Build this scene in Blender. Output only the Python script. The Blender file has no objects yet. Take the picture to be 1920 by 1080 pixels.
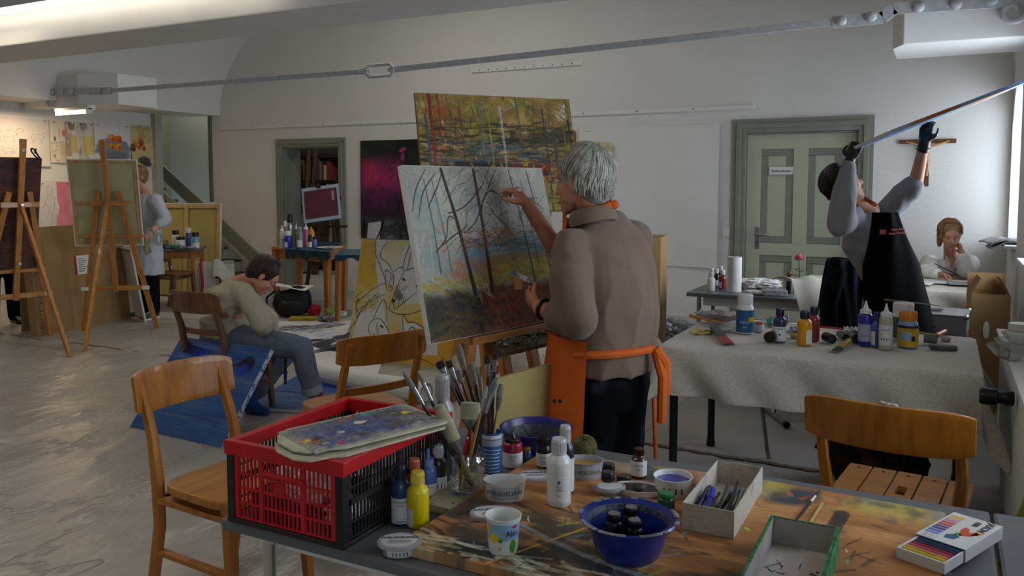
import bpy, bmesh, math, random
import numpy as np
from mathutils import Vector, Matrix, Euler, noise as mnoise
R = math.radians; PI = math.pi
random.seed(7); rng = np.random.default_rng(7)
SC = bpy.context.scene; COL = SC.collection

# ---------------------------------------------------------------- camera, world, lights, exposure
YAW, PIT, CZ, FPX, PPY = R(27.5), math.atan(110/1550), 1.55, 1550.0, 452.0
cam_d = bpy.data.cameras.new('camera'); cam = bpy.data.objects.new('camera', cam_d); COL.objects.link(cam)
cam.location = (0, 0, CZ); cam.rotation_euler = (R(90)-PIT, 0, YAW)
cam_d.sensor_width = 36; cam_d.lens = 36*FPX/1920; cam_d.shift_y = -(540-PPY)/1920; cam_d.clip_start = .05
SC.camera = cam
w = bpy.data.worlds.new('world'); SC.world = w; w.use_nodes = True
w.node_tree.nodes['Background'].inputs[0].default_value = (.62, .78, 1, 1)
w.node_tree.nodes['Background'].inputs[1].default_value = 1.6
SC.view_settings.view_transform = 'Standard'; SC.view_settings.look = 'None'
SC.view_settings.gamma = 1; SC.view_settings.use_curve_mapping = False
SC.view_settings.exposure = 0.6
def area(name, loc, rot, sx, sy, power, col):
    l = bpy.data.lights.new(name, 'AREA'); l.shape = 'RECTANGLE'; l.size = sx; l.size_y = sy; l.energy = power; l.color = col
    o = bpy.data.objects.new(name, l); COL.objects.link(o); o.location = loc; o.rotation_euler = rot; return o
DAY = (.84, .91, 1.0); TUBE = (1.0, .86, .66)
for nm, vy, sy_, pw in (('window_daylight', 8.75, .8, 26), ('window_daylight', 6.2, 1.5, 62), ('window_daylight', 2.6, 1.3, 26), ('window_daylight', -.8, 1.4, 34)):
    area(nm, (1.03, vy, 1.72), (0, R(90), 0), 1.45, sy_, pw, DAY)      # daylight entering through each window of the right wall
area('tube_and_fill_light', (-7.6, 3.95, 2.88), (R(-25), 0, 0), 2.4, .12, 9, TUBE)
area('tube_and_fill_light', (-9.98, 6.45, 2.47), (0, 0, 0), .5, .1, 11, (1, .74, .44))
area('tube_and_fill_light', (-7.0, -1.2, 3.2), (0, 0, 0), 2.4, .25, 96, (1, .93, .84))  # unseen fill added to lighten the left of the room
area('tube_and_fill_light', (-3.2, 1.0, 3.3), (0, 0, 0), 2.4, .25, 16, (1, .93, .84))  # another added fill out of view, no fixture here
area('tube_and_fill_light', (-5.2, 7.2, 4.3), (0, 0, 0), 2.4, .25, 22, (1, .93, .84))  # fill added high under the vault, no fixture modelled

area('stair_fill_light', (-11.3, 9.9, 3.6), (0, 0, 0), .5, .5, 7, (1, .95, .86))  # added fill that brightens the stairwell walls, no lamp modelled
area('store_fill_light', (-8.6, 10.4, 2.9), (R(20), 0, 0), .5, .5, 14, (1, .93, .84))  # added fill so books and boards in the store room show

# ---------------------------------------------------------------- from a pixel to a point
CY, SY = math.cos(YAW), math.sin(YAW); CP, SP = math.cos(PIT), math.sin(PIT)
def ray(px, py):
    a = (px-960)/FPX; b = (PPY-py)/FPX
    X = a; Y = CP + b*SP; Z = -SP + b*CP
    return Vector((CY*X - SY*Y, SY*X + CY*Y, Z))
def Zp(px, py, z):            # on the level plane at height z
    r = ray(px, py); t = (z-CZ)/r.z; return Vector((r.x*t, r.y*t, z))
def Vp(px, py, v):            # on the plane y = v (parallel to the back wall)
    r = ray(px, py); t = v/r.y; return Vector((r.x*t, v, CZ+r.z*t))
def Up(px, py, u):            # on the plane x = u (parallel to the side walls)
    r = ray(px, py); t = u/r.x; return Vector((u, r.y*t, CZ+r.z*t))
def Dp(px, py, d):            # at distance d ahead of the viewpoint
    r = ray(px, py); Y = CP + (PPY-py)/FPX*SP; t = d/Y; return Vector((r.x*t, r.y*t, CZ+r.z*t))
RGT = Vector((CY, SY, 0)); FWD = Vector((-SY, CY, 0)); UP = Vector((0, 0, 1))
def CW(x, y, z=0): return RGT*x + FWD*y + UP*z      # right, ahead, up from the viewpoint's floor point

# ---------------------------------------------------------------- materials
def srgb(h):
    if isinstance(h, str):
        h = [int(h[i:i+2], 16)/255 for i in (0, 2, 4)]
    return tuple((c/12.92 if c <= .04045 else ((c+.055)/1.055)**2.4) for c in h)
_m = {}
def mat(name, c, rough=.6, metal=0, var=.08, scale=8, bump=0, bscale=None, c2=None, stretch=None, spec=.5, coat=0, detail=4, thr=None, alpha=1, trans=0, emit=0, sheen=0):
    if name in _m: return _m[name]
    m = bpy.data.materials.new(name); m.use_nodes = True; nt = m.node_tree; N = nt.nodes; L = nt.links
    b = N['Principled BSDF']; c = srgb(c)
    c2_ = srgb(c2) if c2 else tuple(x*(1-var*2.2) for x in c)
    tc = N.new('ShaderNodeTexCoord'); mp = N.new('ShaderNodeMapping'); L.new(tc.outputs['Object'], mp.inputs[0])
    if stretch: mp.inputs['Scale'].default_value = stretch
    no = N.new('ShaderNodeTexNoise'); no.inputs['Scale'].default_value = scale; no.inputs['Detail'].default_value = detail; no.inputs['Roughness'].default_value = .6
    L.new(mp.outputs[0], no.inputs['Vector'])
    rp = N.new('ShaderNodeValToRGB'); L.new(no.outputs['Fac'], rp.inputs[0])
    lo, hi = thr if thr else (.35, .65)
    rp.color_ramp.elements[0].position = lo; rp.color_ramp.elements[1].position = hi
    rp.color_ramp.elements[0].color = (*c2_, 1); rp.color_ramp.elements[1].color = (*c, 1)
    L.new(rp.outputs[0], b.inputs['Base Color'])
    b.inputs['Roughness'].default_value = rough; b.inputs['Metallic'].default_value = metal
    b.inputs['Specular IOR Level'].default_value = spec; b.inputs['Coat Weight'].default_value = coat
    b.inputs['Transmission Weight'].default_value = trans; b.inputs['Sheen Weight'].default_value = sheen
    if emit:
        b.inputs['Emission Color'].default_value = (*c, 1); b.inputs['Emission Strength'].default_value = emit
    if bump:
        n2 = N.new('ShaderNodeTexNoise'); n2.inputs['Scale'].default_value = bscale or scale*4; n2.inputs['Detail'].default_value = 5
        L.new(mp.outputs[0], n2.inputs['Vector'])
        bp = N.new('ShaderNodeBump'); bp.inputs['Strength'].default_value = min(1, bump); bp.inputs['Distance'].default_value = .01*max(1, bump)
        L.new(n2.outputs['Fac'], bp.inputs['Height']); L.new(bp.outputs[0], b.inputs['Normal'])
    _m[name] = m; return m
def wood(name, c, c2, rough=.42, axis=2, sc=1.0, paint=None):
    """grain stretched along one axis, darker streaks, optional paint specks"""
    if name in _m: return _m[name]
    st = [14*sc]*3; st[axis] = 1.3*sc
    m = mat(name, c, rough, c2=c2, scale=2.2, stretch=tuple(st), bump=.12, bscale=5, thr=(.3, .7), coat=.15)
    if paint:
        nt = m.node_tree; N = nt.nodes; L = nt.links; b = N['Principled BSDF']
        src = b.inputs['Base Color'].links[0].from_socket
        tc = N.new('ShaderNodeTexCoord'); vo = N.new('ShaderNodeTexVoronoi'); vo.inputs['Scale'].default_value = 42
        L.new(tc.outputs['Object'], vo.inputs['Vector'])
        lt = N.new('ShaderNodeMath'); lt.operation = 'LESS_THAN'; lt.inputs[1].default_value = paint; L.new(vo.outputs['Distance'], lt.inputs[0])
        n2 = N.new('ShaderNodeTexNoise'); n2.inputs['Scale'].default_value = 5; L.new(tc.outputs['Object'], n2.inputs['Vector'])
        gt = N.new('ShaderNodeMath'); gt.operation = 'GREATER_THAN'; gt.inputs[1].default_value = .5; L.new(n2.outputs['Fac'], gt.inputs[0])
        mu = N.new('ShaderNodeMath'); mu.operation = 'MULTIPLY'; L.new(lt.outputs[0], mu.inputs[0]); L.new(gt.outputs[0], mu.inputs[1])
        mx = N.new('ShaderNodeMixRGB'); L.new(mu.outputs[0], mx.inputs[0]); L.new(src, mx.inputs[1])
        mx.inputs[2].default_value = (.6, .6, .55, 1); L.new(mx.outputs[0], b.inputs['Base Color'])
    return m
def glass(name, tint=(.9, .95, .95), rough=.03, k=.18):
    if name in _m: return _m[name]
    m = bpy.data.materials.new(name); m.use_nodes = True; nt = m.node_tree; N = nt.nodes; L = nt.links
    N.remove(N['Principled BSDF']); out = N['Material Output']
    t = N.new('ShaderNodeBsdfTransparent'); t.inputs[0].default_value = (*tint, 1)
    g = N.new('ShaderNodeBsdfGlossy'); g.inputs['Roughness'].default_value = rough
    fr = N.new('ShaderNodeLayerWeight'); fr.inputs[0].default_value = .35
    mx = N.new('ShaderNodeMixShader')
    ad = N.new('ShaderNodeMath'); ad.operation = 'MULTIPLY_ADD'; ad.inputs[1].default_value = .75; ad.inputs[2].default_value = k*.35
    L.new(fr.outputs['Facing'], ad.inputs[0]); L.new(ad.outputs[0], mx.inputs[0]); L.new(t.outputs[0], mx.inputs[1]); L.new(g.outputs[0], mx.inputs[2])
    L.new(mx.outputs[0], out.inputs[0]); _m[name] = m; return m
def imgmat(name, arr, rough=.55, bump=.15, spec=.4):
    """a painted surface: the pixels are computed here, in sRGB, row 0 at the top"""
    h, w_, _ = arr.shape
    im = bpy.data.images.new(name, w_, h); a = np.ones((h, w_, 4), np.float32); a[..., :3] = np.clip(arr[::-1], 0, 1)
    im.pixels.foreach_set(a.ravel()); im.update(); im.pack()
    m = bpy.data.materials.new(name); m.use_nodes = True; nt = m.node_tree; N = nt.nodes; L = nt.links; b = N['Principled BSDF']
    t = N.new('ShaderNodeTexImage'); t.image = im; uv = N.new('ShaderNodeUVMap'); uv.uv_map = 'uv'
    L.new(uv.outputs[0], t.inputs[0]); L.new(t.outputs[0], b.inputs['Base Color'])
    b.inputs['Roughness'].default_value = rough; b.inputs['Specular IOR Level'].default_value = spec
    if bump:
        bp = N.new('ShaderNodeBump'); bp.inputs['Strength'].default_value = bump; bp.inputs['Distance'].default_value = .004
        L.new(t.outputs[0], bp.inputs['Height']); L.new(bp.outputs[0], b.inputs['Normal'])
    return m

# ---------------------------------------------------------------- mesh collector
def frame_of(d, ref=None):
    d = Vector(d).normalized(); ref = Vector(ref) if ref is not None else (UP if abs(d.z) < .95 else Vector((0, 1, 0)))
    x = d.cross(ref).normalized(); y = x.cross(d).normalized(); return x, y, d
class MB:
    def __init__(s): s.v = []; s.f = []; s.uv = {}
    def add(s, vs, fs):
        n = len(s.v); s.v += [Vector(p) for p in vs]; s.f += [tuple(i+n for i in f) for f in fs]; return s
    def box(s, c, size, rot=None, tap=1.0):
        x, y, z = [q/2 for q in size]; vs = []
        for sz in (-1, 1):
            k = tap if sz > 0 else 1
            for sx, sy in ((-1, -1), (1, -1), (1, 1), (-1, 1)): vs.append(Vector((sx*x*k, sy*y*k, sz*z)))
        if rot is not None:
            rm = rot if isinstance(rot, Matrix) else Euler(rot).to_matrix(); vs = [rm @ q for q in vs]
        c = Vector(c); return s.add([q+c for q in vs], [(3, 2, 1, 0), (4, 5, 6, 7), (0, 1, 5, 4), (1, 2, 6, 5), (2, 3, 7, 6), (3, 0, 4, 7)])
    def bar(s, p, q, wd, th, ref=None, w2=None, t2=None):
        p, q = Vector(p), Vector(q); x, y, d = frame_of(q-p, ref); w2 = w2 or wd; t2 = t2 or th; vs = []
        for c, a, b in ((p, wd/2, th/2), (q, w2/2, t2/2)):
            for sx, sy in ((-1, -1), (1, -1), (1, 1), (-1, 1)): vs.append(c + x*sx*a + y*sy*b)
        return s.add(vs, [(3, 2, 1, 0), (4, 5, 6, 7), (0, 1, 5, 4), (1, 2, 6, 5), (2, 3, 7, 6), (3, 0, 4, 7)])
    def hexa(s, p):                       # eight corners: 4 below, 4 above, same order
        return s.add(p, [(3, 2, 1, 0), (4, 5, 6, 7), (0, 1, 5, 4), (1, 2, 6, 5), (2, 3, 7, 6), (3, 0, 4, 7)])
    def tube(s, pts, r, n=10, closed=False, flat=1.0, ref=None):
        pts = [Vector(p) for p in pts]; m = len(pts); rs = r if isinstance(r, (list, tuple)) else [r]*m; vs = []; px = None
        for i, p in enumerate(pts):
            d = (pts[(i+1) % m]-pts[i-1]) if closed else (pts[min(i+1, m-1)]-pts[max(i-1, 0)])
            d = d.normalized() if d.length > 1e-9 else UP
            if px is None: x = frame_of(d, ref)[0]; y = d.cross(x)
            else:
                x = (px - d*px.dot(d)); x = x.normalized() if x.length > 1e-6 else frame_of(d)[0]; y = d.cross(x)
            px = x
            for k in range(n):
                a = 2*PI*k/n; vs.append(p + (x*math.cos(a)*flat + y*math.sin(a))*rs[i])
        fs = []
        for i in range(m if closed else m-1):
            j = (i+1) % m
            for k in range(n): fs.append((i*n+k, i*n+(k+1) % n, j*n+(k+1) % n, j*n+k))
        if not closed: fs += [tuple(range(n-1, -1, -1)), tuple(range((m-1)*n, m*n))]
        return s.add(vs, fs)
    def cyl(s, p, q, r, r2=None, n=16): return s.tube([p, q], [r, r if r2 is None else r2], n)
    def lathe(s, prof, o=(0, 0, 0), n=28, sx=1, sy=1, axis=None, cap0=True, cap1=True, rot=0):
        o = Vector(o); X, Y, Zv = (Vector((1, 0, 0)), Vector((0, 1, 0)), UP) if axis is None else frame_of(axis); vs = []
        for r, z in prof:
            for k in range(n):
                a = 2*PI*k/n + rot; vs.append(o + X*(r*sx*math.cos(a)) + Y*(r*sy*math.sin(a)) + Zv*z)
        m = len(prof); fs = [(i*n+k, i*n+(k+1) % n, (i+1)*n+(k+1) % n, (i+1)*n+k) for i in range(m-1) for k in range(n)]
        if cap0: fs.append(tuple(range(n-1, -1, -1)))
        if cap1: fs.append(tuple(range((m-1)*n, m*n)))
        return s.add(vs, fs)
    def prism(s, poly, o, X, Y, Zv, th):     # polygon in the X,Y frame, extruded th along Zv
        o, X, Y, Zv = Vector(o), Vector(X), Vector(Y), Vector(Zv); n = len(poly)
        vs = [o + X*a + Y*b for a, b in poly] + [o + X*a + Y*b + Zv*th for a, b in poly]
        return s.add(vs, [tuple(range(n-1, -1, -1)), tuple(range(n, 2*n))] + [(i, (i+1) % n, (i+1) % n+n, i+n) for i in range(n)])
    def grid(s, fn, nu, nv, th=0, tdir=(0, 0, -1)):
        vs = [Vector(fn(i/nu, j/nv)) for j in range(nv+1) for i in range(nu+1)]
        fs = [(j*(nu+1)+i, j*(nu+1)+i+1, (j+1)*(nu+1)+i+1, (j+1)*(nu+1)+i) for j in range(nv) for i in range(nu)]
        if th:
            t = Vector(tdir)*th; n = len(vs); vs += [q+t for q in vs]; f2 = [tuple(i+n for i in reversed(f)) for f in fs]
            e = [j*(nu+1) for j in range(nv+1)]; ed = []
            bt = list(range(nu+1)); rt = [j*(nu+1)+nu for j in range(nv+1)]; tp = [nv*(nu+1)+i for i in range(nu, -1, -1)]; lf = e[::-1]
            for seq in (bt, rt, tp, lf):
                for a, b in zip(seq, seq[1:]): ed.append((b, a, a+n, b+n))
            fs = fs + f2 + ed
        return s.add(vs, fs)
    def ball(s, c, r, n=16, m=10, rot=None):
        rx, ry, rz = r if isinstance(r, (tuple, list)) else (r, r, r); c = Vector(c); vs = []
        for j in range(m+1):
            t = PI*j/m
            for k in range(n):
                a = 2*PI*k/n; q = Vector((rx*math.sin(t)*math.cos(a), ry*math.sin(t)*math.sin(a), -rz*math.cos(t)))
                vs.append(c + (rot @ q if rot is not None else q))
        return s.add(vs, [(j*n+k, j*n+(k+1) % n, (j+1)*n+(k+1) % n, (j+1)*n+k) for j in range(m) for k in range(n)])
    def build(s, name, m, parent=None, smooth=False, world=False, bevel=0, uvfn=None, subsurf=0):
        vs = s.v
        if world and parent is not None:
            bpy.context.view_layer.update(); mw = parent.matrix_world.inverted(); vs = [mw @ q for q in vs]
        me = bpy.data.meshes.new(name); me.from_pydata([tuple(q) for q in vs], [], s.f); me.update()
        if uvfn:
            ul = me.uv_layers.new(name='uv')
            for lp in me.loops: ul.data[lp.index].uv = uvfn(me.vertices[lp.vertex_index].co)
        if bevel or smooth:
            bm = bmesh.new(); bm.from_mesh(me)
            bmesh.ops.remove_doubles(bm, verts=bm.verts, dist=1e-5); bmesh.ops.recalc_face_normals(bm, faces=bm.faces)
            if bevel:
                es = [e for e in bm.edges if e.is_manifold and len(e.link_faces) == 2 and e.calc_face_angle(0) > .6]
                bmesh.ops.bevel(bm, geom=es, offset=bevel, segments=2, affect='EDGES', profile=.6)
            bm.to_mesh(me); bm.free()
        if smooth:
            me.polygons.foreach_set('use_smooth', [True]*len(me.polygons))
            try: me.set_sharp_from_angle(angle=R(42))
            except Exception: pass
        o = bpy.data.objects.new(name, me); COL.objects.link(o)
        if m: me.materials.append(m)
        if parent is not None: o.parent = parent
        return o
def tag(o, label=None, cat=None, group=None, kind=None):
    if label: o['label'] = label
    if cat: o['category'] = cat
    if group: o['group'] = group
    if kind: o['kind'] = kind
    return o
def thing(name, label, cat, loc=(0, 0, 0), rz=0, group=None):
    o = bpy.data.objects.new(name, None); COL.objects.link(o); o.location = loc; o.rotation_euler = (0, 0, rz); o.empty_display_size = .1
    return tag(o, label, cat, group)
def structure(o): o['kind'] = 'structure'; return o
def copy_tree(o, parent=None):
    c = o.copy(); COL.objects.link(c); c.parent = parent if parent else o.parent
    for ch in [q for q in bpy.data.objects if q.parent == o]: copy_tree(ch, c)
    return c
def dup(o, loc, rz, label, group=None):
    c = copy_tree(o); c.location = loc; c.rotation_euler = (0, 0, rz); c['label'] = label
    if group: c['group'] = group
    return c
def text_mb(s, size, o, X, Y, wrap=None, th=.0006, bold=0):
    """lettering as flat raised glyphs: origin o is the middle of the line; wrap = radius bends it round a cylinder whose axis is Y"""
    cu = bpy.data.curves.new('t', 'FONT'); cu.body = s; cu.size = size; cu.align_x = 'CENTER'; cu.align_y = 'CENTER'; cu.offset = bold
    cu.resolution_u = 2
    ob = bpy.data.objects.new('t', cu); me = bpy.data.meshes.new_from_object(ob)
    X, Y, o = Vector(X).normalized(), Vector(Y).normalized(), Vector(o); Zv = X.cross(Y); vs = []
    for q in me.vertices:
        x, y = q.co.x, q.co.y
        if wrap:
            a = x/wrap; vs.append(o + X*(math.sin(a)*wrap) + Y*y + Zv*((math.cos(a)-1)*wrap + th))
        else: vs.append(o + X*x + Y*y + Zv*th)
    fs = [tuple(p.vertices) for p in me.polygons]
    bpy.data.objects.remove(ob); bpy.data.curves.remove(cu); bpy.data.meshes.remove(me)
    b = MB(); b.add(vs, fs); return b

# ---------------------------------------------------------------- shared materials
M = {}
M['wall'] = mat('plaster', 'DAD8D2', .85, var=.02, scale=1.4, bump=.25, bscale=26)
M['white'] = mat('white_paint', 'E0DFDA', .6, var=.03, scale=3, bump=.1)
M['green_trim'] = mat('grey_green_paint', '85887A', .5, var=.05, scale=5, bump=.1)
M['door_green'] = mat('pale_green_paint', 'B4B8A0', .55, var=.03, scale=3, bump=.1)
M['cream_green'] = mat('cream_green_paint', 'B3B296', .6, var=.04, scale=3)
M['olive'] = mat('olive_paint', '83886B', .7, var=.04, scale=3)
M['iron'] = mat('grey_painted_iron', 'C2C5C7', .45, var=.08, scale=20, bump=.3, metal=.1)
M['dark'] = mat('dark_metal', '2A2B2D', .4, var=.2, scale=12, metal=.4)
M['steel'] = mat('brushed_steel', 'A5A6A8', .3, var=.1, scale=20, metal=.9)
M['chrome'] = mat('chrome', 'D8D8DA', .12, var=.02, metal=1)
M['grey_top'] = mat('grey_laminate', '66686A', .42, var=.06, scale=30, spec=.5)
M['grey_frame'] = mat('grey_metal_frame', '6E7072', .4, var=.1, scale=10, metal=.3)
M['beech'] = wood('varnished_beech', 'B4731F', '8C5210', .36, 2, 1.0)
M['beech_p'] = wood('varnished_beech_specked', 'B87A28', '90591C', .36, 0, 1.0, paint=.09)
M['brownwood'] = wood('brown_beech', '7C5230', '54331B', .4, 2)
M['pine'] = wood('easel_pine', 'C0853F', '9A6226', .45, 2, 1.2)
M['pine_x'] = wood('easel_pine_cross', 'C0853F', '9A6226', .45, 0, 1.2)
M['orange_wood'] = wood('orange_beech', 'B87A34', '955A1E', .42, 2)
M['darkwood'] = wood('dark_wood', '3A2617', '24160C', .5, 2)
M['card'] = mat('cardboard', '9C7D50', .85, var=.05, scale=4, bump=.15, bscale=60)
M['card2'] = mat('cardboard_dark', '8A6A40', .85, var=.06, scale=4, bump=.15, bscale=60)
M['canvas_back'] = mat('raw_canvas', 'B3AD84', .85, var=.04, scale=5, bump=.2, bscale=160)
M['canvas_tan'] = mat('primed_back', 'A6955A', .85, var=.05, scale=4, bump=.2, bscale=160)
M['canvas_white'] = mat('canvas_edge_white', 'D6D6D4', .75, var=.03, scale=12, bump=.15, bscale=120)
M['stretcher'] = wood('stretcher_bar', 'C5A36A', 'A88450', .6, 2)
M['paper'] = mat('white_paper', 'DEDDD8', .8, var=.02, scale=3)
M['black'] = mat('black_plastic', '121214', .35, var=.2, scale=10)
M['whitep'] = mat('white_plastic', 'DCDCD8', .38, var=.03, scale=8, coat=.1)
M['red'] = mat('red_plastic', 'C11016', .4, var=.08, scale=6)
M['skin'] = mat('skin', 'C08A6C', .5, c2='A86A50', scale=9, detail=3, bump=.12, bscale=90, spec=.35)
M['skin2'] = mat('pale_skin', 'C9967A', .5, c2='B67C63', scale=9, detail=3, bump=.1, bscale=90, spec=.35)
M['ink'] = mat('print_ink', '17171B', .7, var=.02)
M['sign_ink'] = mat('grey_print', '3A3C44', .7, var=.02)
def felt_mat(name, c, c2):
    m = mat(name, c, .95, c2=c2, scale=70, stretch=(1, 1, 1), bump=.5, bscale=180, thr=(.3, .62), detail=8, sheen=.2); return m
M['felt'] = felt_mat('felt_cloth', 'CBC4B6', 'B9B1A2')
# ================================================================ THE SETTING
UL, UR, VB, VF = -10.65, .57, 9.35, -3.5
# floor with a taped grey covering
fl = structure(MB().box(((UL+UR)/2, (VB+VF)/2+2, -.05), (UR-UL+.6, VB-VF+5.2, .1)).build('floor', None))
m = mat('floor_covering', 'B2AFA9', .62, c2='97948F', scale=1.1, bump=.35, bscale=5, detail=9, thr=(.3, .7)); fl.data.materials.append(m)
nt = m.node_tree; N = nt.nodes; L = nt.links; b = N['Principled BSDF']; src = b.inputs['Base Color'].links[0].from_socket
n2 = N.new('ShaderNodeTexNoise'); n2.inputs['Scale'].default_value = 14; n2.inputs['Detail'].default_value = 8; n2.inputs['Roughness'].default_value = .7
tc = N.new('ShaderNodeTexCoord'); mp = N.new('ShaderNodeMapping'); mp.inputs['Scale'].default_value = (1, .35, 1); L.new(tc.outputs['Object'], mp.inputs[0]); L.new(mp.outputs[0], n2.inputs[0])
r2 = N.new('ShaderNodeValToRGB'); r2.color_ramp.elements[0].position = .29; r2.color_ramp.elements[1].position = .37; L.new(n2.outputs['Fac'], r2.inputs[0])
r2.color_ramp.elements[0].color = (.12, .09, .07, 1); r2.color_ramp.elements[1].color = (1, 1, 1, 1)
mx = N.new('ShaderNodeMixRGB'); mx.blend_type = 'MULTIPLY'; mx.inputs[0].default_value = .6; L.new(src, mx.inputs[1]); L.new(r2.outputs[0], mx.inputs[2]); L.new(mx.outputs[0], b.inputs['Base Color'])

# back wall with its two door openings
d1a, d1b = Vp(533, 400, VB).x, Vp(638, 400, VB).x; d1z = Vp(585, 275, VB).z
d2a, d2b = Vp(1397, 400, VB).x, Vp(1606, 400, VB).x; d2z = Vp(1500, 247, VB).z
sa = Vp(399, 300, VB).x           # the back wall stops here: the stairwell opens beyond
sz = Vp(350, 141, VB).z
b = MB(); HW = 5.2
def wslab(x0, x1, z0, z1, y0=VB, th=.35): b.box(((x0+x1)/2, y0+th/2, (z0+z1)/2), (x1-x0, th, z1-z0))
wslab(sa, d1a, 0, HW); wslab(d1a, d1b, d1z, HW); wslab(d1b, d2a, 0, HW); wslab(d2a, d2b, d2z, HW); wslab(d2b, UR+.5, 0, HW); wslab(UL-.4, sa, sz, HW)
structure(b.build('wall_back', M['wall']))
# stairwell beyond the corner
yL = Up(297, 300, UL).y; sb_ = VB+1.0; xo = Vp(318, 250, sb_).x; sh_ = mat('stairwell_paint', 'A6A699', .8, var=.02, scale=2)
structure(MB().box(((xo+sa)/2, sb_+.05, 2.6), (sa-xo+.4, .1, 5.2)).build('wall_stairwell', sh_))
structure(MB().box((xo-.05, (sb_+yL)/2-.5, 2.6), (.1, sb_-yL+1.2, 5.2)).build('wall_stairwell_left', M['olive']))
structure(MB().box((xo/2+UL/2-.1, yL-.06, 2.6), (UL-xo+.4, .12, 5.2)).build('wall_stairwell_front', sh_))
structure(MB().box((sa+.04, VB+.68, 2.6), (.08, .66, 5.2)).build('wall_stairwell_right', M['wall']))
structure(MB().box(((xo+sa)/2, (sb_+yL)/2, 5.25), (sa-xo+.4, sb_-yL+.4, .1)).build('ceiling_stairwell', M['wall']))
tp, bt = Vp(394, 207, VB-.02), Vp(393, 378, VB-.02)
structure(MB().box((tp.x-.02, VB-.01, (tp.z+bt.z)/2), (.05, .05, tp.z-bt.z)).build('trim_1', mat('grey_trim', '6F7069', .6)))
# left wall, right wall (with windows), wall behind the viewpoint
structure(MB().box((UL-.15, (VF+yL)/2, 2.6), (.3, yL-VF, 5.2)).build('wall_left', M['wall']))
zl = Up(293, 175, UL).z; structure(MB().box((UL-.15, (yL+VB+.3)/2, (zl+5.2)/2), (.3, VB-yL+.3, 5.2-zl)).build('wall_left_end', M['wall']))
structure(MB().box((-5, VF-.1, 2.6), (12.4, .2, 5.2)).build('wall_front', M['wall']))
b = MB(); wins = [(8.22, 9.28), (5.4, 7.0), (1.9, 3.3), (-1.5, -.1)]; S0, S1 = .98, 2.42; y = VF
for a, c in sorted(wins):
    b.box((UR+.24, (y+a)/2, 2.6), (.48, a-y, 5.2)); b.box((UR+.24, (a+c)/2, S0/2), (.48, c-a, S0)); b.box((UR+.24, (a+c)/2, (S1+5.2)/2), (.48, c-a, 5.2-S1)); y = c
b.box((UR+.24, (y+VB+.35)/2, 2.6), (.48, VB+.35-y, 5.2))
structure(b.build('wall_right', M['wall']))
# rounded head of the nearest window niche
for k, (a, c) in enumerate(wins):
    fr = MB(); x = UR+.42; cy, hz = (a+c)/2, (S0+S1)/2
    for yy in (a+.03, c-.03, cy): fr.box((x, yy, hz), (.05, .06, S1-S0))
    for zz in (S0+.03, S1-.03, S0+.95): fr.box((x, cy, zz), (.048, c-a, .06))
    w1 = structure(fr.build('window_%d' % (k+1), M['white']))
    MB().box((x, cy, hz), (.006, c-a-.04, S1-S0-.04)).build('pane', glass('window_glass', (.97, .98, 1), .02, .05), w1)
    structure(MB().box((UR+.17, cy, S0+.012), (.5, c-a-.01, .024)).build('trim_%d' % (k+5), M['white']))
    af = MB()
    for sgn, ya in ((1, a), (-1, c)):          # splayed spandrels of the arched head
        af.prism([(0, 0), (.22, 0), (.1, -.06), (.03, -.15), (0, -.3)], (UR+.005, ya, S1), (0, sgn, 0), (0, 0, 1), (1, 0, 0), .38)
    structure(af.build('trim_arch_%d' % (k+1), M['wall']))

# barrel vault over the room, springing from a ledge along the left wall
uc, hw_, z0, rise = (UL+.68+UR)/2, (UR-UL-.68)/2, 2.58, 2.35
def vault(i, j):
    a = PI*(1-i); return (uc+hw_*math.cos(a)*1.0, VF-.1+j*(VB-VF+.2), z0+rise*math.sin(a))
structure(MB().grid(vault, 72, 2, th=.1, tdir=(0, 0, 1)).build('ceiling', M['wall'], smooth=True))
structure(MB().box((UL+.34, (VF+VB)/2, z0+.06), (.70, VB-VF, .12)).build('ceiling_ledge', M['wall']))
# great white beam crossing the room
v0, v1, bz = 4.16, 4.74, 2.66
structure(MB().box(((UL+UR)/2, (v0+v1)/2, bz+.3), (UR-UL, v1-v0, .6)).build('beam', M['white'], bevel=.012))
structure(MB().box(((UL+UR)/2, -1.2, bz+.45), (UR-UL, v1-v0, .6)).build('beam', M['white'], bevel=.012))
# corbel blocks that hold the tie rod
RV = 6.70
def corbel(x0, x1, z0_, z1_, taper, sgn):
    b = MB(); y0_, y1_ = RV-.02, RV+.75; mid = x1-taper*sgn
    base = [(x0, y0_), (mid, y0_), (x1, y0_+.2), (x1, y1_), (x0, y1_)]
    if sgn < 0: base = base[::-1]
    n = 5; vs = []
    for z_, k in ((z0_, 0), (z1_, 1)): vs += [(x, y, z_) for x, y in base]
    b.add(vs, [tuple(range(n-1, -1, -1)), tuple(range(n, 2*n))]+[(i, (i+1) % n, (i+1) % n+n, i+n) for i in range(n)])
    return structure(b.build('corbel', M['white'], bevel=.008))
cl0, cl1 = Vp(75, 170, RV), Vp(197, 170, RV)
corbel(cl0.x-.6, cl1.x, Vp(120, 199, RV).z, Vp(120, 141, RV).z, (cl1.x-Vp(148, 170, RV).x), 1)
cr1 = Vp(1672, 40, RV)
corbel(UR+.1, cr1.x, Vp(1700, 84, RV).z, Vp(1700, 84, RV).z+.55, .08, -1)
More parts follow.
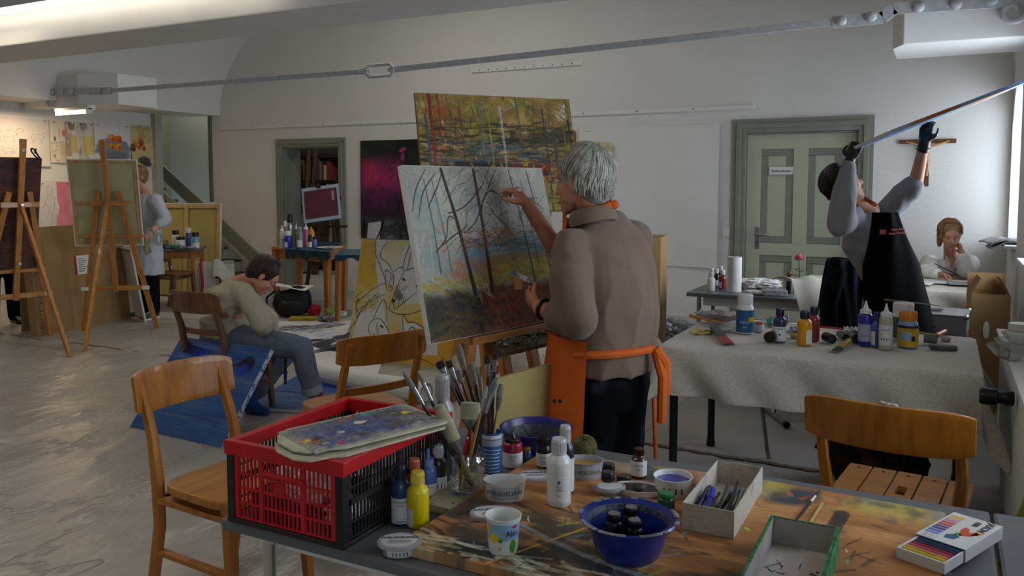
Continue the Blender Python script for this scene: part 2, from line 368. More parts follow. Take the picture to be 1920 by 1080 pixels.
# picture rails on the back wall
def rail(k, a, c, hgt=.045):
    p, q = Vp(*a, VB-.012), Vp(*c, VB-.012); r_ = MB(); r_.box(((p.x+q.x)/2, VB-.012, (p.z+q.z)/2), (q.x-p.x, .024, hgt))
    o = structure(r_.build('trim_%d' % k, M['white'])); nb = MB()
    for i in range(1, 12): nb.lathe([(.008, 0), (.006, .006)], (p.x+(q.x-p.x)*i/12, VB-.024, (p.z+q.z)/2), 8, axis=(0, -1, 0))
    nb.build('screw', M['dark'], o)
rail(2, (415, 241), (1414, 200)); rail(3, (884, 133), (1091, 118))
# skirting line and sockets
for nm, lab, px, py, vv in (('wall_socket', 'white wall socket low on the back wall beside the pale green door', 1362, 437, VB), ('wall_socket', 'white wall socket low on the wall behind the grey table', 1371, 580, VB)):
    p = Vp(px, py, vv-.01); t = thing(nm, lab, 'socket', p)
    MB().box((0, 0, 0), (.085, .018, .085)).build('cover', M['whitep'], t, bevel=.004)
    MB().lathe([(.02, 0), (.02, .004), (.015, .005)], (0, -.009, 0), 14, axis=(0, -1, 0)).build('outlet', M['white'], t)

# ---- door 1: open doorway into a dark store room
def door_frame(name, x0, x1, zt, wdt, ygap):
    t = MB(); y = VB-.02
    for k, (o_, th) in enumerate(((0, .03), (wdt*.32, .05), (wdt*.62, .035))):
        ww = wdt*(.34 if k < 2 else .38)
        t.box((x0-wdt+o_+ww/2, VB-th/2, (zt+wdt-o_)/2), (ww, th, zt+wdt-o_)); t.box((x1+wdt-o_-ww/2, VB-th/2, (zt+wdt-o_)/2), (ww, th, zt+wdt-o_))
        t.box(((x0+x1)/2, VB-th/2-.001, zt+wdt-o_-ww/2), (x1-x0+2*(wdt-o_), th, ww))
    for xx in (x0+.01, x1-.01): t.box((xx, VB+.17, zt/2), (.02, .35, zt))
    t.box(((x0+x1)/2, VB+.17, zt-.01), (x1-x0, .35, .02))
    return structure(t.build(name, M['green_trim'], bevel=.004))
door_frame('door_1', d1a, d1b, d1z, .12, 0)
f2 = door_frame('door_2', d2a, d2b, d2z, .15, 0)
# store room shell
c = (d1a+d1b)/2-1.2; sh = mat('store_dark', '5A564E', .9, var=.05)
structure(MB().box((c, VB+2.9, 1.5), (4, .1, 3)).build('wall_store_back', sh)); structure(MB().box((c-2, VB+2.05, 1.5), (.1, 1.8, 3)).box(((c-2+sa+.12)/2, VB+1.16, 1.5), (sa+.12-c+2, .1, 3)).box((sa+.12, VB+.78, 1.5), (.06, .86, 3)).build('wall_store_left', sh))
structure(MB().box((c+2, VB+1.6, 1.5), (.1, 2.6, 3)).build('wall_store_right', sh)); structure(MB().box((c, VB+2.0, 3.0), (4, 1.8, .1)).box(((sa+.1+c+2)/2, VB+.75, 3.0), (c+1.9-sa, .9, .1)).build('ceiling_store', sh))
# ---- door 2: leaf with six panels
lf = MB(); dw = d2b-d2a; y = VB+.05; yc = y
leaf = thing('door_leaf', 'pale green panelled door leaf with a small printed name sign', 'door', ((d2a+d2b)/2, y, 0))
leaf['kind'] = 'structure'
MB().box((0, .02, d2z/2), (dw-.03, .03, d2z-.02)).build('door_panel_back', M['door_green'], leaf)
st = MB(); zs = [.12, .58, 1.14-.04, d2z-.2]   # rails
def dz(py): return Vp(1450, py, VB).z
pan = [(dz(505)-.9, dz(478)-.02-.42), (dz(606), dz(480)), (dz(455), dz(278))]
pan = [(.22, dz(479)), (dz(456), dz(279))]
xl = [(-dw/2+.155, -.075), (.075, dw/2-.155)]
zc = 0.02; bands = []
for a_, b_ in pan: bands.append((zc, a_)); zc = b_
bands.append((zc, d2z-.02))
for a_, b_ in bands: st.box((0, -.004, (a_+b_)/2), (dw-.03, .03, b_-a_))
for a_, b_ in pan:
    for x0, x1 in ((-dw/2+.015, xl[0][0]), (xl[0][1], xl[1][0]), (xl[1][1], dw/2-.015)): st.box(((x0+x1)/2, -.004, (a_+b_)/2), (x1-x0, .03, b_-a_))
st.build('door_rails', M['door_green'], leaf, bevel=.003)
for a_, b_ in pan:
    for x0, x1 in xl:
        mo = MB(); k = .075; th = .022
        for (p0, p1, ax) in (((x0, a_), (x1, a_+k), 0), ((x0, b_-k), (x1, b_), 0), ((x0, a_+k), (x0+k, b_-k), 1), ((x1-k, a_+k), (x1, b_-k), 1)):
            mo.box(((p0[0]+p1[0])/2, -.001, (p0[1]+p1[1])/2), (p1[0]-p0[0], th, p1[1]-p0[1]))
        mo.build('panel_moulding', M['green_trim'], leaf, bevel=.004)
        MB().box(((x0+x1)/2, 0, (a_+b_)/2), (x1-x0-2*k, .016, b_-a_-2*k)).build('door_panel', M['door_green'], leaf, bevel=.004)
hp = Vp(1419, 445, VB).x-(d2a+d2b)/2; hz = Vp(1419, 438, VB).z
pl = MB().box((hp, -.022, hz-.05), (.045, .008, .24)).build('handle_plate', M['steel'], leaf, bevel=.002)
MB().tube([(hp, -.025, hz), (hp, -.07, hz), (hp+.02, -.075, hz), (hp+.13, -.075, hz-.01)], .009, 8).build('door_handle', M['chrome'], leaf, smooth=True)
MB().box((hp, -.028, hz-.1), (.012, .004, .03)).build('keyhole', M['black'], leaf)
sp = Vp(1464, 320, VB); sx = sp.x-(d2a+d2b)/2
MB().box((sx, -.024, sp.z), (.25, .006, .085)).build('door_sign', M['whitep'], leaf)
text_mb('Atelierzimmer', .036, (sx, -.028, sp.z-.004), (1, 0, 0), (0, 0, 1), bold=.0006).build('lettering', M['sign_ink'], leaf)

# ---- staircase climbing left along the back wall into the stairwell
xs = Vp(482, 478, VB-.05).x; n_st = 9; ang = math.atan2(Vp(300, 306, VB).z-Vp(480, 474, VB).z, Vp(480, 474, VB).x-Vp(300, 306, VB).x)
run, rs_ = .27, .27*math.tan(ang)
stair = thing('staircase', 'pale green wooden staircase climbing left along the back wall', 'stairs', (xs, VB-.28, 0)); stair['kind'] = 'structure'
nz = Vp(480, 474, VB).z
for i in range(12):
    z = .17+(i)*rs_
    if -run*i < -3.1: break
    MB().box((-run*(i+.5)-.1, 0, z), (run+.04, .5, .035)).build('tread', M['darkwood'] if i % 1 else mat('stair_tread_brown', '4A4030', .6), stair)
    MB().box((-run*i-.1, .0, z-rs_/2), (.02, .48, rs_)).build('riser', M['cream_green'], stair)
def strg(y, th, lo, hi, nm, m_, x0=0, x1=3.1):
    p = [(-x0, nz-.12+lo+x0*math.tan(ang)*1), (-x1, nz-.12+lo+x1*math.tan(ang)), (-x1, nz+hi+x1*math.tan(ang)), (-x0, nz+hi+x0*math.tan(ang))]
    MB().prism(p, (0, y, 0), (1, 0, 0), (0, 0, 1), (0, 1, 0), th).build(nm, m_, stair)
strg(.23, .03, -.12, .0, 'stringer', M['green_trim'])
x1 = xs-Vp(372, 380, VB-.9).x
p = [(-x1, 0), (-3.1, 0), (-3.1, nz+3.1*math.tan(ang)-.05), (-x1, nz+x1*math.tan(ang)-.05)]
MB().prism(p, (0, -.27, 0), (1, 0, 0), (0, 0, 1), (0, 1, 0), .03).build('side_panel', M['cream_green'], stair)
p = [(-x1+.1, nz+x1*math.tan(ang)-.15), (-3.1, nz+3.1*math.tan(ang)-.07), (-3.1, nz+3.1*math.tan(ang)+.03), (-x1+.1, nz+x1*math.tan(ang)-.06)]
MB().prism(p, (0, -.31, 0), (1, 0, 0), (0, 0, 1), (0, 1, 0), .04).build('handrail', M['green_trim'], stair)

# ---- tie rod with turnbuckle and scrolled anchors
def rodp(px, py): return Vp(px, py, RV-.06)
rod = thing('tie_rod', 'grey iron tie rod with turnbuckle and scrolled ends spanning the room', 'tie rod', (rodp(710, 133)))
A, B, Cc, E = rodp(205, 170), rodp(688, 134), rodp(735, 131), rodp(1575, 40)
rb = MB(); rb.bar(A, B, .012, .05, (0, 0, 1)); rb.v = []; rb.f = []
def flat(p, q, hgt, th=.014): rb.bar(p, q, hgt, th, (0, 1, 0))
flat(A, B, .05); flat(Cc, E, .055)
rb.build('bar', M['iron'], rod, world=True, bevel=.004)
tb = MB(); d = (Cc-B).normalized(); up = Vector((0, 0, 1)); m0, m1 = B-d*.01, Cc+d*.01; h = .055
tb.tube([m0+up*h*.5, m0+d*.03+up*h, m1-d*.03+up*h, m1+up*h*.5, m1-up*h*.5, m1-d*.03-up*h, m0+d*.03-up*h, m0-up*h*.5], .014, 8, closed=True)
tb.cyl(m0-d*.09, m0+d*.05, .016); tb.cyl(m1-d*.05, m1+d*.09, .016)
tb.box(m0, (.05, .05, .05)); tb.box(m1, (.05, .05, .05))
tb.build('turnbuckle', M['iron'], rod, world=True, smooth=True)
def anchor(pts, hooks, nm):
    a = MB()
    for p, q in zip(pts, pts[1:]): a.bar(p, q, .085, .02, (0, 1, 0))
    for p in hooks: a.lathe([(.035, 0), (.038, .012), (.026, .022), (.001, .024)], p-Vector((0, .012, 0)), 14, axis=(0, -1, 0))
    return a
def scroll(a, c, r, a0, turns, sgn, wdt=.03):
    pts = []; n = 26
    for i in range(n+1):
        t = i/n; rr = r*(1-.8*t); an = a0+sgn*turns*2*PI*t; pts.append(Vector(c)+Vector((rr*math.cos(an), 0, rr*math.sin(an))))
    a.tube(pts, [.024*(1-.45*i/n) for i in range(n+1)], 8, flat=.8)
pl_ = [rodp(212, 170), rodp(190, 171), rodp(150, 171), rodp(98, 173)]
a = anchor(pl_, [rodp(206, 170), rodp(188, 171), rodp(137, 171), rodp(118, 172), rodp(101, 173)], 'left')
e = rodp(93, 173)
for sg in (1, -1):
    a.tube([rodp(100, 173), e+Vector((0, 0, sg*.03)), e+Vector((-.04, 0, sg*.07))], [.035, .03, .025], 8)
    scroll(a, e+Vector((-.02, 0, sg*.12)), .07, R(-90)*sg, 1.2, sg)
    scroll(a, e+Vector((-.11, 0, sg*.055)), .05, R(0), 1.1, sg)
a.build('wall_anchor', M['iron'], rod, world=True, smooth=True)
pr = [rodp(1560, 42), rodp(1655, 33), rodp(1676, 16), rodp(1740, 12), rodp(1880, 2), rodp(1905, 0)]
a = anchor(pr, [rodp(1578, 40), rodp(1634, 32), rodp(1723, 14), rodp(1793, 9), rodp(1860, 1)], 'right')
scroll(a, rodp(1898, 20), .10, R(70), 1.25, -1)
a.build('wall_anchor', M['iron'], rod, world=True, smooth=True)

# ---- fluorescent lamps
def tube_lamp(label, p, q, body_w, r, em, c):
    t = thing('fluorescent_lamp', label, 'lamp', (Vector(p)+Vector(q))/2); d = (Vector(q)-Vector(p)).normalized(); e_ = Vector((0, -1, 0))
    MB().bar(Vector(p), Vector(q), body_w, body_w*.55, (0, 0, 1)).build('lamp_housing', M['white'], t, world=True, bevel=.006)
    off = Vector((0, -body_w*.22, -body_w*.52))
    MB().cyl(Vector(p)+d*.05+off, Vector(q)-d*.05+off, r).build('lamp_tube', mat('lit_tube_%d' % int(em), c, .4, emit=em, var=.0), t, world=True, smooth=True)
    for e0 in (Vector(p)+d*.025, Vector(q)-d*.025): MB().box(e0+off*.8, (.05, .05, .07)).build('tube_socket', M['whitep'], t, world=True)
    return t
lz = Vp(20, 14, 4.05).z
tube_lamp('long lit fluorescent lamp on the white beam at upper left', (Vp(-60, 32, 4.05).x, 4.05, lz+.02), (Vp(520, -4, 4.05).x, 4.05, lz+.02), .10, .018, 5, 'FFF6E8')
pL = Vp(110, 208, 6.62); pR = Vp(172, 208, 6.62)
tube_lamp('short lit fluorescent lamp under the left corbel block', (pL.x, 6.62, pL.z+.02), (pR.x, 6.62, pL.z+.02), .11, .018, 9, 'FFE2B0')

# ---- plastic film on the floor at the left foreground
def film(i, j):
    x = -9.3+i*(9.3-1.6); y = -1.0+j*7.3; e = min(i, 1-i, j, 1-j)
    n = abs(mnoise.noise(Vector((x*1.1+y*.9, y*.7-x*.5, 1))))+.5*abs(mnoise.noise(Vector((x*3+y*1.2, y*2, 5))))
    rid = (1-min(1, n*3.0))**3
    return (x+.05*mnoise.noise(Vector((y*1.5, 0, 0))), y+.05*mnoise.noise(Vector((x*1.5, 3, 0))), .003+.02*rid*min(1, e*20)+.002*mnoise.noise(Vector((x*9, y*9, 0)))**2)
fm = mat('plastic_film', 'B0ABA4', .34, c2='9C978F', scale=2.5, bump=1.3, bscale=8, stretch=(1, .55, 1), detail=6, spec=.8)
nt = fm.node_tree; N = nt.nodes; L = nt.links; bp = [q for q in N if q.type == 'BUMP'][0]; nz_ = [q for q in N if q.type == 'TEX_NOISE'][1]
vo = N.new('ShaderNodeTexVoronoi'); vo.feature = 'DISTANCE_TO_EDGE'; vo.inputs['Scale'].default_value = 2.6; wp = N.new('ShaderNodeMixRGB'); wp.inputs[0].default_value = .35
L.new([q for q in N if q.type == 'MAPPING'][0].outputs[0], wp.inputs[1]); L.new(nz_.outputs['Color'], wp.inputs[2]); L.new(wp.outputs[0], vo.inputs['Vector'])
rr = N.new('ShaderNodeValToRGB'); rr.color_ramp.elements[0].color = (1, 1, 1, 1); rr.color_ramp.elements[1].position = .05; rr.color_ramp.elements[1].color = (0, 0, 0, 1); L.new(vo.outputs['Distance'], rr.inputs[0])
ad = N.new('ShaderNodeMath'); ad.operation = 'MULTIPLY_ADD'; ad.inputs[1].default_value = .45; L.new(rr.outputs[0], ad.inputs[0]); L.new(nz_.outputs['Fac'], ad.inputs[2]); L.new(ad.outputs[0], bp.inputs['Height'])
tag(MB().grid(film, 240, 240).build('plastic_sheet', fm, smooth=True), 'crumpled clear plastic sheet spread over the floor at left', 'plastic sheet')
def strip(label, pts, wdt, m_):
    b = MB(); P = [Zp(x, y, .0075) for x, y in pts]; vs = []
    for i, p in enumerate(P):
        d = (P[min(i+1, len(P)-1)]-P[max(i-1, 0)]).normalized(); nrm = Vector((-d.y, d.x, 0)); k = wdt*(.35+.65*random.random())
        vs += [p+nrm*k/2, p-nrm*k/2]
    b.add(vs+[q-Vector((0, 0, .004)) for q in vs], [(2*i, 2*i+1, 2*i+3, 2*i+2) for i in range(len(P)-1)])
    return tag(b.build('floor_tape', m_), label, 'tape')
tp_m = mat('brown_tape', '7A5F50', .6, var=.15, scale=20)
def seg(a, c, n, jit=1.2): return [(a[0]+(c[0]-a[0])*i/n, a[1]+(c[1]-a[1])*i/n+random.uniform(-jit, jit)) for i in range(n+1)]
strip('brown tape seam on the floor under the felt covered table', seg((1180, 826), (1600, 893), 40), .05, tp_m)
strip('thin brown tape seam on the floor by the far easels', seg((0, 625), (330, 668), 40), .03, tp_m)
# ================================================================ PAINTED SURFACES (computed strokes)
def hexc(h): return np.array([int(h[i:i+2], 16)/255 for i in (0, 2, 4)], np.float32)
def nz2(h, w_, sx, sy, seed, oct=4):
    """smooth value noise, sx by sy cells, 0..1"""
    g = np.random.default_rng(seed); out = np.zeros((h, w_), np.float32); amp = 1; tot = 0
    for o in range(oct):
        nx, ny = max(1, int(sx*2**o)), max(1, int(sy*2**o)); a = g.random((ny+2, nx+2)).astype(np.float32)
        xs_ = np.linspace(0, nx-1e-3, w_); ys_ = np.linspace(0, ny-1e-3, h); xi, yi = xs_.astype(int), ys_.astype(int); xf, yf = xs_-xi, ys_-yi
        xf = xf*xf*(3-2*xf); yf = (yf*yf*(3-2*yf))[:, None]
        r0 = a[yi][:, xi]*(1-xf)+a[yi][:, xi+1]*xf; r1 = a[yi+1][:, xi]*(1-xf)+a[yi+1][:, xi+1]*xf
        out += amp*(r0*(1-yf)+r1*yf); tot += amp; amp *= .5
    return out/tot
class Art:
    def __init__(s, w_, h, bg, seed=1):
        s.w, s.h = w_, h; s.a = np.tile(hexc(bg), (h, w_, 1)).astype(np.float32); s.r = np.random.default_rng(seed); s.seed = seed
        s.X, s.Y = np.meshgrid(np.arange(w_, dtype=np.float32), np.arange(h, dtype=np.float32))
    def wash(s, c, k, x0=0, y0=0, x1=1, y1=1, soft=.06, sx=6, sy=6, thr=.5, gain=6):
        s.seed += 1; n = nz2(s.h, s.w, sx, sy, s.seed)
        X, Y = s.X/s.w, s.Y/s.h
        msk = np.clip((X-x0)/soft+.5, 0, 1)*np.clip((x1-X)/soft+.5, 0, 1)*np.clip((Y-y0)/soft+.5, 0, 1)*np.clip((y1-Y)/soft+.5, 0, 1)
        msk = (msk*np.clip((n-thr)*gain+.5, 0, 1)*k)[..., None]; s.a = s.a*(1-msk)+hexc(c)*msk
    def blob(s, c, x, y, rx, ry, k=1, soft=.25, rag=.3, rot=0, n=5):
        s.seed += 1; X, Y = s.X/s.w-x, s.Y/s.w-y*s.h/s.w; co, si = math.cos(rot), math.sin(rot)
        Xr, Yr = X*co+Y*si, -X*si+Y*co; d = np.sqrt((Xr/rx)**2+(Yr/ry)**2)
        if rag: d = d*(1+rag*(nz2(s.h, s.w, n*2, n*2, s.seed)-.5)*2)
        msk = (np.clip((1-d)/soft, 0, 1)*k)[..., None]; s.a = s.a*(1-msk)+hexc(c)*msk
    def line(s, c, pts, w_, k=1, dry=0, taper=True, w1=None):
        """pts in 0..1, w_ in pixels"""
        P = [(x*s.w, y*s.h) for x, y in pts]; c = hexc(c); n = len(P)-1
        # smooth through the points
        Q = []
        for i in range(n):
            p0, p1, p2, p3 = P[max(i-1, 0)], P[i], P[i+1], P[min(i+2, n)]; L_ = max(2, int(math.hypot(p2[0]-p1[0], p2[1]-p1[1])/max(1.2, w_*.5)))
            for j in range(L_):
                t = j/L_; Q.append(tuple(.5*(2*p1[q]+(p2[q]-p0[q])*t+(2*p0[q]-5*p1[q]+4*p2[q]-p3[q])*t*t+(3*p1[q]-p0[q]-3*p2[q]+p3[q])*t**3) for q in (0, 1)))
        Q.append(P[-1]); m = len(Q)
        for i, (x, y) in enumerate(Q):
            t = i/max(1, m-1); ww = (w_ if w1 is None else w_+(w1-w_)*t)
            if taper: ww *= .45+.55*math.sin(PI*min(1, .12+t*.85))
            ww = max(.6, ww*.5); kk = k*(1-dry*s.r.random())
            x0, x1, y0, y1 = int(max(0, x-ww-2)), int(min(s.w, x+ww+3)), int(max(0, y-ww-2)), int(min(s.h, y+ww+3))
            if x0 >= x1 or y0 >= y1: continue
            d = np.hypot(s.X[y0:y1, x0:x1]-x, s.Y[y0:y1, x0:x1]-y); msk = (np.clip(ww-d+.6, 0, 1)*kk)[..., None]
            s.a[y0:y1, x0:x1] = s.a[y0:y1, x0:x1]*(1-msk)+c*msk
    def hatch(s, cols, n, x0, y0, x1, y1, len_, ang, w_, k=.7, spread=.3, dry=.5):
        for _ in range(n):
            x, y = s.r.uniform(x0, x1), s.r.uniform(y0, y1); a_ = ang+s.r.normal()*spread; l = len_*s.r.uniform(.4, 1.3)
            c = cols[int(s.r.integers(len(cols)))]; dx, dy = math.cos(a_)*l, math.sin(a_)*l*s.w/s.h
            s.line(c, [(x-dx/2, y-dy/2), (x+s.r.normal()*l*.05, y+s.r.normal()*l*.05), (x+dx/2, y+dy/2)], w_*s.r.uniform(.5, 1.4), k*s.r.uniform(.6, 1), dry)
    def poly(s, c, pts, k=1, soft=1.5):
        P = [(x*s.w, y*s.h) for x, y in pts]; ins = np.zeros((s.h, s.w), bool); n = len(P)
        for i in range(n):
            (x0, y0), (x1, y1) = P[i], P[(i+1) % n]
            if y0 == y1: continue
            cond = ((s.Y >= min(y0, y1)) & (s.Y < max(y0, y1))); xx = x0+(s.Y-y0)*(x1-x0)/(y1-y0); ins ^= cond & (s.X < xx)
        s.a[ins] = s.a[ins]*(1-k)+hexc(c)*k
    def grain(s, k=.04, sx=90, sy=90):
        s.seed += 1; s.a *= (1-k+2*k*nz2(s.h, s.w, sx, sy, s.seed, 2))[..., None]
    def mat(s, name, rough=.55, bump=.15, spec=.35): return imgmat(name, s.a, rough, bump, spec)

def art_forest():
    A = Art(720, 560, '8C979B', 11); h = A.hatch
    A.wash('A3ABAD', .8, 0, 0, 1, .6, sx=5, sy=5); A.wash('7C8A92', .6, 0, 0, 1, .6, sx=4, sy=7); A.wash('6F8FA3', .5, .05, .1, .95, .62, sx=7, sy=4, thr=.55)
    h(['9AA4A8', '7F8E96', 'B2B8B8', '72828C'], 260, 0, 0, 1, .55, .14, 1.2, 9, .35, .9)
    h(['7397AC', '5E8AA6'], 60, 0, .15, .5, .55, .12, 1.5, 8, .35, .3)
    A.wash('4F7F9E', .9, .3, .45, .95, .56, sx=10, sy=3, thr=.35); h(['4E80A0', '7FA3B4', '3F6F90'], 60, .5, .46, .95, .54, .14, -.05, 8, .7, .1)
    A.wash('5F84A0', .8, .1, .5, .55, .62, sx=6, sy=4, thr=.4)
    A.wash('8E8050', .9, .45, .55, 1, .61, soft=.03, sx=8, sy=3, thr=.2); A.wash('9A9A3A', 1, .42, .6, 1, .68, soft=.03, sx=6, sy=3, thr=.2)
    h(['A9A630', 'B2AC4A', '8B8C36', 'C2B84C'], 120, .4, .6, 1, .72, .12, .1, 9, .7, .25)
    h(['94923A', 'A79A36', '7E8440'], 70, 0, .66, .5, .76, .1, .2, 10, .7, .4)
    h(['B5643A', 'A9603C', 'C07A48'], 40, .22, .56, .55, .66, .07, .8, 7, .6, .7); A.wash('A4583A', .6, .2, .6, .42, .67, sx=6, sy=6)
    A.wash('6E4A33', 1, 0, .76, 1, 1.1, soft=.05, sx=4, sy=4, thr=.1); A.wash('34383A', 1, 0, .74, .55, .95, sx=5, sy=4, thr=.42); A.wash('7A3B25', .9, .35, .74, 1, 1, sx=5, sy=5, thr=.45)
    h(['3A3A38', '2F3638', '4F4A40'], 160, 0, .76, .6, .98, .12, .1, 14, .6, .7); h(['7E3D24', '8F4A2C', '5E3324', '9C4E34', '6C3A2A'], 190, .4, .74, 1, 1, .12, .1, 12, .6, .7)
    h(['B0522F', 'A8402A'], 14, .4, .78, .6, .95, .05, 1.2, 7, .7, .3); h(['5E6038', '6B5E30'], 50, .1, .86, .5, 1, .08, .5, 10, .5, .8)
    h(['C8CBC6', 'B8BEBE'], 22, .3, .7, .45, .8, .05, 1.2, 6, .6, .5)
    for x, w_, x2, c in ((.24, 13, .33, '34373A'), (.46, 13, .45, '3E3D38'), (.12, 5, .13, '4F6270'), (.17, 5, .2, '5C7280'), (.72, 6, .78, '3A5266'), (.86, 6, .92, '4A4E52'), (.80, 4, .83, '555C62')):
        y1 = .76 if w_ > 5 else .62
        A.line(c, [(x, .02 if w_ > 5 else .08), ((x+x2)/2+.006, .35), (x2, y1)], w_, .95, .25, False, w_*1.6); A.line('8B8C86', [(x+.012, .05), ((x+x2)/2+.016, .35), (x2+.012, y1)], 2.5, .5, .5)
    br = A.line
    for c, p in (('2F3234', [(.46, .3), (.5, .2), (.56, .15), (.62, .18), (.68, .25)]), ('2F3234', [(.33, .4), (.42, .33), (.5, .2), (.62, .02)]), ('3A3C3C', [(.24, .28), (.36, .24), (.5, .12), (.56, .02)]),
                 ('3A3C3C', [(.12, .5), (.2, .42), (.24, .3), (.3, .34)]), ('2F3234', [(.14, .48), (.24, .42), (.35, .36)]), ('3A3C3C', [(.52, .22), (.56, .3), (.62, .36), (.68, .46)]), ('404446', [(.05, .3), (.1, .16), (.2, .04)]),
                 ('404446', [(.02, .26), (.06, .14), (.14, .02)]), ('2F3234', [(.12, .24), (.2, .12), (.24, .04)]), ('555B60', [(.55, .42), (.6, .5), (.66, .6)]), ('3E464C', [(.78, .26), (.84, .2), (.95, .28)]), ('3E464C', [(.74, .32), (.82, .22), (.92, .2)])):
        br(c, p, 5.2, .95, .3)
    A.hatch(['33322E', '3C3A34'], 70, .18, .02, .66, .5, .11, -.7, 2.2, .7, .35); A.hatch(['2E3A46', '3A3C44'], 34, .72, .2, .96, .5, .09, -.3, 3, .7, .5)
    A.hatch(['6E4028', '8A4A2A', '3A302A', 'A5552C'], 150, .3, .38, .66, .5, .06, .3, 3, .75, .8); A.hatch(['C26A30', 'B5552C'], 8, .14, .33, .2, .5, .03, .9, 8, .9, .6)
    A.blob('6B6F72', .64, .55, .05, .2, .35, .6); A.hatch(['A8AEB0', 'BAC0C0'], 40, .5, .04, .8, .4, .1, .9, 9, .35, .5)
    g = A.a.mean(2, keepdims=True); A.a = np.clip((A.a*.72+g*.28)*np.array([1.12, 1.04, .93]), 0, 1); A.grain(.06, 160, 120); return A
def art_abstract():
    A = Art(720, 420, 'AC8A50', 21); h = A.hatch
    A.wash('B79A55', .9, sx=8, sy=6); A.wash('7B6A3A', .7, sx=12, sy=9); A.wash('8C8A3A', .7, sx=9, sy=5, thr=.55); A.wash('A5572E', .7, 0, 0, .2, .8, sx=7, sy=6)
    h(['C2A060', '9A7A3C', 'B49A3A', '7B6A40', 'B0803C', 'CDBB92', 'A9704A'], 420, 0, 0, 1, 1, .05, 0, 11, .6, 1.5)
    h(['2B2A26', '3A3830', '4A4638', '1F2224'], 260, 0, .22, 1, .75, .11, 0, 8, .6, .15); h(['2B2A26', '3C4444'], 150, 0, 0, 1, 1, .05, 1.57, 6, .5, .2)
    h(['3E4E62', '51647A', '6E8294'], 110, .1, .4, .8, .6, .09, 0, 8, .6, .15); h(['8A2A20', 'A03426', '6B2020'], 70, .3, .55, .85, .75, .09, 0, 6, .6, .1)
    A.wash('2A2A28', .85, .2, .58, .55, .7, soft=.03, sx=8, sy=4, thr=.4); A.wash('7A2420', .7, .55, .6, .8, .68, soft=.03, sx=10, sy=3, thr=.3)
    A.wash('333029', .7, .5, .3, 1, .42, soft=.05, sx=12, sy=4, thr=.45)
    for x, w_, c, y0, y1 in ((.08, 16, '8E3226', 0, 1), (.13, 11, '9A3A2A', 0, .35), (.05, 14, '4B5A68', .2, .9), (.26, 6, '7A2E28', .1, .9), (.39, 12, '6D7C84', .05, .5), (.44, 9, 'A59A34', .15, .7), (.52, 12, 'B9C0BE', .1, .8), (.57, 12, '9FB0B4', .7, 1),
                             (.63, 7, '4A6070', 0, .5), (.28, 14, '4F6272', .75, 1), (.8, 9, '3D4850', .1, 1), (.86, 16, '50525A', .3, 1), (.93, 8, '8A7C4A', 0, 1), (.97, 12, '3B3834', .2, .9), (.18, 14, 'C2A020', .75, 1), (.7, 8, '56727E', .6, 1), (.62, 16, 'A9BCC0', .8, 1)):
        A.line(c, [(x, y0), (x+.008, (y0+y1)/2), (x+.004, y1)], w_, .8, .6, False)
    h(['C8B420', 'D2BE2E', 'B5A82A'], 90, .3, .6, 1, 1, .03, 1.3, 9, .7, .6); h(['C87850', 'D09068'], 30, .35, .75, .65, .95, .04, 1.2, 10, .7, .6); h(['5A8A30', '74A83A'], 12, .75, .8, .85, .95, .03, 1.2, 7, .8, .6)
    for _ in range(60): A.line('1C1C1A', [(A.r.random(), A.r.random())]*2, A.r.uniform(2, 6), .8)
    h(['D9D6CC', 'C9C6BC'], 60, 0, 0, 1, 1, .03, 1.57, 3.5, .7, .3); h(['E0DCD0'], 14, .9, .06, .96, .2, .03, .8, 8, .7, .8)
    for y in (.28, .52, .69, .9): A.line('1E2022', [(0, y), (.3, y+.01), (.7, y-.02), (1, y+.02)], 3, .6, .7, False)
    A.line('9A2430', [(.1, .9), (.35, .91), (.6, .88)], 5, .8, .4); A.grain(.1, 200, 120); return A
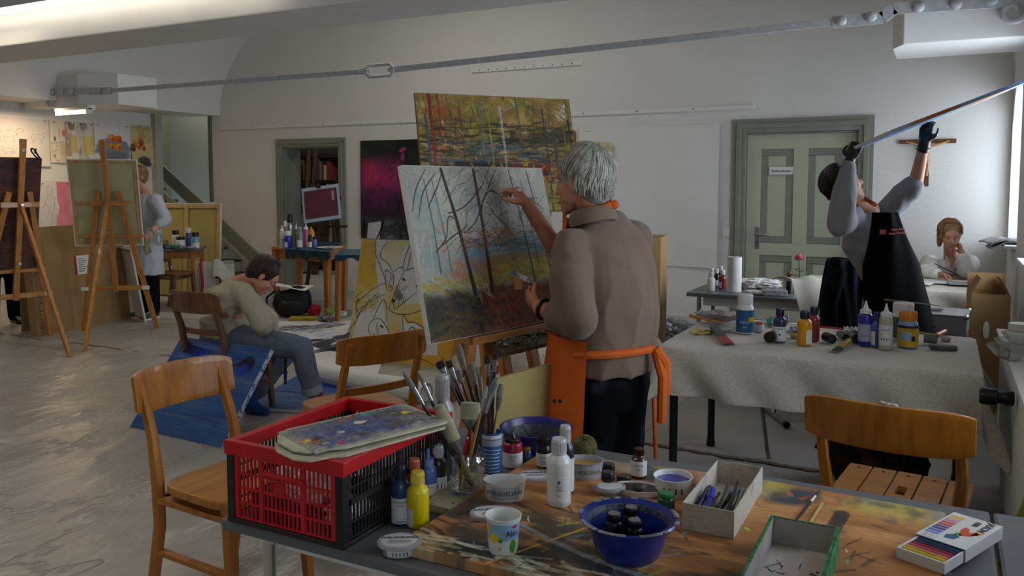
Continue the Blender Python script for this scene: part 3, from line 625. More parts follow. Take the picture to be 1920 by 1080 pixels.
def art_dogs():
    A = Art(600, 640, 'D9C98C', 31)
    A.wash('E2DCC0', .9, .05, 0, 1, .5, sx=3, sy=3, thr=.45); A.wash('D9A93C', .8, 0, 0, .2, .5, sx=4, sy=4, thr=.4); A.wash('DDB33A', .8, 0, .25, .4, .55, sx=4, sy=4, thr=.5); A.wash('D98F2C', .95, .72, .35, 1.1, 1.1, soft=.15, sx=3, sy=3, thr=.15)
    A.wash('E0B13A', .8, .4, .6, 1, 1.1, soft=.2, sx=3, sy=3, thr=.3); A.wash('CFC9AC', .6, .2, .4, .6, .7, sx=3, sy=3)
    W_ = 'DEDDD8'; K = '26262A'
    def cv(p, w_=3.5): A.line(K, p, w_, .9, .25); A.line(K, [(x+A.r.normal()*.006+.004, y+A.r.normal()*.006+.004) for x, y in p], w_*.5, .7, .5)
    A.poly(W_, [(.14, .0), (.26, 0), (.22, .12), (.28, .22), (.4, .2), (.44, .05), (.46, .02), (.52, .13), (.6, .15), (.7, .05), (1, .02), (1, .4), (.84, .42), (.7, .48), (.6, .5), (.45, .52), (.4, .5), (.44, .4), (.3, .36), (.3, .43), (.26, .46), (.2, .3)])
    A.poly(W_, [(.08, .62), (.22, .58), (.28, .5), (.32, .6), (.36, .7), (.4, .8), (.32, .9), (.12, .9), (.04, .8)]); A.poly(W_, [(.5, .62), (.55, .68), (.62, .66), (.75, .72), (.85, .78), (.86, .9), (.62, .92), (.5, .8)])
    for p in ([(.14, 0), (.16, .12), (.24, .25), (.3, .36)], [(.26, 0), (.21, .13), (.3, .2), (.38, .3)], [(.3, .36), (.28, .25), (.36, .3), (.37, .4), (.33, .42), (.29, .36)], [(.36, .26), (.42, .22), (.46, .23)], [(.44, .25), (.46, .12), (.5, .02), (.56, .1), (.59, .2)], [(.49, .24), (.5, .14), (.51, .06)],
              [(.59, .2), (.66, .22), (.74, .3), (.78, .42)], [(.46, .25), (.42, .36), (.38, .5)], [(.38, .5), (.36, .56), (.42, .6), (.55, .6), (.7, .54), (.85, .42), (.95, .38)], [(.38, .48), (.42, .56), (.5, .5), (.6, .42)], [(.46, .25), (.55, .22), (.62, .22)], [(.6, .18), (.7, .1), (.85, .05)],
              [(.64, .18), (.75, .13), (.95, .14)], [(.66, .2), (.8, .17), (1, .22)], [(.8, .4), (.9, .3), (1, .26)], [(.82, .44), (.92, .44), (1, .4)], [(.3, .36), (.2, .4), (.08, .5), (.03, .56), (.06, .66), (.12, .56), (.3, .45)], [(.05, .6), (.08, .64)],
              [(.92, .46), (.86, .55), (.84, .7), (.9, .75), (.93, .62), (.96, .5)], [(.22, .66), (.26, .55), (.3, .5), (.34, .58), (.35, .68)], [(.2, .68), (.28, .66), (.36, .72), (.4, .8), (.38, .86), (.3, .88), (.22, .82), (.18, .74), (.2, .68)], [(.04, .7), (.0, .8), (.1, .9), (.2, .95)],
              [(.1, .6), (.06, .66), (.03, .74)], [(.26, .7), (.28, .78), (.36, .86)], [(.5, .62), (.52, .74), (.54, .8)], [(.5, .6), (.56, .66), (.62, .66), (.72, .7), (.84, .76)], [(.56, .8), (.6, .7), (.7, .76)], [(.6, .82), (.64, .72), (.76, .78)], [(.3, .95), (.5, .98), (.7, .94), (.9, 1)], [(.9, .9), (1, .98)]): cv(p)
    for x, y in ((.47, .32), (.61, .37), (.31, .72), (.25, .8)): A.blob(K, x, y, .022, .011, .95, .2, .1, .5); A.blob('F0F0EC', x+.006, y-.005, .005, .004)
    A.blob('55524E', .44, .46, .06, .05, .7, .6, .6, .8); A.blob('2A2A2C', .395, .5, .025, .022, .9, .3); A.blob('2A2A2C', .375, .87, .02, .016, .9, .3)
    A.hatch([K, '3A3A3C'], 60, .4, .38, .5, .52, .05, 2.2, 2.5, .6, .3); A.hatch([K], 40, .02, .46, .24, .6, .05, 2.3, 3, .7, .3); A.hatch([K], 24, .84, .62, .92, .76, .04, 1.5, 3, .7, .2); A.hatch([K], 20, .3, .27, .36, .42, .04, 1.4, 3, .7, .2)
    A.hatch([K], 26, .85, .24, 1, .36, .06, .2, 3, .7, .3); A.hatch(['5A5A5A'], 50, .5, .2, .9, .5, .05, .8, 1.4, .5, .5); A.hatch(['3A3A3A'], 20, .13, 0, .17, .3, .02, .1, 2, .7, .4); A.grain(.04); return A
def art_magenta():
    A = Art(420, 620, '17201E', 41)
    A.wash('1F2B24', .9, sx=5, sy=8); A.wash('0E1212', .9, 0, 0, 1, .2, sx=5, sy=5); A.wash('5E1F4C', .95, 0, .22, .75, .75, soft=.2, sx=4, sy=4, thr=.3); A.wash('A0285E', .95, 0, .22, .62, .5, soft=.2, sx=4, sy=4, thr=.4); A.wash('C2304E', .9, 0, .24, .25, .42, soft=.15, sx=3, sy=3, thr=.3)
    A.wash('17251E', .9, .62, .1, 1, .8, soft=.15, sx=3, sy=4, thr=.2); A.blob('C03A8A', .6, .1, .07, .035, .9, .4, .6, -.6); A.blob('B8387C', .6, .16, .03, .07, .8, .5, .6)
    A.wash('3A1C38', .7, 0, .5, .8, .8, sx=7, sy=7); A.wash('3E3E42', 1, 0, .78, 1, 1.1, soft=.06, sx=7, sy=7, thr=.4); A.wash('8A8A8C', .8, .2, .82, 1, 1, soft=.05, sx=10, sy=9, thr=.55)
    A.poly('C9C9C8', [(.12, .84), (.3, .82), (.28, 1), (.1, 1)]); A.blob('8D8F92', .72, .69, .05, .08, .9, .4, .5); A.blob('D8D8D8', .72, .66, .03, .03, .9, .5, .6)
    for p in ([(.55, .72), (.6, .84), (.66, 1)], [(.34, .78), (.3, .9), (.24, 1)], [(.06, .78), (.08, .9), (.06, .98)], [(.45, .76), (.52, .7), (.58, .6)], [(.5, .55), (.55, .7), (.52, .8)]): A.line('101012', p, 12, .9, .3)
    A.hatch(['4A2440', '2A1A2A', '6B2A58'], 140, 0, .3, .8, .8, .12, 2.4, 4, .5, .4); A.hatch(['C9C9C9', '9A9A9C'], 50, .25, .84, 1, 1, .06, .2, 3, .5, .6)
    for e in range(0, 620, 3): A.a[e:e+3, :int(3+4*A.r.random())] = hexc('CFCDC8')
    A.grain(.12); return A
def art_blue(seed, flip=False):
    A = Art(520, 520, '2E5794', seed); A.wash('345F9A', .9, sx=3, sy=18); A.wash('26498A', .8, sx=3, sy=20); A.wash('4A7094', .6, sx=2, sy=26, thr=.6); A.wash('5B7E92', .4, 0, .3, 1, 1, sx=2, sy=30, thr=.6)
    A.hatch(['3A66A0', '2A4C88', '46709A'], 260, 0, 0, 1, 1, .16, 0, 4, .35, .05)
    if not flip:
        A.blob('131C48', .22, .12, .19, .065, .9, .25, .5, .1); A.blob('1A2C9A', .3, .14, .1, .05, .95, .4, .5); A.blob('2440C8', .34, .16, .05, .03, .9, .5, .5); A.blob('16204E', .1, .06, .08, .03, .9, .4, .6)
        A.line('121A3C', [(.3, .22), (.5, .26), (.72, .22), (.84, .14)], 26, .9, .1); A.blob('141B3A', .84, .2, .08, .1, .95, .12, .2, .2); A.blob('1E36AC', .83, .25, .06, .07, .9, .3, .2, .2); A.hatch(['2A48C0', '3A62D8'], 30, .05, .05, .4, .22, .05, .8, 6, .6, .7)
        A.blob('4E74C0', .12, .2, .05, .03, .6, .6, .6)
    else:
        A.line('111A44', [(.0, .5), (.25, .52), (.5, .58), (.75, .72), (.95, .86)], 22, .9, .2); A.line('0E1436', [(.05, .35), (.2, .3), (.4, .36), (.55, .33)], 12, .85, .3); A.blob('2038B8', .5, .3, .15, .08, .8, .6, .6); A.hatch(['2B4CC4', '1A2C80', '5A86C4'], 80, 0, .2, 1, .8, .12, .2, 7, .5, .4)
    A.grain(.08, 6, 160); return A
def art_ink(seed, blue=True):
    A = Art(520, 400, 'D6D6D4', seed); A.wash('C6C6C6', .6, sx=4, sy=4)
    if blue:
        A.hatch(['2B2B2D', '444448', '5C5C60'], 150, .1, .2, .9, .45, .12, .15, 9, .7, .4); A.hatch(['3A3A3C'], 50, .25, .4, .8, .62, .1, .1, 7, .6, .5); A.line('1D1D1F', [(.1, .3), (.4, .25), (.7, .35), (.92, .3)], 12, .8, .5)
        A.line('2A3CB8', [(.55, .78), (.65, .74), (.8, .76)], 6, .9, .4); A.line('2A3CB8', [(.6, .84), (.68, .82)], 8, .9, .4)
    else:
        A.wash('2C2D31', .95, 0, 0, 1, 1, soft=.1, sx=6, sy=5, thr=.38); A.hatch(['1B1B1F', '3A3B40', '8C8D90'], 130, 0, 0, 1, 1, .12, .3, 9, .6, .5); A.hatch(['26379A', '3A52C0'], 20, .3, .2, .9, .6, .08, .2, 8, .7, .4); A.hatch(['CFCFCE'], 30, 0, .1, 1, 1, .07, .6, 5, .6, .5)
    return A
def art_horses():
    A = Art(420, 400, 'D6D0CB', 61); K = '6B6462'
    def horse(x, y, s, f=1):
        for p in ([(0, 0), (.3, -.12), (.7, -.06), (1, 0)], [(1, 0), (1.15, .3), (1.05, .6)], [(0, 0), (-.1, .4), (-.05, .9), (-.1, 1.3)], [(.15, .5), (.2, .9), (.1, 1.3)], [(0, .5), (.4, .62), (.9, .5)], [(.9, .5), (.85, .9), (.95, 1.3)], [(1, 0), (1.2, -.3), (1.5, -.35), (1.6, -.1), (1.35, .05), (1.15, .3)], [(1.2, -.3), (1.25, -.45)], [(0, 0), (-.2, .3), (-.18, .8)]):
            A.line(K, [(x+f*q[0]*s+A.r.normal()*.002, y+q[1]*s*.9+A.r.normal()*.002) for q in p], 1.9, .75, .4, True)
    horse(.3, .3, .2); horse(.0, .42, .14); horse(.45, .66, .12, -1); horse(.75, .35, .15); A.hatch([K], 60, .05, .2, .95, .85, .05, 1, 1.4, .5, 1); return A
def art_room():
    A = Art(420, 460, 'D9D2C3', 71); A.wash('CDB98C', .7, 0, .5, .7, 1, sx=4, sy=4, thr=.5); A.wash('9A8A7C', .85, .52, 0, .75, .9, soft=.08, sx=3, sy=4, thr=.35); A.poly('CDBB5C', [(.74, .35), (.95, .35), (.95, .75), (.74, .75)], .85); A.poly('6F625E', [(.62, .02), (.9, .08), (.85, .22), (.66, .2)], .7)
    A.blob('B86A5E', .48, .3, .08, .1, .85, .2); A.line('B06A60', [(.34, .2), (.34, .4)], 12, .8, .2); A.blob('3A3E4C', .16, .44, .04, .07, .85, .3); 
    for p in ([(.0, .55), (.35, .52), (.62, .5)], [(.05, .75), (.3, .7), (.45, .78)], [(.38, .45), (.4, .85)], [(.55, .4), (.56, .85)], [(.46, .42), (.46, .7)], [(.1, .8), (.2, .95), (.4, .9)], [(.2, .5), (.22, .75)], [(.74, .35), (.95, .36), (.95, .75)]): A.line('5A4C48', p, 2.4, .8, .3)
    A.blob('4A4644', .13, .83, .04, .03, .9, .4); A.hatch(['7A6A5E'], 40, 0, .5, .6, 1, .08, .4, 1.8, .5, 1); return A
def art_fruit(seed, tan=False):
    A = Art(380, 360, 'D2D4D6' if not tan else 'C6B68A', seed)
    if tan:
        A.wash('A89058', .8, .3, 0, .75, .5, sx=3, sy=3); A.hatch(['DAD6C6', 'B5A26C'], 60, 0, 0, 1, .4, .15, -.9, 6, .5, .3); A.blob('4A4648', .4, .86, .28, .11, .95, .3, .3); A.blob('343236', .5, .95, .2, .07, .8, .4)
        fr = [(.15, .42, .07, 'C8862C'), (.08, .55, .09, '5A2C22'), (.28, .5, .09, 'CA7A24'), (.38, .42, .08, '8A3426'), (.45, .55, .07, 'B84A26'), (.22, .4, .06, 'D0A030')]
    else:
        A.blob('7A8090', .5, .72, .52, .3, .95, .1, .15); A.blob('676D80', .6, .9, .45, .15, .8, .4); A.blob('8F94A0', .3, .62, .2, .1, .6, .5)
        fr = [(.2, .52, .08, 'B04A20'), (.48, .4, .11, 'D8701C'), (.66, .42, .1, 'C8561E'), (.46, .62, .09, 'D07A20'), (.65, .64, .11, 'D88A1E')]
    for x, y, r, c in fr:
        A.blob(c, x, y, r, r, .97, .12, .08); A.blob('E0B02A', x-.02, y-.03, r*.45, r*.4, .75, .6, .4); A.blob('9A2C1A', x+.03, y+.03, r*.4, r*.5, .7, .5, .5)
        A.line('3A2A24', [(x-r, y), (x, y+r*1.05), (x+r, y)], 2, .7, .3)
    A.line('5A5A60', [(.3, .28), (.4, .34), (.3, .45), (.36, .3)], 2, .6); return A
def art_pink():
    A = Art(260, 340, 'D2CCC8', 91); A.poly('D07484', [(.55, .0), (1, 0), (1, 1), (.5, 1), (.62, .55), (.56, .4)], .95); A.wash('DB8C98', .6, .5, 0, 1, 1, sx=3, sy=5)
    for p in ([(.3, .1), (.42, .14), (.4, .26), (.28, .28), (.26, .16), (.3, .1)], [(.3, .3), (.2, .45), (.3, .6), (.22, .8)], [(.42, .3), (.48, .5), (.4, .7)], [(.2, .45), (.1, .6)], [(.3, .6), (.4, .75), (.3, .95)]): A.line('6B5E60', p, 2, .8, .3)
    return A
def art_brown():
    A = Art(300, 480, '4A2E24', 95); A.wash('5E2A24', .9, .2, .05, 1, .35, sx=4, sy=4); A.wash('3A2A24', .9, sx=5, sy=7); A.wash('6B5A30', .8, 0, .1, .3, .4, sx=4, sy=5, thr=.55); A.wash('5A3A2A', .8, 0, .4, 1, 1, sx=4, sy=3); A.line('4C4E50', [(0, .62), (.5, .6), (1, .56)], 12, .8, .4); A.line('6E6258', [(0, .36), (.5, .3), (1, .26)], 5, .6, .5); A.hatch(['2E221E', '6B4434', '7A3C30'], 160, 0, 0, 1, 1, .15, -.2, 8, .5, .5); return A
def art_board():
    """the painter's tabletop board: long side along x, near edge at the bottom"""
    A = Art(900, 480, 'A8784A', 99); A.wash('B58656', .9, sx=5, sy=5); A.wash('8A5C36', .7, sx=3, sy=12); A.hatch(['A8784A', '7E5430', '946840'], 220, 0, 0, 1, 1, .12, .25, 4, .3, .4)
    A.wash('8C8A78', .9, 0, .0, 1, .16, soft=.06, sx=14, sy=4, thr=.45); A.wash('3A4450', .9, .05, .04, 1, .2, soft=.05, sx=12, sy=7, thr=.52); A.wash('B8A24A', .7, .1, 0, 1, .16, sx=14, sy=4, thr=.6); A.wash('B5604E', .5, .3, 0, 1, .14, sx=14, sy=4, thr=.62)
    A.wash('3E3A34', .85, 0, .6, .75, 1, sx=8, sy=12, thr=.56); A.wash('5A4A3A', .7, .05, .3, .9, .8, sx=9, sy=9, thr=.62); A.wash('2B3036', .9, .1, .86, .8, .97, soft=.04, sx=6, sy=8, thr=.4)
    A.hatch(['3A3834', '4A4E50', '2E2A28'], 80, 0, .5, .5, 1, .08, .35, 8, .6, .5); A.hatch(['B9C2A8', 'CDBFA8', 'A9B49A', 'C7C9BE'], 70, 0, .9, 1, 1, .1, .05, 9, .7, .2); A.hatch(['8FA43A', 'B4B43A', '5A7A9A', '7A9AAA'], 46, .26, .4, .52, .85, .05, -.8, 9, .7, .5)
    A.line('C8962C', [(.2, 1), (.27, .78), (.36, .5)], 5, .9, .2); A.line('7E8A92', [(.18, .72), (.35, .82), (.6, .9), (.8, .96)], 12, .7, .5); A.line('2F3438', [(.25, .8), (.5, .92)], 16, .7, .5)
    A.line('3A3632', [(.78, .2), (.76, .6), (.78, 1)], 30, .75, .5, False); A.hatch(['3C3834'], 30, .72, .2, .86, 1, .05, 1.2, 8, .6, .7); A.line('C9C4B4', [(.62, .9), (.68, .7)], 14, .8, .5); A.hatch(['A9C23A', 'E0DCC8', '6FA0B4'], 22, .1, .2, 1, .95, .02, .6, 6, .8, 1)
    A.line('20242E', [(.985, .3), (.975, 1)], 16, .85, .3, False); A.hatch(['A84A3A', 'C86A50'], 6, .55, .1, .7, .16, .03, 0, 10, .7, .6); A.a = np.clip((A.a-.4)*1.18+.43, 0, 1); A.grain(.08, 40, 200); return A
def art_palette():
    A = Art(600, 380, '8A8A80', 101); A.wash('565E6C', 1, .06, .05, .9, .9, soft=.1, sx=7, sy=6, thr=.3); A.wash('6E6A72', .8, sx=9, sy=8); A.wash('3E4C7A', .9, .1, .3, .7, .95, sx=8, sy=8, thr=.5); A.wash('4E4440', .8, .3, .2, 1, .9, sx=10, sy=9, thr=.58)
    A.hatch(['4A4E5C', '7A7C86', '5C6070', '3A3F50', '8C8C94', '6A5C5C'], 420, .04, .04, .96, .96, .05, .4, 9, .6, 1.2); A.hatch(['4A62A8', '5A74B8'], 50, .1, .4, .6, .9, .04, .5, 9, .7, 1)
    for c, x, y, r in (('D0561E', .42, .2, .04), ('C8461E', .5, .16, .03), ('2E8A8C', .62, .14, .05), ('2E8A8C', .3, .12, .03), ('D8C81E', .88, .42, .05), ('7AA03A', .8, .36, .03), ('C8A81E', .05, .6, .03), ('B84A2A', .08, .75, .04), ('8A9A6A', .12, .85, .03), ('C8481E', .04, .5, .03), ('5A3A2A', .1, .66, .04), ('C8B8A0', .5, .4, .05), ('A83A4A', .2, .93, .03), ('B0A898', .3, .6, .04)): A.blob(c, x, y, r, r*.7, .95, .3, .6)
    A.a = np.clip((A.a-.42)*1.25+.47, 0, 1); A.grain(.2, 60, 60); return A
def art_tray():
    A = Art(300, 360, 'CFC6BC', 103); A.wash('BEB0A6', .6, sx=4, sy=4)
    for _ in range(34):
        c = ['22242A', '3A5A72', '8A3A30', '2C2C30', '4C6A80', '1E2230', '6A5A50'][int(A.r.integers(7))]; x, y = A.r.random(), A.r.uniform(.25, 1); A.line(c, [(x, y), (x+A.r.normal()*.04, y+A.r.normal()*.02), (x+A.r.normal()*.09, y+A.r.normal()*.04)], A.r.uniform(3, 9), .85, .3)
    A.hatch(['B86A60', 'DDD6D0', '9AA4A8'], 40, 0, .2, 1, 1, .08, .2, 8, .4, 1); A.blob('2E5A7A', .4, .5, .08, .04, .9, .3, .7); A.blob('1A2038', .8, .3, .035, .02, .95, .3); return A
def art_tilt():
    A = Art(640, 420, 'A9B6B8', 107); A.wash('3A66A8', 1, .6, 0, 1.1, 1, soft=.25, sx=5, sy=4, thr=.25); A.wash('5FA0B8', .8, .3, 0, 1, 1, sx=5, sy=4); A.wash('A8B4B6', .8, 0, .1, .45, .8, sx=4, sy=4); A.wash('B8642C', .95, .14, .3, .42, 1, sx=5, sy=5, thr=.4); A.wash('4A4A44', .8, 0, .2, .5, .6, sx=6, sy=6, thr=.55)
    A.hatch(['2A5AA0', '5AA4BC', '8AB4C0'], 160, .4, 0, 1, 1, .14, .1, 8, .5, .3); A.hatch(['C8561E', 'D0702A'], 40, .16, .6, .38, 1, .1, .1, 9, .8, .2); A.hatch(['E2E2DC', '46463E'], 50, 0, 0, .6, 1, .12, .1, 6, .6, .2); return A
# ================================================================ FURNITURE, CANVASES, EASELS
def flat_uv(p0, X, Y, wd, ht): 
    return lambda co: ((co-p0).dot(X)/wd, (co-p0).dot(Y)/ht)
def slab_pic(name, label, cat, BL, BR, TL, th, face, edge, group=None, face_name='painted_face', ret=False):
    """a picture as a real slab: painted skin on a body of real thickness"""
    BL, BR, TL = Vector(BL), Vector(BR), Vector(TL); X = BR-BL; wd = X.length; X.normalize(); Y = TL-BL; Y -= X*Y.dot(X); ht = Y.length; Y.normalize(); Nn = X.cross(Y)
    t = thing(name, label, cat, BL, 0, group); o = Vector((0, 0, 0))
    MB().prism([(0, 0), (wd, 0), (wd, ht), (0, ht)], -Nn*th, X, Y, Nn, th).build('body', edge, t)
    e = .0015
    MB().prism([(e, e), (wd-e, e), (wd-e, ht-e), (e, ht-e)], o, X, Y, Nn, .0015).build(face_name, face, t, uvfn=flat_uv(o, X, Y, wd, ht))
    return (t, X, Y, Nn, wd, ht)
def back_canvas(name, label, BL, BR, TL, th, bar=.045, cloth=None, mids=((1, .5),), edge=None):
    """a stretched canvas seen from behind: cloth, stretcher bars, white folded rim"""
    BL, BR, TL = Vector(BL), Vector(BR), Vector(TL); X = BR-BL; wd = X.length; X.normalize(); Y = TL-BL; Y -= X*Y.dot(X); ht = Y.length; Y.normalize(); Nn = X.cross(Y)
    t = thing(name, label, 'canvas', BL); c = MB().prism([(0, 0), (wd, 0), (wd, ht), (0, ht)], -Nn*th, X, Y, Nn, .004); c.build('cloth', cloth or M['canvas_back'], t)
    k = .010; b = MB()
    for p in ([(0, 0), (wd, 0), (wd, k), (0, k)], [(0, ht-k), (wd, ht-k), (wd, ht), (0, ht)], [(0, k), (k, k), (k, ht-k), (0, ht-k)], [(wd-k, k), (wd, k), (wd, ht-k), (wd-k, ht-k)]): b.prism(p, -Nn*th, X, Y, Nn, th)
    b.build('canvas_rim', edge or M['canvas_white'], t)
    for p in ([(k, k), (wd-k, k), (wd-k-bar, k+bar), (k+bar, k+bar)], [(k+bar, ht-k-bar), (wd-k-bar, ht-k-bar), (wd-k, ht-k), (k, ht-k)], [(k, k), (k+bar, k+bar), (k+bar, ht-k-bar), (k, ht-k)], [(wd-k-bar, k+bar), (wd-k, k), (wd-k, ht-k), (wd-k-bar, ht-k-bar)]):
        MB().prism(p, -Nn*(th-.006), X, Y, Nn, th-.012).build('stretcher_bar', M['stretcher'], t)
    for ax, f in mids:
        p = [(k+bar, ht*f-bar/2), (wd-k-bar, ht*f-bar/2), (wd-k-bar, ht*f+bar/2), (k+bar, ht*f+bar/2)] if ax else [(wd*f-bar/2, k+bar), (wd*f+bar/2, k+bar), (wd*f+bar/2, ht-k-bar), (wd*f-bar/2, ht-k-bar)]
        MB().prism(p, -Nn*(th-.006), X, Y, Nn, th-.016).build('cross_bar', M['stretcher'], t)
    return t, X, Y, Nn, wd, ht

def easel(label, loc, rz, ledge=.95, mast=1.95, lw=.05, legm=None, rear=.9, pair=True, split=.36):
    t = thing('easel', label, 'easel', loc, rz, None); P = M['pine']
    L_ = .30/1.5                            # lean of the front frame
    def fr(x, z, dy=0): return Vector((x, z*L_+dy, z))
    for s_ in (-1, 1): MB().bar(fr(s_*split, 0), fr(s_*.09, 1.46), lw, .028, (0, 1, 0)).build('front_leg', P, t, bevel=.003)
    MB().bar(fr(0, 1.34, .045), (0, 1.34*L_+rear, 0), .045, .03, (1, 0, 0)).build('rear_leg', P, t, bevel=.003)
    MB().bar(fr(0, .42, .035), fr(0, mast, .035), .05, .03, (0, 1, 0)).build('mast', P, t, bevel=.003)
    MB().bar(fr(-split*.86, .46, .03), fr(split*.86, .46, .03), .05, .022, (0, 1, 0)).build('lower_crossbar', M['pine_x'], t, bevel=.003)
    MB().bar(fr(-.17, 1.34, .03), fr(.17, 1.34, .03), .05, .024, (0, 1, 0)).build('upper_crossbar', M['pine_x'], t, bevel=.003)
    MB().box(fr(0, ledge-.02, -.05), (.58, .09, .03)).build('ledge', M['pine_x'], t, bevel=.003)
    MB().box(fr(0, mast-.06, .02), (.035, .05, .12)).build('top_clamp', P, t, bevel=.003)
    for zz_ in (1.34, ledge+.06): MB().lathe([(.014, 0), (.014, .02)], fr(0, zz_, .065), 10, axis=(0, 1, 0)).build('wing_nut', M['steel'], t)
    for s_ in (-1, 1): MB().box(fr(s_*split*.82, .46, .045), (.07, .002, .04)).build('paper_tag', M['paper'], t)
    return t
def cam_rz(a): return R(a)+YAW

# --- paintings pinned on the left wall
def on_left(name, label, cat, p, q, zt, zb, art, tilt=0, grp=None, off=.012):
    """sheet on the left wall between image columns p and q"""
    a, c = Up(p, 250, UL+off), Up(q, 250, UL+off)
    zt_ = Up((p+q)/2, zt, UL+off).z; zb_ = Up((p+q)/2, zb, UL+off).z; dv = c.y-a.y
    t = thing(name, label, cat, (UL+off, a.y, zb_), 0, grp); X = Vector((0, 1, 0)); Z = Vector((math.sin(tilt), 0, math.cos(tilt))) if 0 else UP; ht = zt_-zb_
    b = MB().grid(lambda i, j: (.014*abs(math.sin(i*5+j*2))*(1-j)+.004, i*dv+(tilt*(j-.5)*ht), j*ht+.008*math.sin(i*4+1)), 14, 10, th=.002, tdir=(-1, 0, 0))
    b.build('sheet', art, t, uvfn=lambda co: ((co.y-tilt*(co.z/ht-.5)*ht)/dv, co.z/ht))
    for yy in (.06, dv-.06): MB().lathe([(.008, 0), (.008, .006), (.003, .01)], (.016, yy, ht-.03), 8, axis=(1, 0, 0)).build('pin', M['dark'], t)
    return t
on_left('horse_sketch', 'pencil sketch of several horses pinned leftmost on the left wall', 'drawing', -40, 91, 219, 310, art_horses().mat('art_horses'))
on_left('interior_watercolour', 'watercolour of a room with pink chair on the left wall beside the horse sketch', 'painting', 93, 146, 226, 306, art_room().mat('art_room'))
on_left('grey_yellow_study', 'grey and yellow watercolour study pinned left of the apricot still life', 'painting', 143, 177, 230, 304, (lambda A: (A.wash('8E8684', .9, 0, 0, .6, 1, sx=3, sy=4), A.poly('CDBB5C', [(.35, .35), (.9, .35), (.9, .8), (.35, .8)], .8), A.hatch(['8A7A5A', 'D8D2C4'], 40, 0, 0, 1, 1, .1, .9, 6, .5, .4), A)[-1])(Art(200, 300, 'CFC9BE', 7)).mat('art_study'))
on_left('fruit_painting', 'painting of orange apricots on a grey cloth pinned on the left wall', 'painting', 176, 243, 232, 299, art_fruit(81).mat('art_fruit'), off=.03)
on_left('fruit_painting', 'tan painting of dark fruit with a curling edge, rightmost on the left wall', 'painting', 243, 297, 236, 312, art_fruit(83, True).mat('art_fruit_tan'), tilt=-.12, off=.02)
on_left('figure_sketch', 'figure sketch with a bright pink block pinned low on the left wall', 'drawing', 66, 129, 340, 428, art_pink().mat('art_pink'))
rl = MB(); a, c = Up(-60, 240, UL+.02), Up(250, 240, UL+.02); rl.box((UL+.012, (a.y+c.y)/2, Up(100, 224, UL).z), (.024, c.y-a.y, .03)); structure(rl.build('trim_4', M['white']))
p = Up(275, 327, UL+.02); t = thing('wall_socket', 'white wall socket on the left wall below the tan fruit painting', 'socket', p); MB().box((0, 0, 0), (.02, .16, .09)).build('cover', M['whitep'], t, bevel=.004)
for yy in (-.035, .035): MB().lathe([(.022, 0), (.022, .003)], (.01, yy, 0), 12, axis=(1, 0, 0)).build('outlet', M['white'], t)

# --- pictures and papers on the back wall
def on_back(name, label, cat, x0, x1, y0, y1, m_, off=.012, th=.004, wav=.0, nm='sheet'):
    a, c = Vp(x0, (y0+y1)/2, VB-off), Vp(x1, (y0+y1)/2, VB-off); zt, zb = Vp((x0+x1)/2, y0, VB-off).z, Vp((x0+x1)/2, y1, VB-off).z
    t = thing(name, label, cat, (a.x, VB-off, zb)); wd, ht = c.x-a.x, zt-zb
    MB().grid(lambda i, j: (i*wd, -wav*(.5+.5*math.sin(i*7+j*2))*(1-j), j*ht), 16, 12, th=th, tdir=(0, 1, 0)).build(nm, m_, t, uvfn=lambda co: (co.x/wd, co.z/ht))
    return t, wd, ht
on_back('tree_painting', 'dark unframed painting of magenta trees hanging beside the open doorway', 'painting', 675, 812, 262, 449, art_magenta().mat('art_magenta'), wav=.02)
t, wd, ht = on_back('wall_paper_sheet', 'large blank white paper sheet taped on the back wall', 'paper', 1085, 1347, 237, 497, M['paper'], wav=.035)
for xx in (.1, wd-.1): MB().box((xx, -.006, ht-.02), (.09, .004, .03)).build('tape_strip', M['white'], t)
on_back('yellow_drawing', 'small yellow drawing on the wall just behind the grey-haired painter', 'drawing', 1098, 1148, 267, 330, (lambda A: (A.wash('B8AA5C', .9, sx=3, sy=3), A.line('4A4434', [(.1, .1), (.5, .3), (.9, .6)], 3), A.line('4A4434', [(.5, .0), (.7, .3), (.9, .2)], 3), A)[-1])(Art(120, 120, 'CFC79A', 5)).mat('art_small_yellow'), off=.05)

# --- crucifix
cx, cz_ = Vp(1737, 265, VB-.02).x, Vp(1740, 265, VB-.02).z; sc = abs(Vp(1797, 265, VB-.02).x-Vp(1690, 265, VB-.02).x)/.5
t = thing('crucifix', 'dark wooden crucifix with pale carved figure on the right of the back wall', 'crucifix', (cx+.01, VB-.012, cz_)); k = sc
MB().box((0, 0, 0), (.5*k, .018, .042*k)).build('cross_beam', M['brownwood'], t, bevel=.002); MB().box((0, -.001, -.13*k), (.045*k, .02, .62*k)).build('cross_post', M['brownwood'], t, bevel=.002)
fb = MB()
for s_ in (-1, 1): fb.tube([(s_*.03*k, -.03, -.05*k), (s_*.1*k, -.03, -.03*k), (s_*.19*k, -.03, 0)], [.014*k, .010*k, .007*k], 8)
fb.tube([(0, -.03, -.02*k), (0, -.035, -.07*k), (.004, -.03, -.15*k), (-.006*k, -.04, -.24*k), (0, -.03, -.34*k)], [.02*k, .026*k, .022*k, .018*k, .009*k], 10); fb.tube([(.005, -.03, -.15*k), (.012*k, -.045, -.24*k), (.004, -.03, -.34*k)], [.02*k, .016*k, .008*k], 8)
fb.ball((-.006*k, -.04, .005*k), (.017*k, .02*k, .022*k)); fb.build('carved_figure', mat('pale_carving', 'B5935A', .5), t, smooth=True)

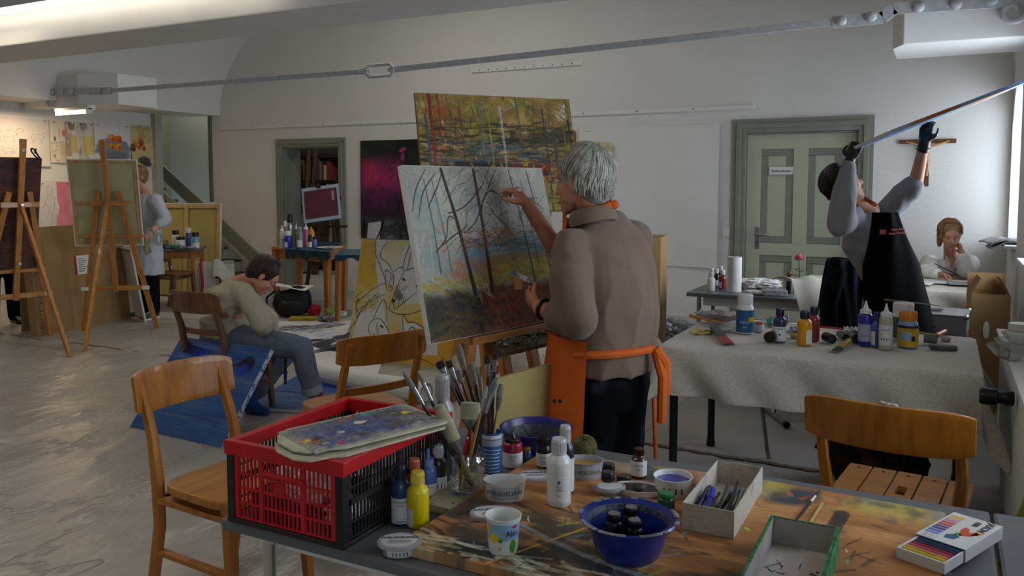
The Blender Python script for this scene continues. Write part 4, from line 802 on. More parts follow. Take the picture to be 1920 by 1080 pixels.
# --- landscape on the easel in front of the painter
def pic_px(name, label, BLp, BRp, TLp, th, art, edge, **k): return slab_pic(name, label, 'painting', BLp, BRp, TLp, th, art, edge, **k)
bl, br = Dp(808, 645, 2.90), Dp(1066, 595, 3.50); tl = Dp(763, 310, 3.02)
bl.z = br.z = (bl.z+br.z)/2
F, X, Y, Nn, fw, fh = pic_px('forest_painting', 'painting of bare trees over red ground on the easel before the painter', bl, br, tl, .022, art_forest().mat('art_forest', .75, .15, .15), M['canvas_white'])
mid = (bl+br)/2; az = math.atan2(-Nn.y, -Nn.x)-PI/2       # local +Y of the easel points behind the picture
mid = bl.lerp(br, .62)
E1 = easel('pine easel carrying the forest painting before the grey-haired painter', (mid.x, mid.y, 0), az, ledge=bl.z, mast=1.5, rear=.45, split=.2)
bk = -Vector((Nn.x, Nn.y, 0)).normalized(); E1.location = Vector((mid.x, mid.y, 0)) + bk*(.055-bl.z*.2+.035)
# the paint crusted tray of that easel
tr = thing('paint_tray', 'narrow easel tray crusted with green and brown paint under the forest painting', 'tray', (0, 0, 0))
tr.location = E1.location; tr.rotation_euler = (0, 0, az); zz = bl.z
trm = mat('crusted_paint', '5C5A2C', .6, c2='4A3A30', scale=24, bump=1, bscale=60, thr=(.4, .6))
MB().grid(lambda i, j: (-.18+i*.38, zz*.2-.14+.06*j, zz-.03-.045*(1-j)+.006*mnoise.noise(Vector((i*20, j*9, 2)))), 30, 4, th=.025, tdir=(0, .6, -.8)).build('tray_front', trm, tr)
b = MB()
for q in range(46): b.ball((-.18+.38*random.random(), zz*.2-.13+.05*random.random(), zz-.032-.02*random.random()), (.014*random.uniform(.5, 1.4), .008, .006), 8, 5)
b.build('paint_lumps', mat('paint_lumps', '8A8C5A', .5, c2='4E5A5E', scale=30, thr=(.45, .55)), tr, smooth=True)
# --- abstract canvas on the easel behind
bl, br = Dp(797, 404, 4.66), Dp(1092, 390, 5.06); tl = Dp(770, 173, 4.82); bl.z = br.z = (bl.z+br.z)/2
F2, X, Y, Nn, _, _ = pic_px('abstract_painting', 'large yellow and black abstract painting rising behind the forest painting', bl, br, tl, .02, art_abstract().mat('art_abstract', .5, .35), M['card2'])
mid = (bl+br)/2; az2 = math.atan2(-Nn.y, -Nn.x)-PI/2; bk = -Vector((Nn.x, Nn.y, 0)).normalized()
E2 = easel('pine easel half hidden behind the forest painting', Vector((mid.x, mid.y, 0))+bk*(.055-bl.z*.2+.035), az2, ledge=bl.z, mast=1.9)
o = Dp(1040, 320, 5.35); r_ = [(0, 0), (.14, 0), (.14, .24), (.13, .258), (.11, .265), (.03, .265), (.01, .258), (0, .24)]
tb = MB().prism(r_, o, RGT, UP, FWD, .018).build('wooden_board', M['orange_wood'], None, bevel=.003); tag(tb, 'round-cornered orange wooden board behind the right edge of the abstract painting', 'board')
lg = MB().bar(o+RGT*.07-UP*.0, Vector((o.x+RGT.x*.07, o.y+RGT.y*.07, 0)), .03, .02); lgo = lg.build('support_post', M['pine'], tb)
# --- dog drawing canvas standing on the floor
bl, br = Zp(650, 668, 0), Zp(846, 694, 0); tl = Dp(652, 447, (bl.dot(FWD))+.28)
pic_px('dog_drawing', 'yellow canvas with black line drawings of dogs standing on the floor', bl, br, tl, .035, art_dogs().mat('art_dogs', .6, .1), M['canvas_white'])
# --- blue canvases
bl, br = Zp(243, 801, 0.006), Zp(414, 840, 0.006); tl = Dp(315, 628, bl.dot(FWD)+.42); tl2 = bl+(tl-bl)
slab_pic('blue_painting', 'blue canvas with dark swirl leaning against the seated woman\'s chair', 'painting', bl, br, tl, .03, art_blue(51).mat('art_blue', .45, .2), mat('blue_white_edge', 'B9BFC4', .7, c2='3A5C90', scale=30, thr=(.42, .5)))
bl, br, tl = Zp(455, 768, .012), Zp(590, 778, .012), Zp(480, 706, .012)
br = Zp(640, 775, .012)
slab_pic('blue_painting', 'blue canvas with dark streak lying flat beside the woman\'s foot', 'painting', bl, br, tl, .02, art_blue(53, True).mat('art_blue_flat', .45, .2), M['canvas_white'])
bb = bpy.data.objects['blue_painting.001']; bb.location.z = .025
# --- ink sheets and paper rolls on the floor
def sheet(label, px, art, z=.012, lift=.02, name='ink_drawing', cat='drawing', seed=0, n=24):
    P = [Zp(x, y, z) for x, y in px]; o = P[0]                      # near-left, near-right, far-right, far-left
    def fn(i, j):
        q = P[0]*(1-i)*(1-j)+P[1]*i*(1-j)+P[2]*i*j+P[3]*(1-i)*j; e = (2*abs(i-.5))**4*lift+(2*abs(j-.5))**6*lift
        return q-o+Vector((0, 0, e*(.5+.5*math.sin(seed+i*5+j*7))+.004+.004*mnoise.noise(Vector((i*4+seed, j*4, 0)))))
    t = thing(name, label, cat, o); me = MB().grid(fn, n, n, th=.0015).build('sheet', art, t)
    ul = me.data.uv_layers.new(name='uv'); nv = (n+1)**2
    for lp in me.data.loops: vi = lp.vertex_index % nv; ul.data[lp.index].uv = ((vi % (n+1))/n, (vi//(n+1))/n)
    return t
sheet('white sheet with black ink animal drawing on the floor by the woman\'s hand', [(512, 645), (650, 632), (660, 598), (500, 608)], art_ink(201).mat('art_ink'), seed=1)
sheet('dark ink wash sheet on the floor beside the dog drawing', [(560, 668), (655, 650), (660, 625), (565, 652)], art_ink(203, False).mat('art_ink_dark'), seed=4, z=.02)
sheet('large white paper with a faint blue mark at the feet of the dog drawing', [(560, 690), (700, 725), (720, 672), (585, 655)], M['paper'], name='paper_sheet', cat='paper', seed=2, z=.008)
def roll(label, a, c, r, m_=None):
    A_, C_ = Zp(*a, r), Zp(*c, r); t = thing('paper_roll', label, 'paper roll', A_); d = (C_-A_)
    x, y, dd = frame_of(d); b = MB(); n = 40; pts = []
    for k in range(n+1):
        an = 2*PI*k/n*1.15; rr = r*(1-.06*k/n); pts.append((rr*math.cos(an), rr*math.sin(an)))
    vs = [x*p[0]+y*p[1] for p in pts]+[x*p[0]+y*p[1]+d for p in pts]; fs = [(i, i+1, i+n+2, i+n+1) for i in range(n)]; b.add(vs, fs)
    b.tube([Vector((0, 0, 0))+dd*.004, d-dd*.004], r*.72, 24); b.build('rolled_paper', m_ or M['paper'], t, smooth=True); return t
roll('thick white paper roll lying on the floor behind the middle chair', (590, 700), (800, 738), .075)
roll('thin white paper roll lying by the foot of the dog drawing', (560, 688), (760, 716), .035)

# --- easel with brown board, far left
bdir = CW(.80, -.60); P0 = CW(-4.86, 7.95); e1rz = math.atan2(bdir.y, bdir.x)-PI/2
E3 = easel('pine easel at the far left holding the brown board', P0, e1rz, ledge=.72, mast=1.95)
fx = Vector((math.cos(e1rz), math.sin(e1rz), 0)); nb = -bdir; L_ = .2
def ep(E, rz, x, z, dy): return E.location+Vector((math.cos(rz), math.sin(rz), 0))*x+Vector((-math.sin(rz), math.cos(rz), 0))*(z*L_+dy)+UP*z
# seen from behind: its picture side faces away
slab_pic('brown_board', 'brown painted board on the far left easel', 'painting', ep(E3, e1rz, .5, .72, -.03), ep(E3, e1rz, -.20, .72, -.03), ep(E3, e1rz, .5, 1.78, -.03), .02, art_brown().mat('art_brown', .6, .2), M['card2'])
b = MB(); q = ep(E3, e1rz, -.12, 1.8, -.01)
b.tube([q+UP*(.02+.05*math.sin(k*.7))+FWD*(.01*k-.03)+RGT*(.03*math.cos(k*.9)) for k in range(12)], .008, 6); tag(b.build('bulldog_clip', M['dark'], None, smooth=True), 'dark metal clip on top of the brown board', 'clip')
# --- easel with canvas seen from the back
bdir = CW(.18, -.98); e2rz = math.atan2(bdir.y, bdir.x)-PI/2; E4 = easel('pine easel with the large canvas seen from behind near the left wall', CW(-4.12, 8.62), e2rz, ledge=1.02, mast=1.97)
back_canvas('canvas_on_easel', 'stretched canvas seen from behind on the easel near the left wall', ep(E4, e2rz, .37, .90, -.035), ep(E4, e2rz, -.29, .90, -.035), ep(E4, e2rz, .47, 1.78, -.035), .02, .03)
# --- leaning canvas beside it, big canvas behind the side table
back_canvas('leaning_canvas', 'white canvas leaning behind the easel beside the person in white', Zp(237, 590, 0), Zp(272, 605, 0), Zp(237, 590, 0)+CW(-.27, .12, .82), .02, .03, M['canvas_white'], ((1, .45),))
q = CW(-4.95, 11.1); back_canvas('large_canvas', 'large tan canvas seen from behind standing by the side table', q, CW(-3.9, 10.92), q+CW(0, .12, 1.27), .035, .05, M['canvas_tan'], ((0, .52),))
# --- flat cardboard boxes
def carton(label, BL, BR, TL, th, m_=None, name='cardboard_box'):
    BL, BR, TL = Vector(BL), Vector(BR), Vector(TL); X = BR-BL; wd = X.length; X.normalize(); Y = TL-BL; Y -= X*Y.dot(X); ht = Y.length; Y.normalize(); Nn = X.cross(Y)
    t = thing(name, label, 'box', BL); MB().prism([(0, 0), (wd, 0), (wd, ht), (0, ht)], -Nn*th, X, Y, Nn, th).build('carton', m_ or M['card'], t, bevel=.006)
    MB().prism([(0, ht-.004), (wd, ht-.004), (wd, ht+.001), (0, ht+.001)], -Nn*th*.5, X, Y, Nn, th*.12).build('seam', M['card2'], t)
    return t, X, Y, Nn, wd, ht
BL, BR = Zp(72, 633, 0), Zp(246, 597, 0)
carton('second flat carton behind the wide flat cardboard box at far left', BL+CW(-.34, .30), BL+CW(-.02, .55), BL+CW(-.36, .38, 1.0), .05, M['card2'])
t, X, Y, Nn, wd, ht = carton('wide flat cardboard box leaning behind the two far easels', BL, BR, BL+CW(-.10, .02, 1.10), .1)
lp_ = Vector((0, 0, 0))+X*wd*.43+Y*ht*.52
MB().prism([(0, 0), (.22, 0), (.22, .2), (0, .2)], lp_, X, Y, Nn, .002).build('shipping_label', M['paper'], t)
MB().prism([(0, 0), (.03, 0), (.03, .2), (0, .2)], lp_, X, Y, Nn, .003).build('label_stripe', mat('label_red', 'A8202A', .6), t)
for k in range(7): MB().prism([(.05, .03+k*.022), (.12+.05*((k*7) % 3)/2, .03+k*.022), (.12+.05*((k*7) % 3)/2, .036+k*.022), (.05, .036+k*.022)], lp_, X, Y, Nn, .003).build('label_print', M['sign_ink'], t)
text_mb('UTILOZTE-C33388', .085, X*.07+Y*.42, -Y, X, bold=.001).build('box_print', M['brownwood'], t)
# tall carton behind the painter
BL, BR = CW(1.03, 6.35), CW(1.14, 6.35)
BLp, BRp = Zp(1198, 598, 0), Zp(1236, 604, 0)
t = thing('cardboard_box', 'tall slim cardboard box standing on end behind the painter', 'box', CW(1.02, 6.3)); d0 = 6.3
x0, x1, x2 = (1150-960)/1550*d0, (1240-960)/1550*d0, (1250-960)/1550*(d0+.3); zt = 1.55-(446-342)/1550*d0
b = MB(); o = CW(1.02, 6.3); b.hexa([CW(*q)-o for q in ((x0, d0, 0), (x1, d0, 0), (x2, d0+.25, 0), (x0+.05, d0+.25, 0), (x0, d0, zt), (x1, d0, zt), (x2, d0+.25, zt+.01), (x0+.05, d0+.25, zt+.01))]); b.build('carton', M['card'], t, bevel=.004)
text_mb('WORTELOENPLATTEN', .06, CW(x1+.012, d0+.06, zt*.5)-o, UP*1, CW(-(x2-x1), -.25)*-1, bold=.001).build('box_print', M['ink'], t)
b = MB().tube([CW(x0+.2, d0-.012, zt)-o, CW(x0+.2, d0-.012, .0)-o], .003, 4); b.build('seam', M['card2'], t)
# tan board leaning low behind the brushes
bl = Zp(935, 830, 0); d = 4.55; o = CW((938-960)/1550*d, d); o2 = CW((1035-960)/1550*d, d)
b = MB(); q0, q1 = CW((925-960)/1550*2.86, 2.86), CW((1040-960)/1550*3.0, 3.0); u = CW(.0, .06); z1 = 1.55-(716-342)/1550*2.92
b.hexa([q0, q1, q1+CW(0, .02), q0+CW(0, .02), q0+u+UP*z1, q1+u+UP*(z1+.03), q1+u+CW(0, .02)+UP*(z1+.03), q0+u+CW(0, .02)+UP*z1]); tag(b.build('fibreboard', M['canvas_tan'], None, bevel=.002), 'tan board leaning low between the brushes and the orange apron', 'board')

# ---------------------------------------------------------------- chairs
def chair(label, loc, rz, wd=.42, slats=False, W_=None, top=.86, bh=.14, seatm=None, rail=True, lean=.11, dp=.42, tw=None):
    W_ = W_ or M['beech']; t = thing('wooden_chair', label, 'chair', loc, rz); h = wd/2; sm = seatm or M['beech_p']; tw = tw or wd; ht_ = tw/2
    for s_ in (-1, 1):
        MB().tube([(s_*(h-.02), -dp/2-.06, 0), (s_*(h-.02), -dp/2+.005, .30), (s_*(h-.02), -dp/2, .47), (s_*(ht_-.025), -dp/2-.03, .62), (s_*(ht_-.03), -dp/2-lean, top-.03)], [.024, .025, .027, .024, .019], 8, flat=.8).build('rear_leg', W_, t, smooth=True)
        MB().bar((s_*(h-.04), dp/2-.05, .44), (s_*(h-.025), dp/2-.02, 0), .042, .042, (0, 1, 0), .03, .03).build('front_leg', W_, t, bevel=.004)
        MB().bar((s_*(h-.03), -dp/2+.01, .40), (s_*(h-.04), dp/2-.05, .40), .02, .055, (1, 0, 0)).build('side_rail', W_, t, bevel=.002)
        MB().bar((s_*(h-.022), -dp/2-.01, .2), (s_*(h-.03), dp/2-.035, .2), .018, .03, (1, 0, 0)).build('stretcher', W_, t, bevel=.002)
    MB().bar((-h+.04, dp/2-.05, .40), (h-.04, dp/2-.05, .40), .02, .055, (0, 1, 0)).build('front_rail', W_, t, bevel=.002)
    MB().bar((-h+.03, -dp/2+.01, .40), (h-.03, -dp/2+.01, .40), .02, .055, (0, 1, 0)).build('back_rail', W_, t, bevel=.002)
    def bd(i, j):
        x = (i-.5)*(tw+.03); e = 1-(2*abs(i-.5))**6*.22; zc = top-bh/2; return (x, -dp/2-lean+(.028 if not slats else -.004)-.05*(1-(2*(i-.5))**2)-.02*(j-.5), zc+(j-.5)*bh*e)
    MB().grid(bd, 20, 6, th=.02, tdir=(0, 1, .0)).build('backrest', M['beech'] if W_ is M['beech'] else M['brownwood'], t, smooth=True, bevel=.003)
    def bd2(i, j): return ((i-.5)*(wd-.05), -dp/2-.01-.03*(1-(2*(i-.5))**2), .585+(j-.5)*.035)
    if rail and not slats: MB().grid(bd2, 12, 1, th=.016, tdir=(0, 1, 0)).build('lower_back_rail', W_, t)
    if slats:
        n = 5; sw = wd/n
        for k in range(n):
            x0 = -h+k*sw+.003; x1 = x0+sw-.006
            if k == 2:
                b = MB(); xm, r1, y_ = (x0+x1)/2, .016, .04
                for bx in (((x0+xm-r1)/2, 0, xm-r1-x0, dp), ((x1+xm+r1)/2, 0, x1-xm-r1, dp)): b.box((bx[0], bx[1], .456), (bx[2], bx[3], .018))
                b.box((xm, (-dp/2-.045+0)/2+.0, .456), (2*r1, dp/2-.045, .018)); b.box((xm, (dp/2+.045)/2, .456), (2*r1, dp/2-.045, .018))
                b.build('slat', sm, t)
            else: MB().box(((x0+x1)/2, 0, .456), (x1-x0, dp, .018)).build('slat', sm, t, bevel=.002)
            for yy in (-dp/2+.04, dp/2-.04): MB().lathe([(.006, 0), (.006, .0015)], ((x0+x1)/2, yy, .465), 8).build('screw', M['dark'], t)
    else:
        pol = []; 
        for k in range(40):
            a_ = 2*PI*k/40; c_, s_ = math.cos(a_), math.sin(a_); n_ = 4.2; pol.append((h*abs(c_)**(2/n_)*math.copysign(1, c_), (dp/2)*abs(s_)**(2/n_)*math.copysign(1, s_)+.01))
        MB().prism(pol, (0, 0, .435), (1, 0, 0), (0, 1, 0), (0, 0, 1), .03).build('seat', sm, t, bevel=.006)
    return t
def face(v): return math.atan2(v.y, v.x)-PI/2      # rz that turns local +Y towards v
c1 = CW(-1.235, 3.12); f1 = CW(.84, -.54); bk = f1.normalized()
chair('varnished wooden chair with paint-specked round seat at the left foreground', c1+bk*.26, face(f1), wd=.40, tw=.40, bh=.16, rail=False)
f2_ = CW(-.62, .78).normalized(); chair('varnished wooden chair with plain backrest behind the red crate', CW(-.60, 3.80)+f2_*.28, face(f2_), wd=.44)
f3 = CW(.48, .88).normalized(); CH3 = chair('worn brown wooden chair under the seated woman in jeans', CW(-2.02, 5.27)+f3*.26, face(f3), wd=.42, W_=M['brownwood'], seatm=M['brownwood'])
f4 = CW(.56, .83).normalized(); q4 = CW(1.205, 2.60); C4 = chair('varnished wooden chair with slatted hand-hole seat beside the felt covered table', q4+f4*.30, face(f4), wd=.43, slats=True, tw=.47, bh=.15, lean=.13)
b = MB()
for k in range(9): b.ball((.03-.008*k+.01*math.sin(k*3), -.375-.012*(k < 4), .862-.011*max(0, k-4)*2), (.012 if k < 6 else .004, .006, .007), 8, 5)
b.build('dried_paint_smear', mat('paint_smear', 'A8A59A', .6), C4, smooth=True)
f5 = CW(-.55, .83).normalized(); chair('small brown wooden chair under the side table with jars', CW(-4.12, 10.0), face(CW(.9, -.4)), wd=.38, W_=M['brownwood'], top=.84, seatm=M['brownwood'])

# ---------------------------------------------------------------- tables
def leg_table(name, label, x0, x1, y0, y1, z, topm, legm, lt=.05, apron=.09, overh=.02, ins=.03, th=.028, rnd=False, cat='table', loc=None, rz=0, legs=None):
    t = thing(name, label, cat, loc or ((x0+x1)/2, (y0+y1)/2, 0), rz); w_, d_ = x1-x0, y1-y0
    MB().box((0, 0, z-th/2), (w_, d_, th)).build('tabletop', topm, t, bevel=.006)
    for sx in (-1, 1):
        for sy in (-1, 1):
            x, y = sx*(w_/2-ins-lt/2), sy*(d_/2-ins-lt/2)
            if rnd: MB().cyl((x, y, 0), (x, y, z-th), lt/2, n=14).build('leg', legm, t, smooth=True); MB().lathe([(lt*.62, 0), (lt*.62, .02), (lt*.5, .05)], (x, y, 0), 12).build('leg_cap', M['black'], t)
            else: MB().bar((x, y, z-th), (x, y, 0), lt, lt, (0, 1, 0), lt*.72, lt*.72).build('leg', legm, t, bevel=.003)
    if apron:
        for sy in (-1, 1): MB().box((0, sy*(d_/2-ins-lt/2), z-th-apron/2), (w_-2*ins-lt, .02, apron)).build('apron', legm, t)
        for sx in (-1, 1): MB().box((sx*(w_/2-ins-lt/2), 0, z-th-apron/2), (.02, d_-2*ins-lt, apron)).build('apron', legm, t)
    return t
# wooden table before the open doorway
tc_ = CW((578-960)/1550*10.2, 10.2); fl_ = Zp(541, 556, 0); fr_ = Zp(611, 585, 0)
T1 = thing('wooden_table', 'orange wooden table partly covered in blue foil before the open doorway', 'table', (0, 0, 0))
A_ = Zp(611, 585, 0); B_ = Zp(643, 602, 0)
d = 9.95; zt = .75
def tp(px, d_, z=0): return CW((px-960)/1550*d_, d_, z)
fo = [tp(516, 10.3), tp(612, 9.75), tp(640, 10.9), tp(560, 11.3)]; fo = [q for q in fo]
T1.location = sum(fo, Vector())/4
for q in fo: MB().bar(q+UP*(zt-.03), q, .075, .075, (0, 1, 0), .055, .055).build('leg', M['orange_wood'], T1, world=True, bevel=.004)
for a_, c_ in zip(fo, fo[1:]+fo[:1]): MB().bar(a_+UP*(zt-.09), c_+UP*(zt-.09), .025, .11, UP).build('apron', M['orange_wood'], T1, world=True)
cn = T1.location; ex = [cn+(q-cn)*1.13 for q in fo]
MB().hexa([q+UP*(zt-.03) for q in ex]+[q+UP*zt for q in ex]).build('tabletop', M['orange_wood'], T1, world=True, bevel=.004)
# small table right of it, seen past the dog drawing
fo2 = [tp(634, 9.1), tp(700, 9.1), tp(705, 9.7), tp(645, 9.8)]; T2 = thing('wooden_table', 'small wooden table mostly hidden behind the dog drawing', 'table', sum(fo2, Vector())/4)
for q in fo2: MB().bar(q+UP*(zt-.03), q+(q-T2.location)*.12, .06, .05, (0, 1, 0), .05, .04).build('leg', M['orange_wood'], T2, world=True, bevel=.004)
cn = T2.location; MB().hexa([cn+(q-cn)*1.15+UP*(zt-.03) for q in fo2]+[cn+(q-cn)*1.15+UP*zt for q in fo2]).build('tabletop', M['orange_wood'], T2, world=True, bevel=.004)
foil = mat('blue_foil', '2A6478', .3, c2='1C4458', scale=14, bump=1.2, bscale=22, spec=.8, metal=.2)
ex = [T1.location+(q-T1.location)*1.16 for q in fo]
def foilf(i, j):
    a_ = ex[0].lerp(ex[1], .27+.73*i); c_ = ex[3].lerp(ex[2], .1+.9*i); u_ = min(1, max(0, (j-.22)/.78)); q = a_.lerp(c_, u_*.96); dr = max(0, .22-j)/.22*(.11+.03*math.sin(i*17)+.02*math.sin(i*41))
    q = q+CW(0, -.012 if j < .22 else 0); return q+UP*(zt+.006-dr+.006*mnoise.noise(Vector((i*9, j*9, 0))))
tag(MB().grid(foilf, 60, 26, th=.002).build('blue_foil_cover', foil, None, smooth=True), 'crumpled blue foil cover draped over the wooden table by the doorway', 'cover')
rf = [T2.location+(q-T2.location)*1.2 for q in fo2]
tag(MB().grid(lambda i, j: (rf[0].lerp(rf[1], i)).lerp(rf[3].lerp(rf[2], i), max(0, (j-.2)/.8))+UP*(zt+.006-(max(0, .2-j)/.2)*(.05+.02*math.sin(i*13)))+UP*.004*mnoise.noise(Vector((i*8, j*8, 3))), 30, 20, th=.002).build('blue_foil_cover', foil, None, smooth=True), 'blue foil cover over the small hidden table beside the dog drawing', 'cover')
# side table with jars at the left
leg_table('side_table', 'small grey-topped side table with paint jars before the large tan canvas', -.5, .5, -.3, .3, .73, M['grey_top'], M['orange_wood'], loc=CW(-4.42, 10.35), rz=R(8)+YAW)
# grey table by the pale green door
leg_table('grey_table', 'grey folding table with paper towel roll before the pale green door', -1.66, -.42, 5.98, 6.56, .74, M['grey_top'], M['steel'], lt=.032, apron=0, rnd=True, th=.03, ins=.06)
gt = bpy.data.objects['grey_table']; MB().box((0, -.16, .665), (1.05, .02, .06)).build('apron', M['white'], gt)
nt_ = None
# ================================================================ NEAR TABLES AND EVERYTHING ON THEM
def lam_table(label, x0, x1, y0, y1, z=.74):
    t = thing('grey_table', label, 'table', ((x0+x1)/2, (y0+y1)/2, 0)); w_, d_ = x1-x0, y1-y0
    MB().box((0, 0, z-.014), (w_, d_, .028)).build('tabletop', M['grey_top'], t, bevel=.009)
    for sx in (-1, 1):
        for sy in (-1, 1):
            b = MB().tube([(sx*(w_/2-.09), sy*(d_/2-.07), 0), (sx*(w_/2-.09), sy*(d_/2-.07), z-.07), (sx*(w_/2-.12), sy*(d_/2-.07), z-.045), (sx*(w_/2-.2), sy*(d_/2-.07), z-.045)], .016, 12); b.build('leg', M['chrome'], t, smooth=True)
    for sy in (-1, 1): MB().box((0, sy*(d_/2-.075), z-.05), (w_-.3, .02, .044)).build('side_beam', M['white'], t)
    return t
lam_table('dark grey laminate table at the lower left under the red crate', -1.525, .128, 1.40, 2.31)
lam_table('grey laminate table at the lower right corner beside the painted board', .134, .50, 1.15, 2.31)
ZT, ZB = .741, .764
A = art_board(); bd = thing('painted_board', 'paint-streaked plywood board lying across the near tables', 'board', (-1.035, 1.44, .7415))
bw, bh_ = 1.085, .765
MB().prism([(0, 0), (bw, .0), (bw-.02, bh_-.02), (.62, bh_+.005), (.02, bh_-.06)], (0, 0, 0), (1, 0, 0), (0, 1, 0), (0, 0, 1), .022).build('panel', A.mat('art_tabletop', .5, .25), bd, uvfn=lambda co: (co.x/bw, co.y/(bh_+.01)))
b = MB()
for k in range(70): x = random.uniform(.02, bw-.05); b.ball((x, random.uniform(.005, .05), .021), (random.uniform(.008, .03), random.uniform(.003, .009), .0035), 8, 4)
tag(b.build('dried_paint_ridge', mat('dried_paint', 'A9AE96', .5, c2='6E6E50', scale=16, thr=(.4, .6)), bd, smooth=True), kind='stuff')

def at_item(px, yb, wpx, zp):
    f = Zp(px, yb, zp); d = f.dot(FWD); r = wpx/2*d/FPX; d += r; return CW((px-960)/FPX*d, d, zp), r*(d/(d-r)), d
def hgt(px, yt, d, zp, back=0): return Dp(px, yt, d+back).z-zp
def plas(name, c, rough=.32): return mat(name, c, rough, var=.04, scale=9, coat=.15)
def vface(loc):      # unit vector from an item toward the viewer, level
    v = Vector((-loc[0], -loc[1], 0)); return v.normalized()
def band(name, r, z0, z1, m_, parent, a0=0, span=360, n=32, th=.0006):
    """a label wrapped round a cylinder, centred on local -Y rotated by a0"""
    b = MB(); n = max(4, int(n*span/360)); vs = []
    for i in range(n+1):
        a = R(-90+a0-span/2+span*i/n)
        for rr in (r, r+th):
            for z in (z0, z1): vs.append((rr*math.cos(a), rr*math.sin(a), z))
    fs = []
    for i in range(n):
        k = i*4; fs += [(k+2, k+6, k+7, k+3), (k, k+1, k+5, k+4), (k+1, k+3, k+7, k+5), (k, k+4, k+6, k+2)]
    fs += [(0, 2, 3, 1), (4*n, 4*n+1, 4*n+3, 4*n+2)]
    return b.add(vs, fs).build(name, m_, parent, smooth=True)
def bottle(label, loc, r, h, body, cap, kind='round', lab=None, txt=(), name='paint_bottle', cat='bottle', group=None, rz=None, labz=(.08, .5), span=200, a0=0, tcol=None):
    """lathe-turned bottle whose label side faces the viewer"""
    v = vface(loc); rz = (math.atan2(v.y, v.x)+PI/2) if rz is None else rz
    t = thing(name, label, cat, loc, rz, group)
    if kind == 'round':   # shoulder then broad cap
        hb = h*.76; P = [(r*.9, 0), (r, .004), (r, hb*.82), (r*.96, hb*.88), (r*.8, hb*.95), (r*.58, hb), (r*.55, hb+.003)]; C = [(r*.60, hb), (r*.62, hb+.003), (r*.60, h-.004), (r*.56, h)]
    elif kind == 'spout':
        hb = h*.72; P = [(r*.9, 0), (r, .004), (r, hb*.9), (r*.92, hb*.97), (r*.75, hb), (r*.7, hb+.002)]; C = [(r*.82, hb), (r*.84, hb+.004), (r*.8, hb+h*.08), (r*.4, hb+h*.11), (r*.2, h*.93), (r*.1, h)]
    elif kind == 'short':
        hb = h*.74; P = [(r*.9, 0), (r, .005), (r, hb*.78), (r*.93, hb*.9), (r*.78, hb), (r*.76, hb+.002)]; C = [(r*.82, hb), (r*.84, hb+.004), (r*.82, h-.004), (r*.78, h)]
    elif kind == 'pump':
        hb = h*.66; P = [(r*.9, 0), (r, .004), (r, hb*.85), (r*.85, hb*.95), (r*.65, hb), (r*.62, hb+.002)]; C = [(r*.68, hb), (r*.7, hb+.004), (r*.68, hb+h*.14), (r*.25, hb+h*.15), (r*.22, h*.95), (r*.14, h)]
    elif kind == 'apoth':
        hb = h*.68; P = [(r*.92, 0), (r, .004), (r, hb*.88), (r*.9, hb*.97), (r*.6, hb+h*.04), (r*.5, hb+h*.07), (r*.5, hb+h*.1)]; C = [(r*.62, hb+h*.09), (r*.64, hb+h*.1), (r*.62, h-.003), (r*.58, h)]; hb += h*.09
    elif kind == 'jar':
        hb = h*.78; P = [(r*.92, 0), (r, .004), (r, hb*.86), (r*.9, hb*.97), (r*.8, hb)]; C = [(r*.88, hb), (r*.9, hb+.003), (r*.88, h-.003), (r*.82, h)]
    MB().lathe(P, n=28).build('bottle_body', body, t, smooth=True); cb = MB().lathe(C, n=28)
    co = cb.build('cap', cap, t, smooth=True)
    if kind in ('round', 'short', 'jar', 'apoth'):
        rb = MB(); zc, rc = C[1][1], C[1][0]
        for k in range(24):
            a = 2*PI*k/24; rb.box((rc*math.cos(a), rc*math.sin(a), (zc+C[2][1])/2), (.0012, .0012, (C[2][1]-zc)*.8))
        rb.build('cap_ribs', cap, co)['kind'] = 'stuff'
    if lab is not None:
        z0, z1 = hb*labz[0], hb*labz[1]
        lo = band('paper_label', r, z0, z1, lab, t, a0, span)
        for (s_, size, fz) in txt:
            a = R(a0); X = Vector((math.cos(a), math.sin(a), 0)); nrm = Vector((math.sin(a), -math.cos(a), 0))
            text_mb(s_, size, nrm*(r+.0008)+UP*(z0+(z1-z0)*fz), X, UP, wrap=r+.0008).build('lettering', tcol or M['sign_ink'], lo)
    return t
def px_bottle(label, px, yb, yt, w_, zp, body, cap, **k):
    c, r, d = at_item(px, yb, w_, zp); h = hgt(px, yt, d, zp, r*.5); return bottle(label, c, r, h, body, cap, **k)
WL = plas('label_white', 'D4D4D2', .5)
clear = plas('clear_cap', 'C9CACC', .2)
px_bottle('dark blue acrylic bottle with white label beside the red crate', 746, 988, 868, 36, ZT, plas('p_darkblue', '173A63'), plas('p_navy', '141D3C'), lab=WL, txt=(('AKADEMIE', .0085, .86), ('Acrylic', .007, .72), ('▬▬▬▬', .006, .1)), labz=(.06, .62))
px_bottle('bright yellow acrylic bottle with yellow cap beside the dark blue one', 779, 993, 880, 43, ZT, plas('p_yellow', 'D9C60F'), plas('p_yellowcap', 'D9C850', .2), lab=WL, labz=(.05, .48), span=70, a0=-62)
px_bottle('orange-red paint bottle standing behind the bright yellow bottle', 773, 962, 857, 34, ZT, plas('p_orange', 'C4441E'), plas('p_orangecap', 'D0765A', .2))
px_bottle('light blue paint bottle with pointed cap behind the orange-red bottle', 799, 940, 838, 34, ZT, plas('p_lightblue', '5470B8'), plas('p_lbluecap', '7C90C8', .25), kind='pump', lab=WL, labz=(.03, .5), txt=(('AKADEMIE', .006, .8),))
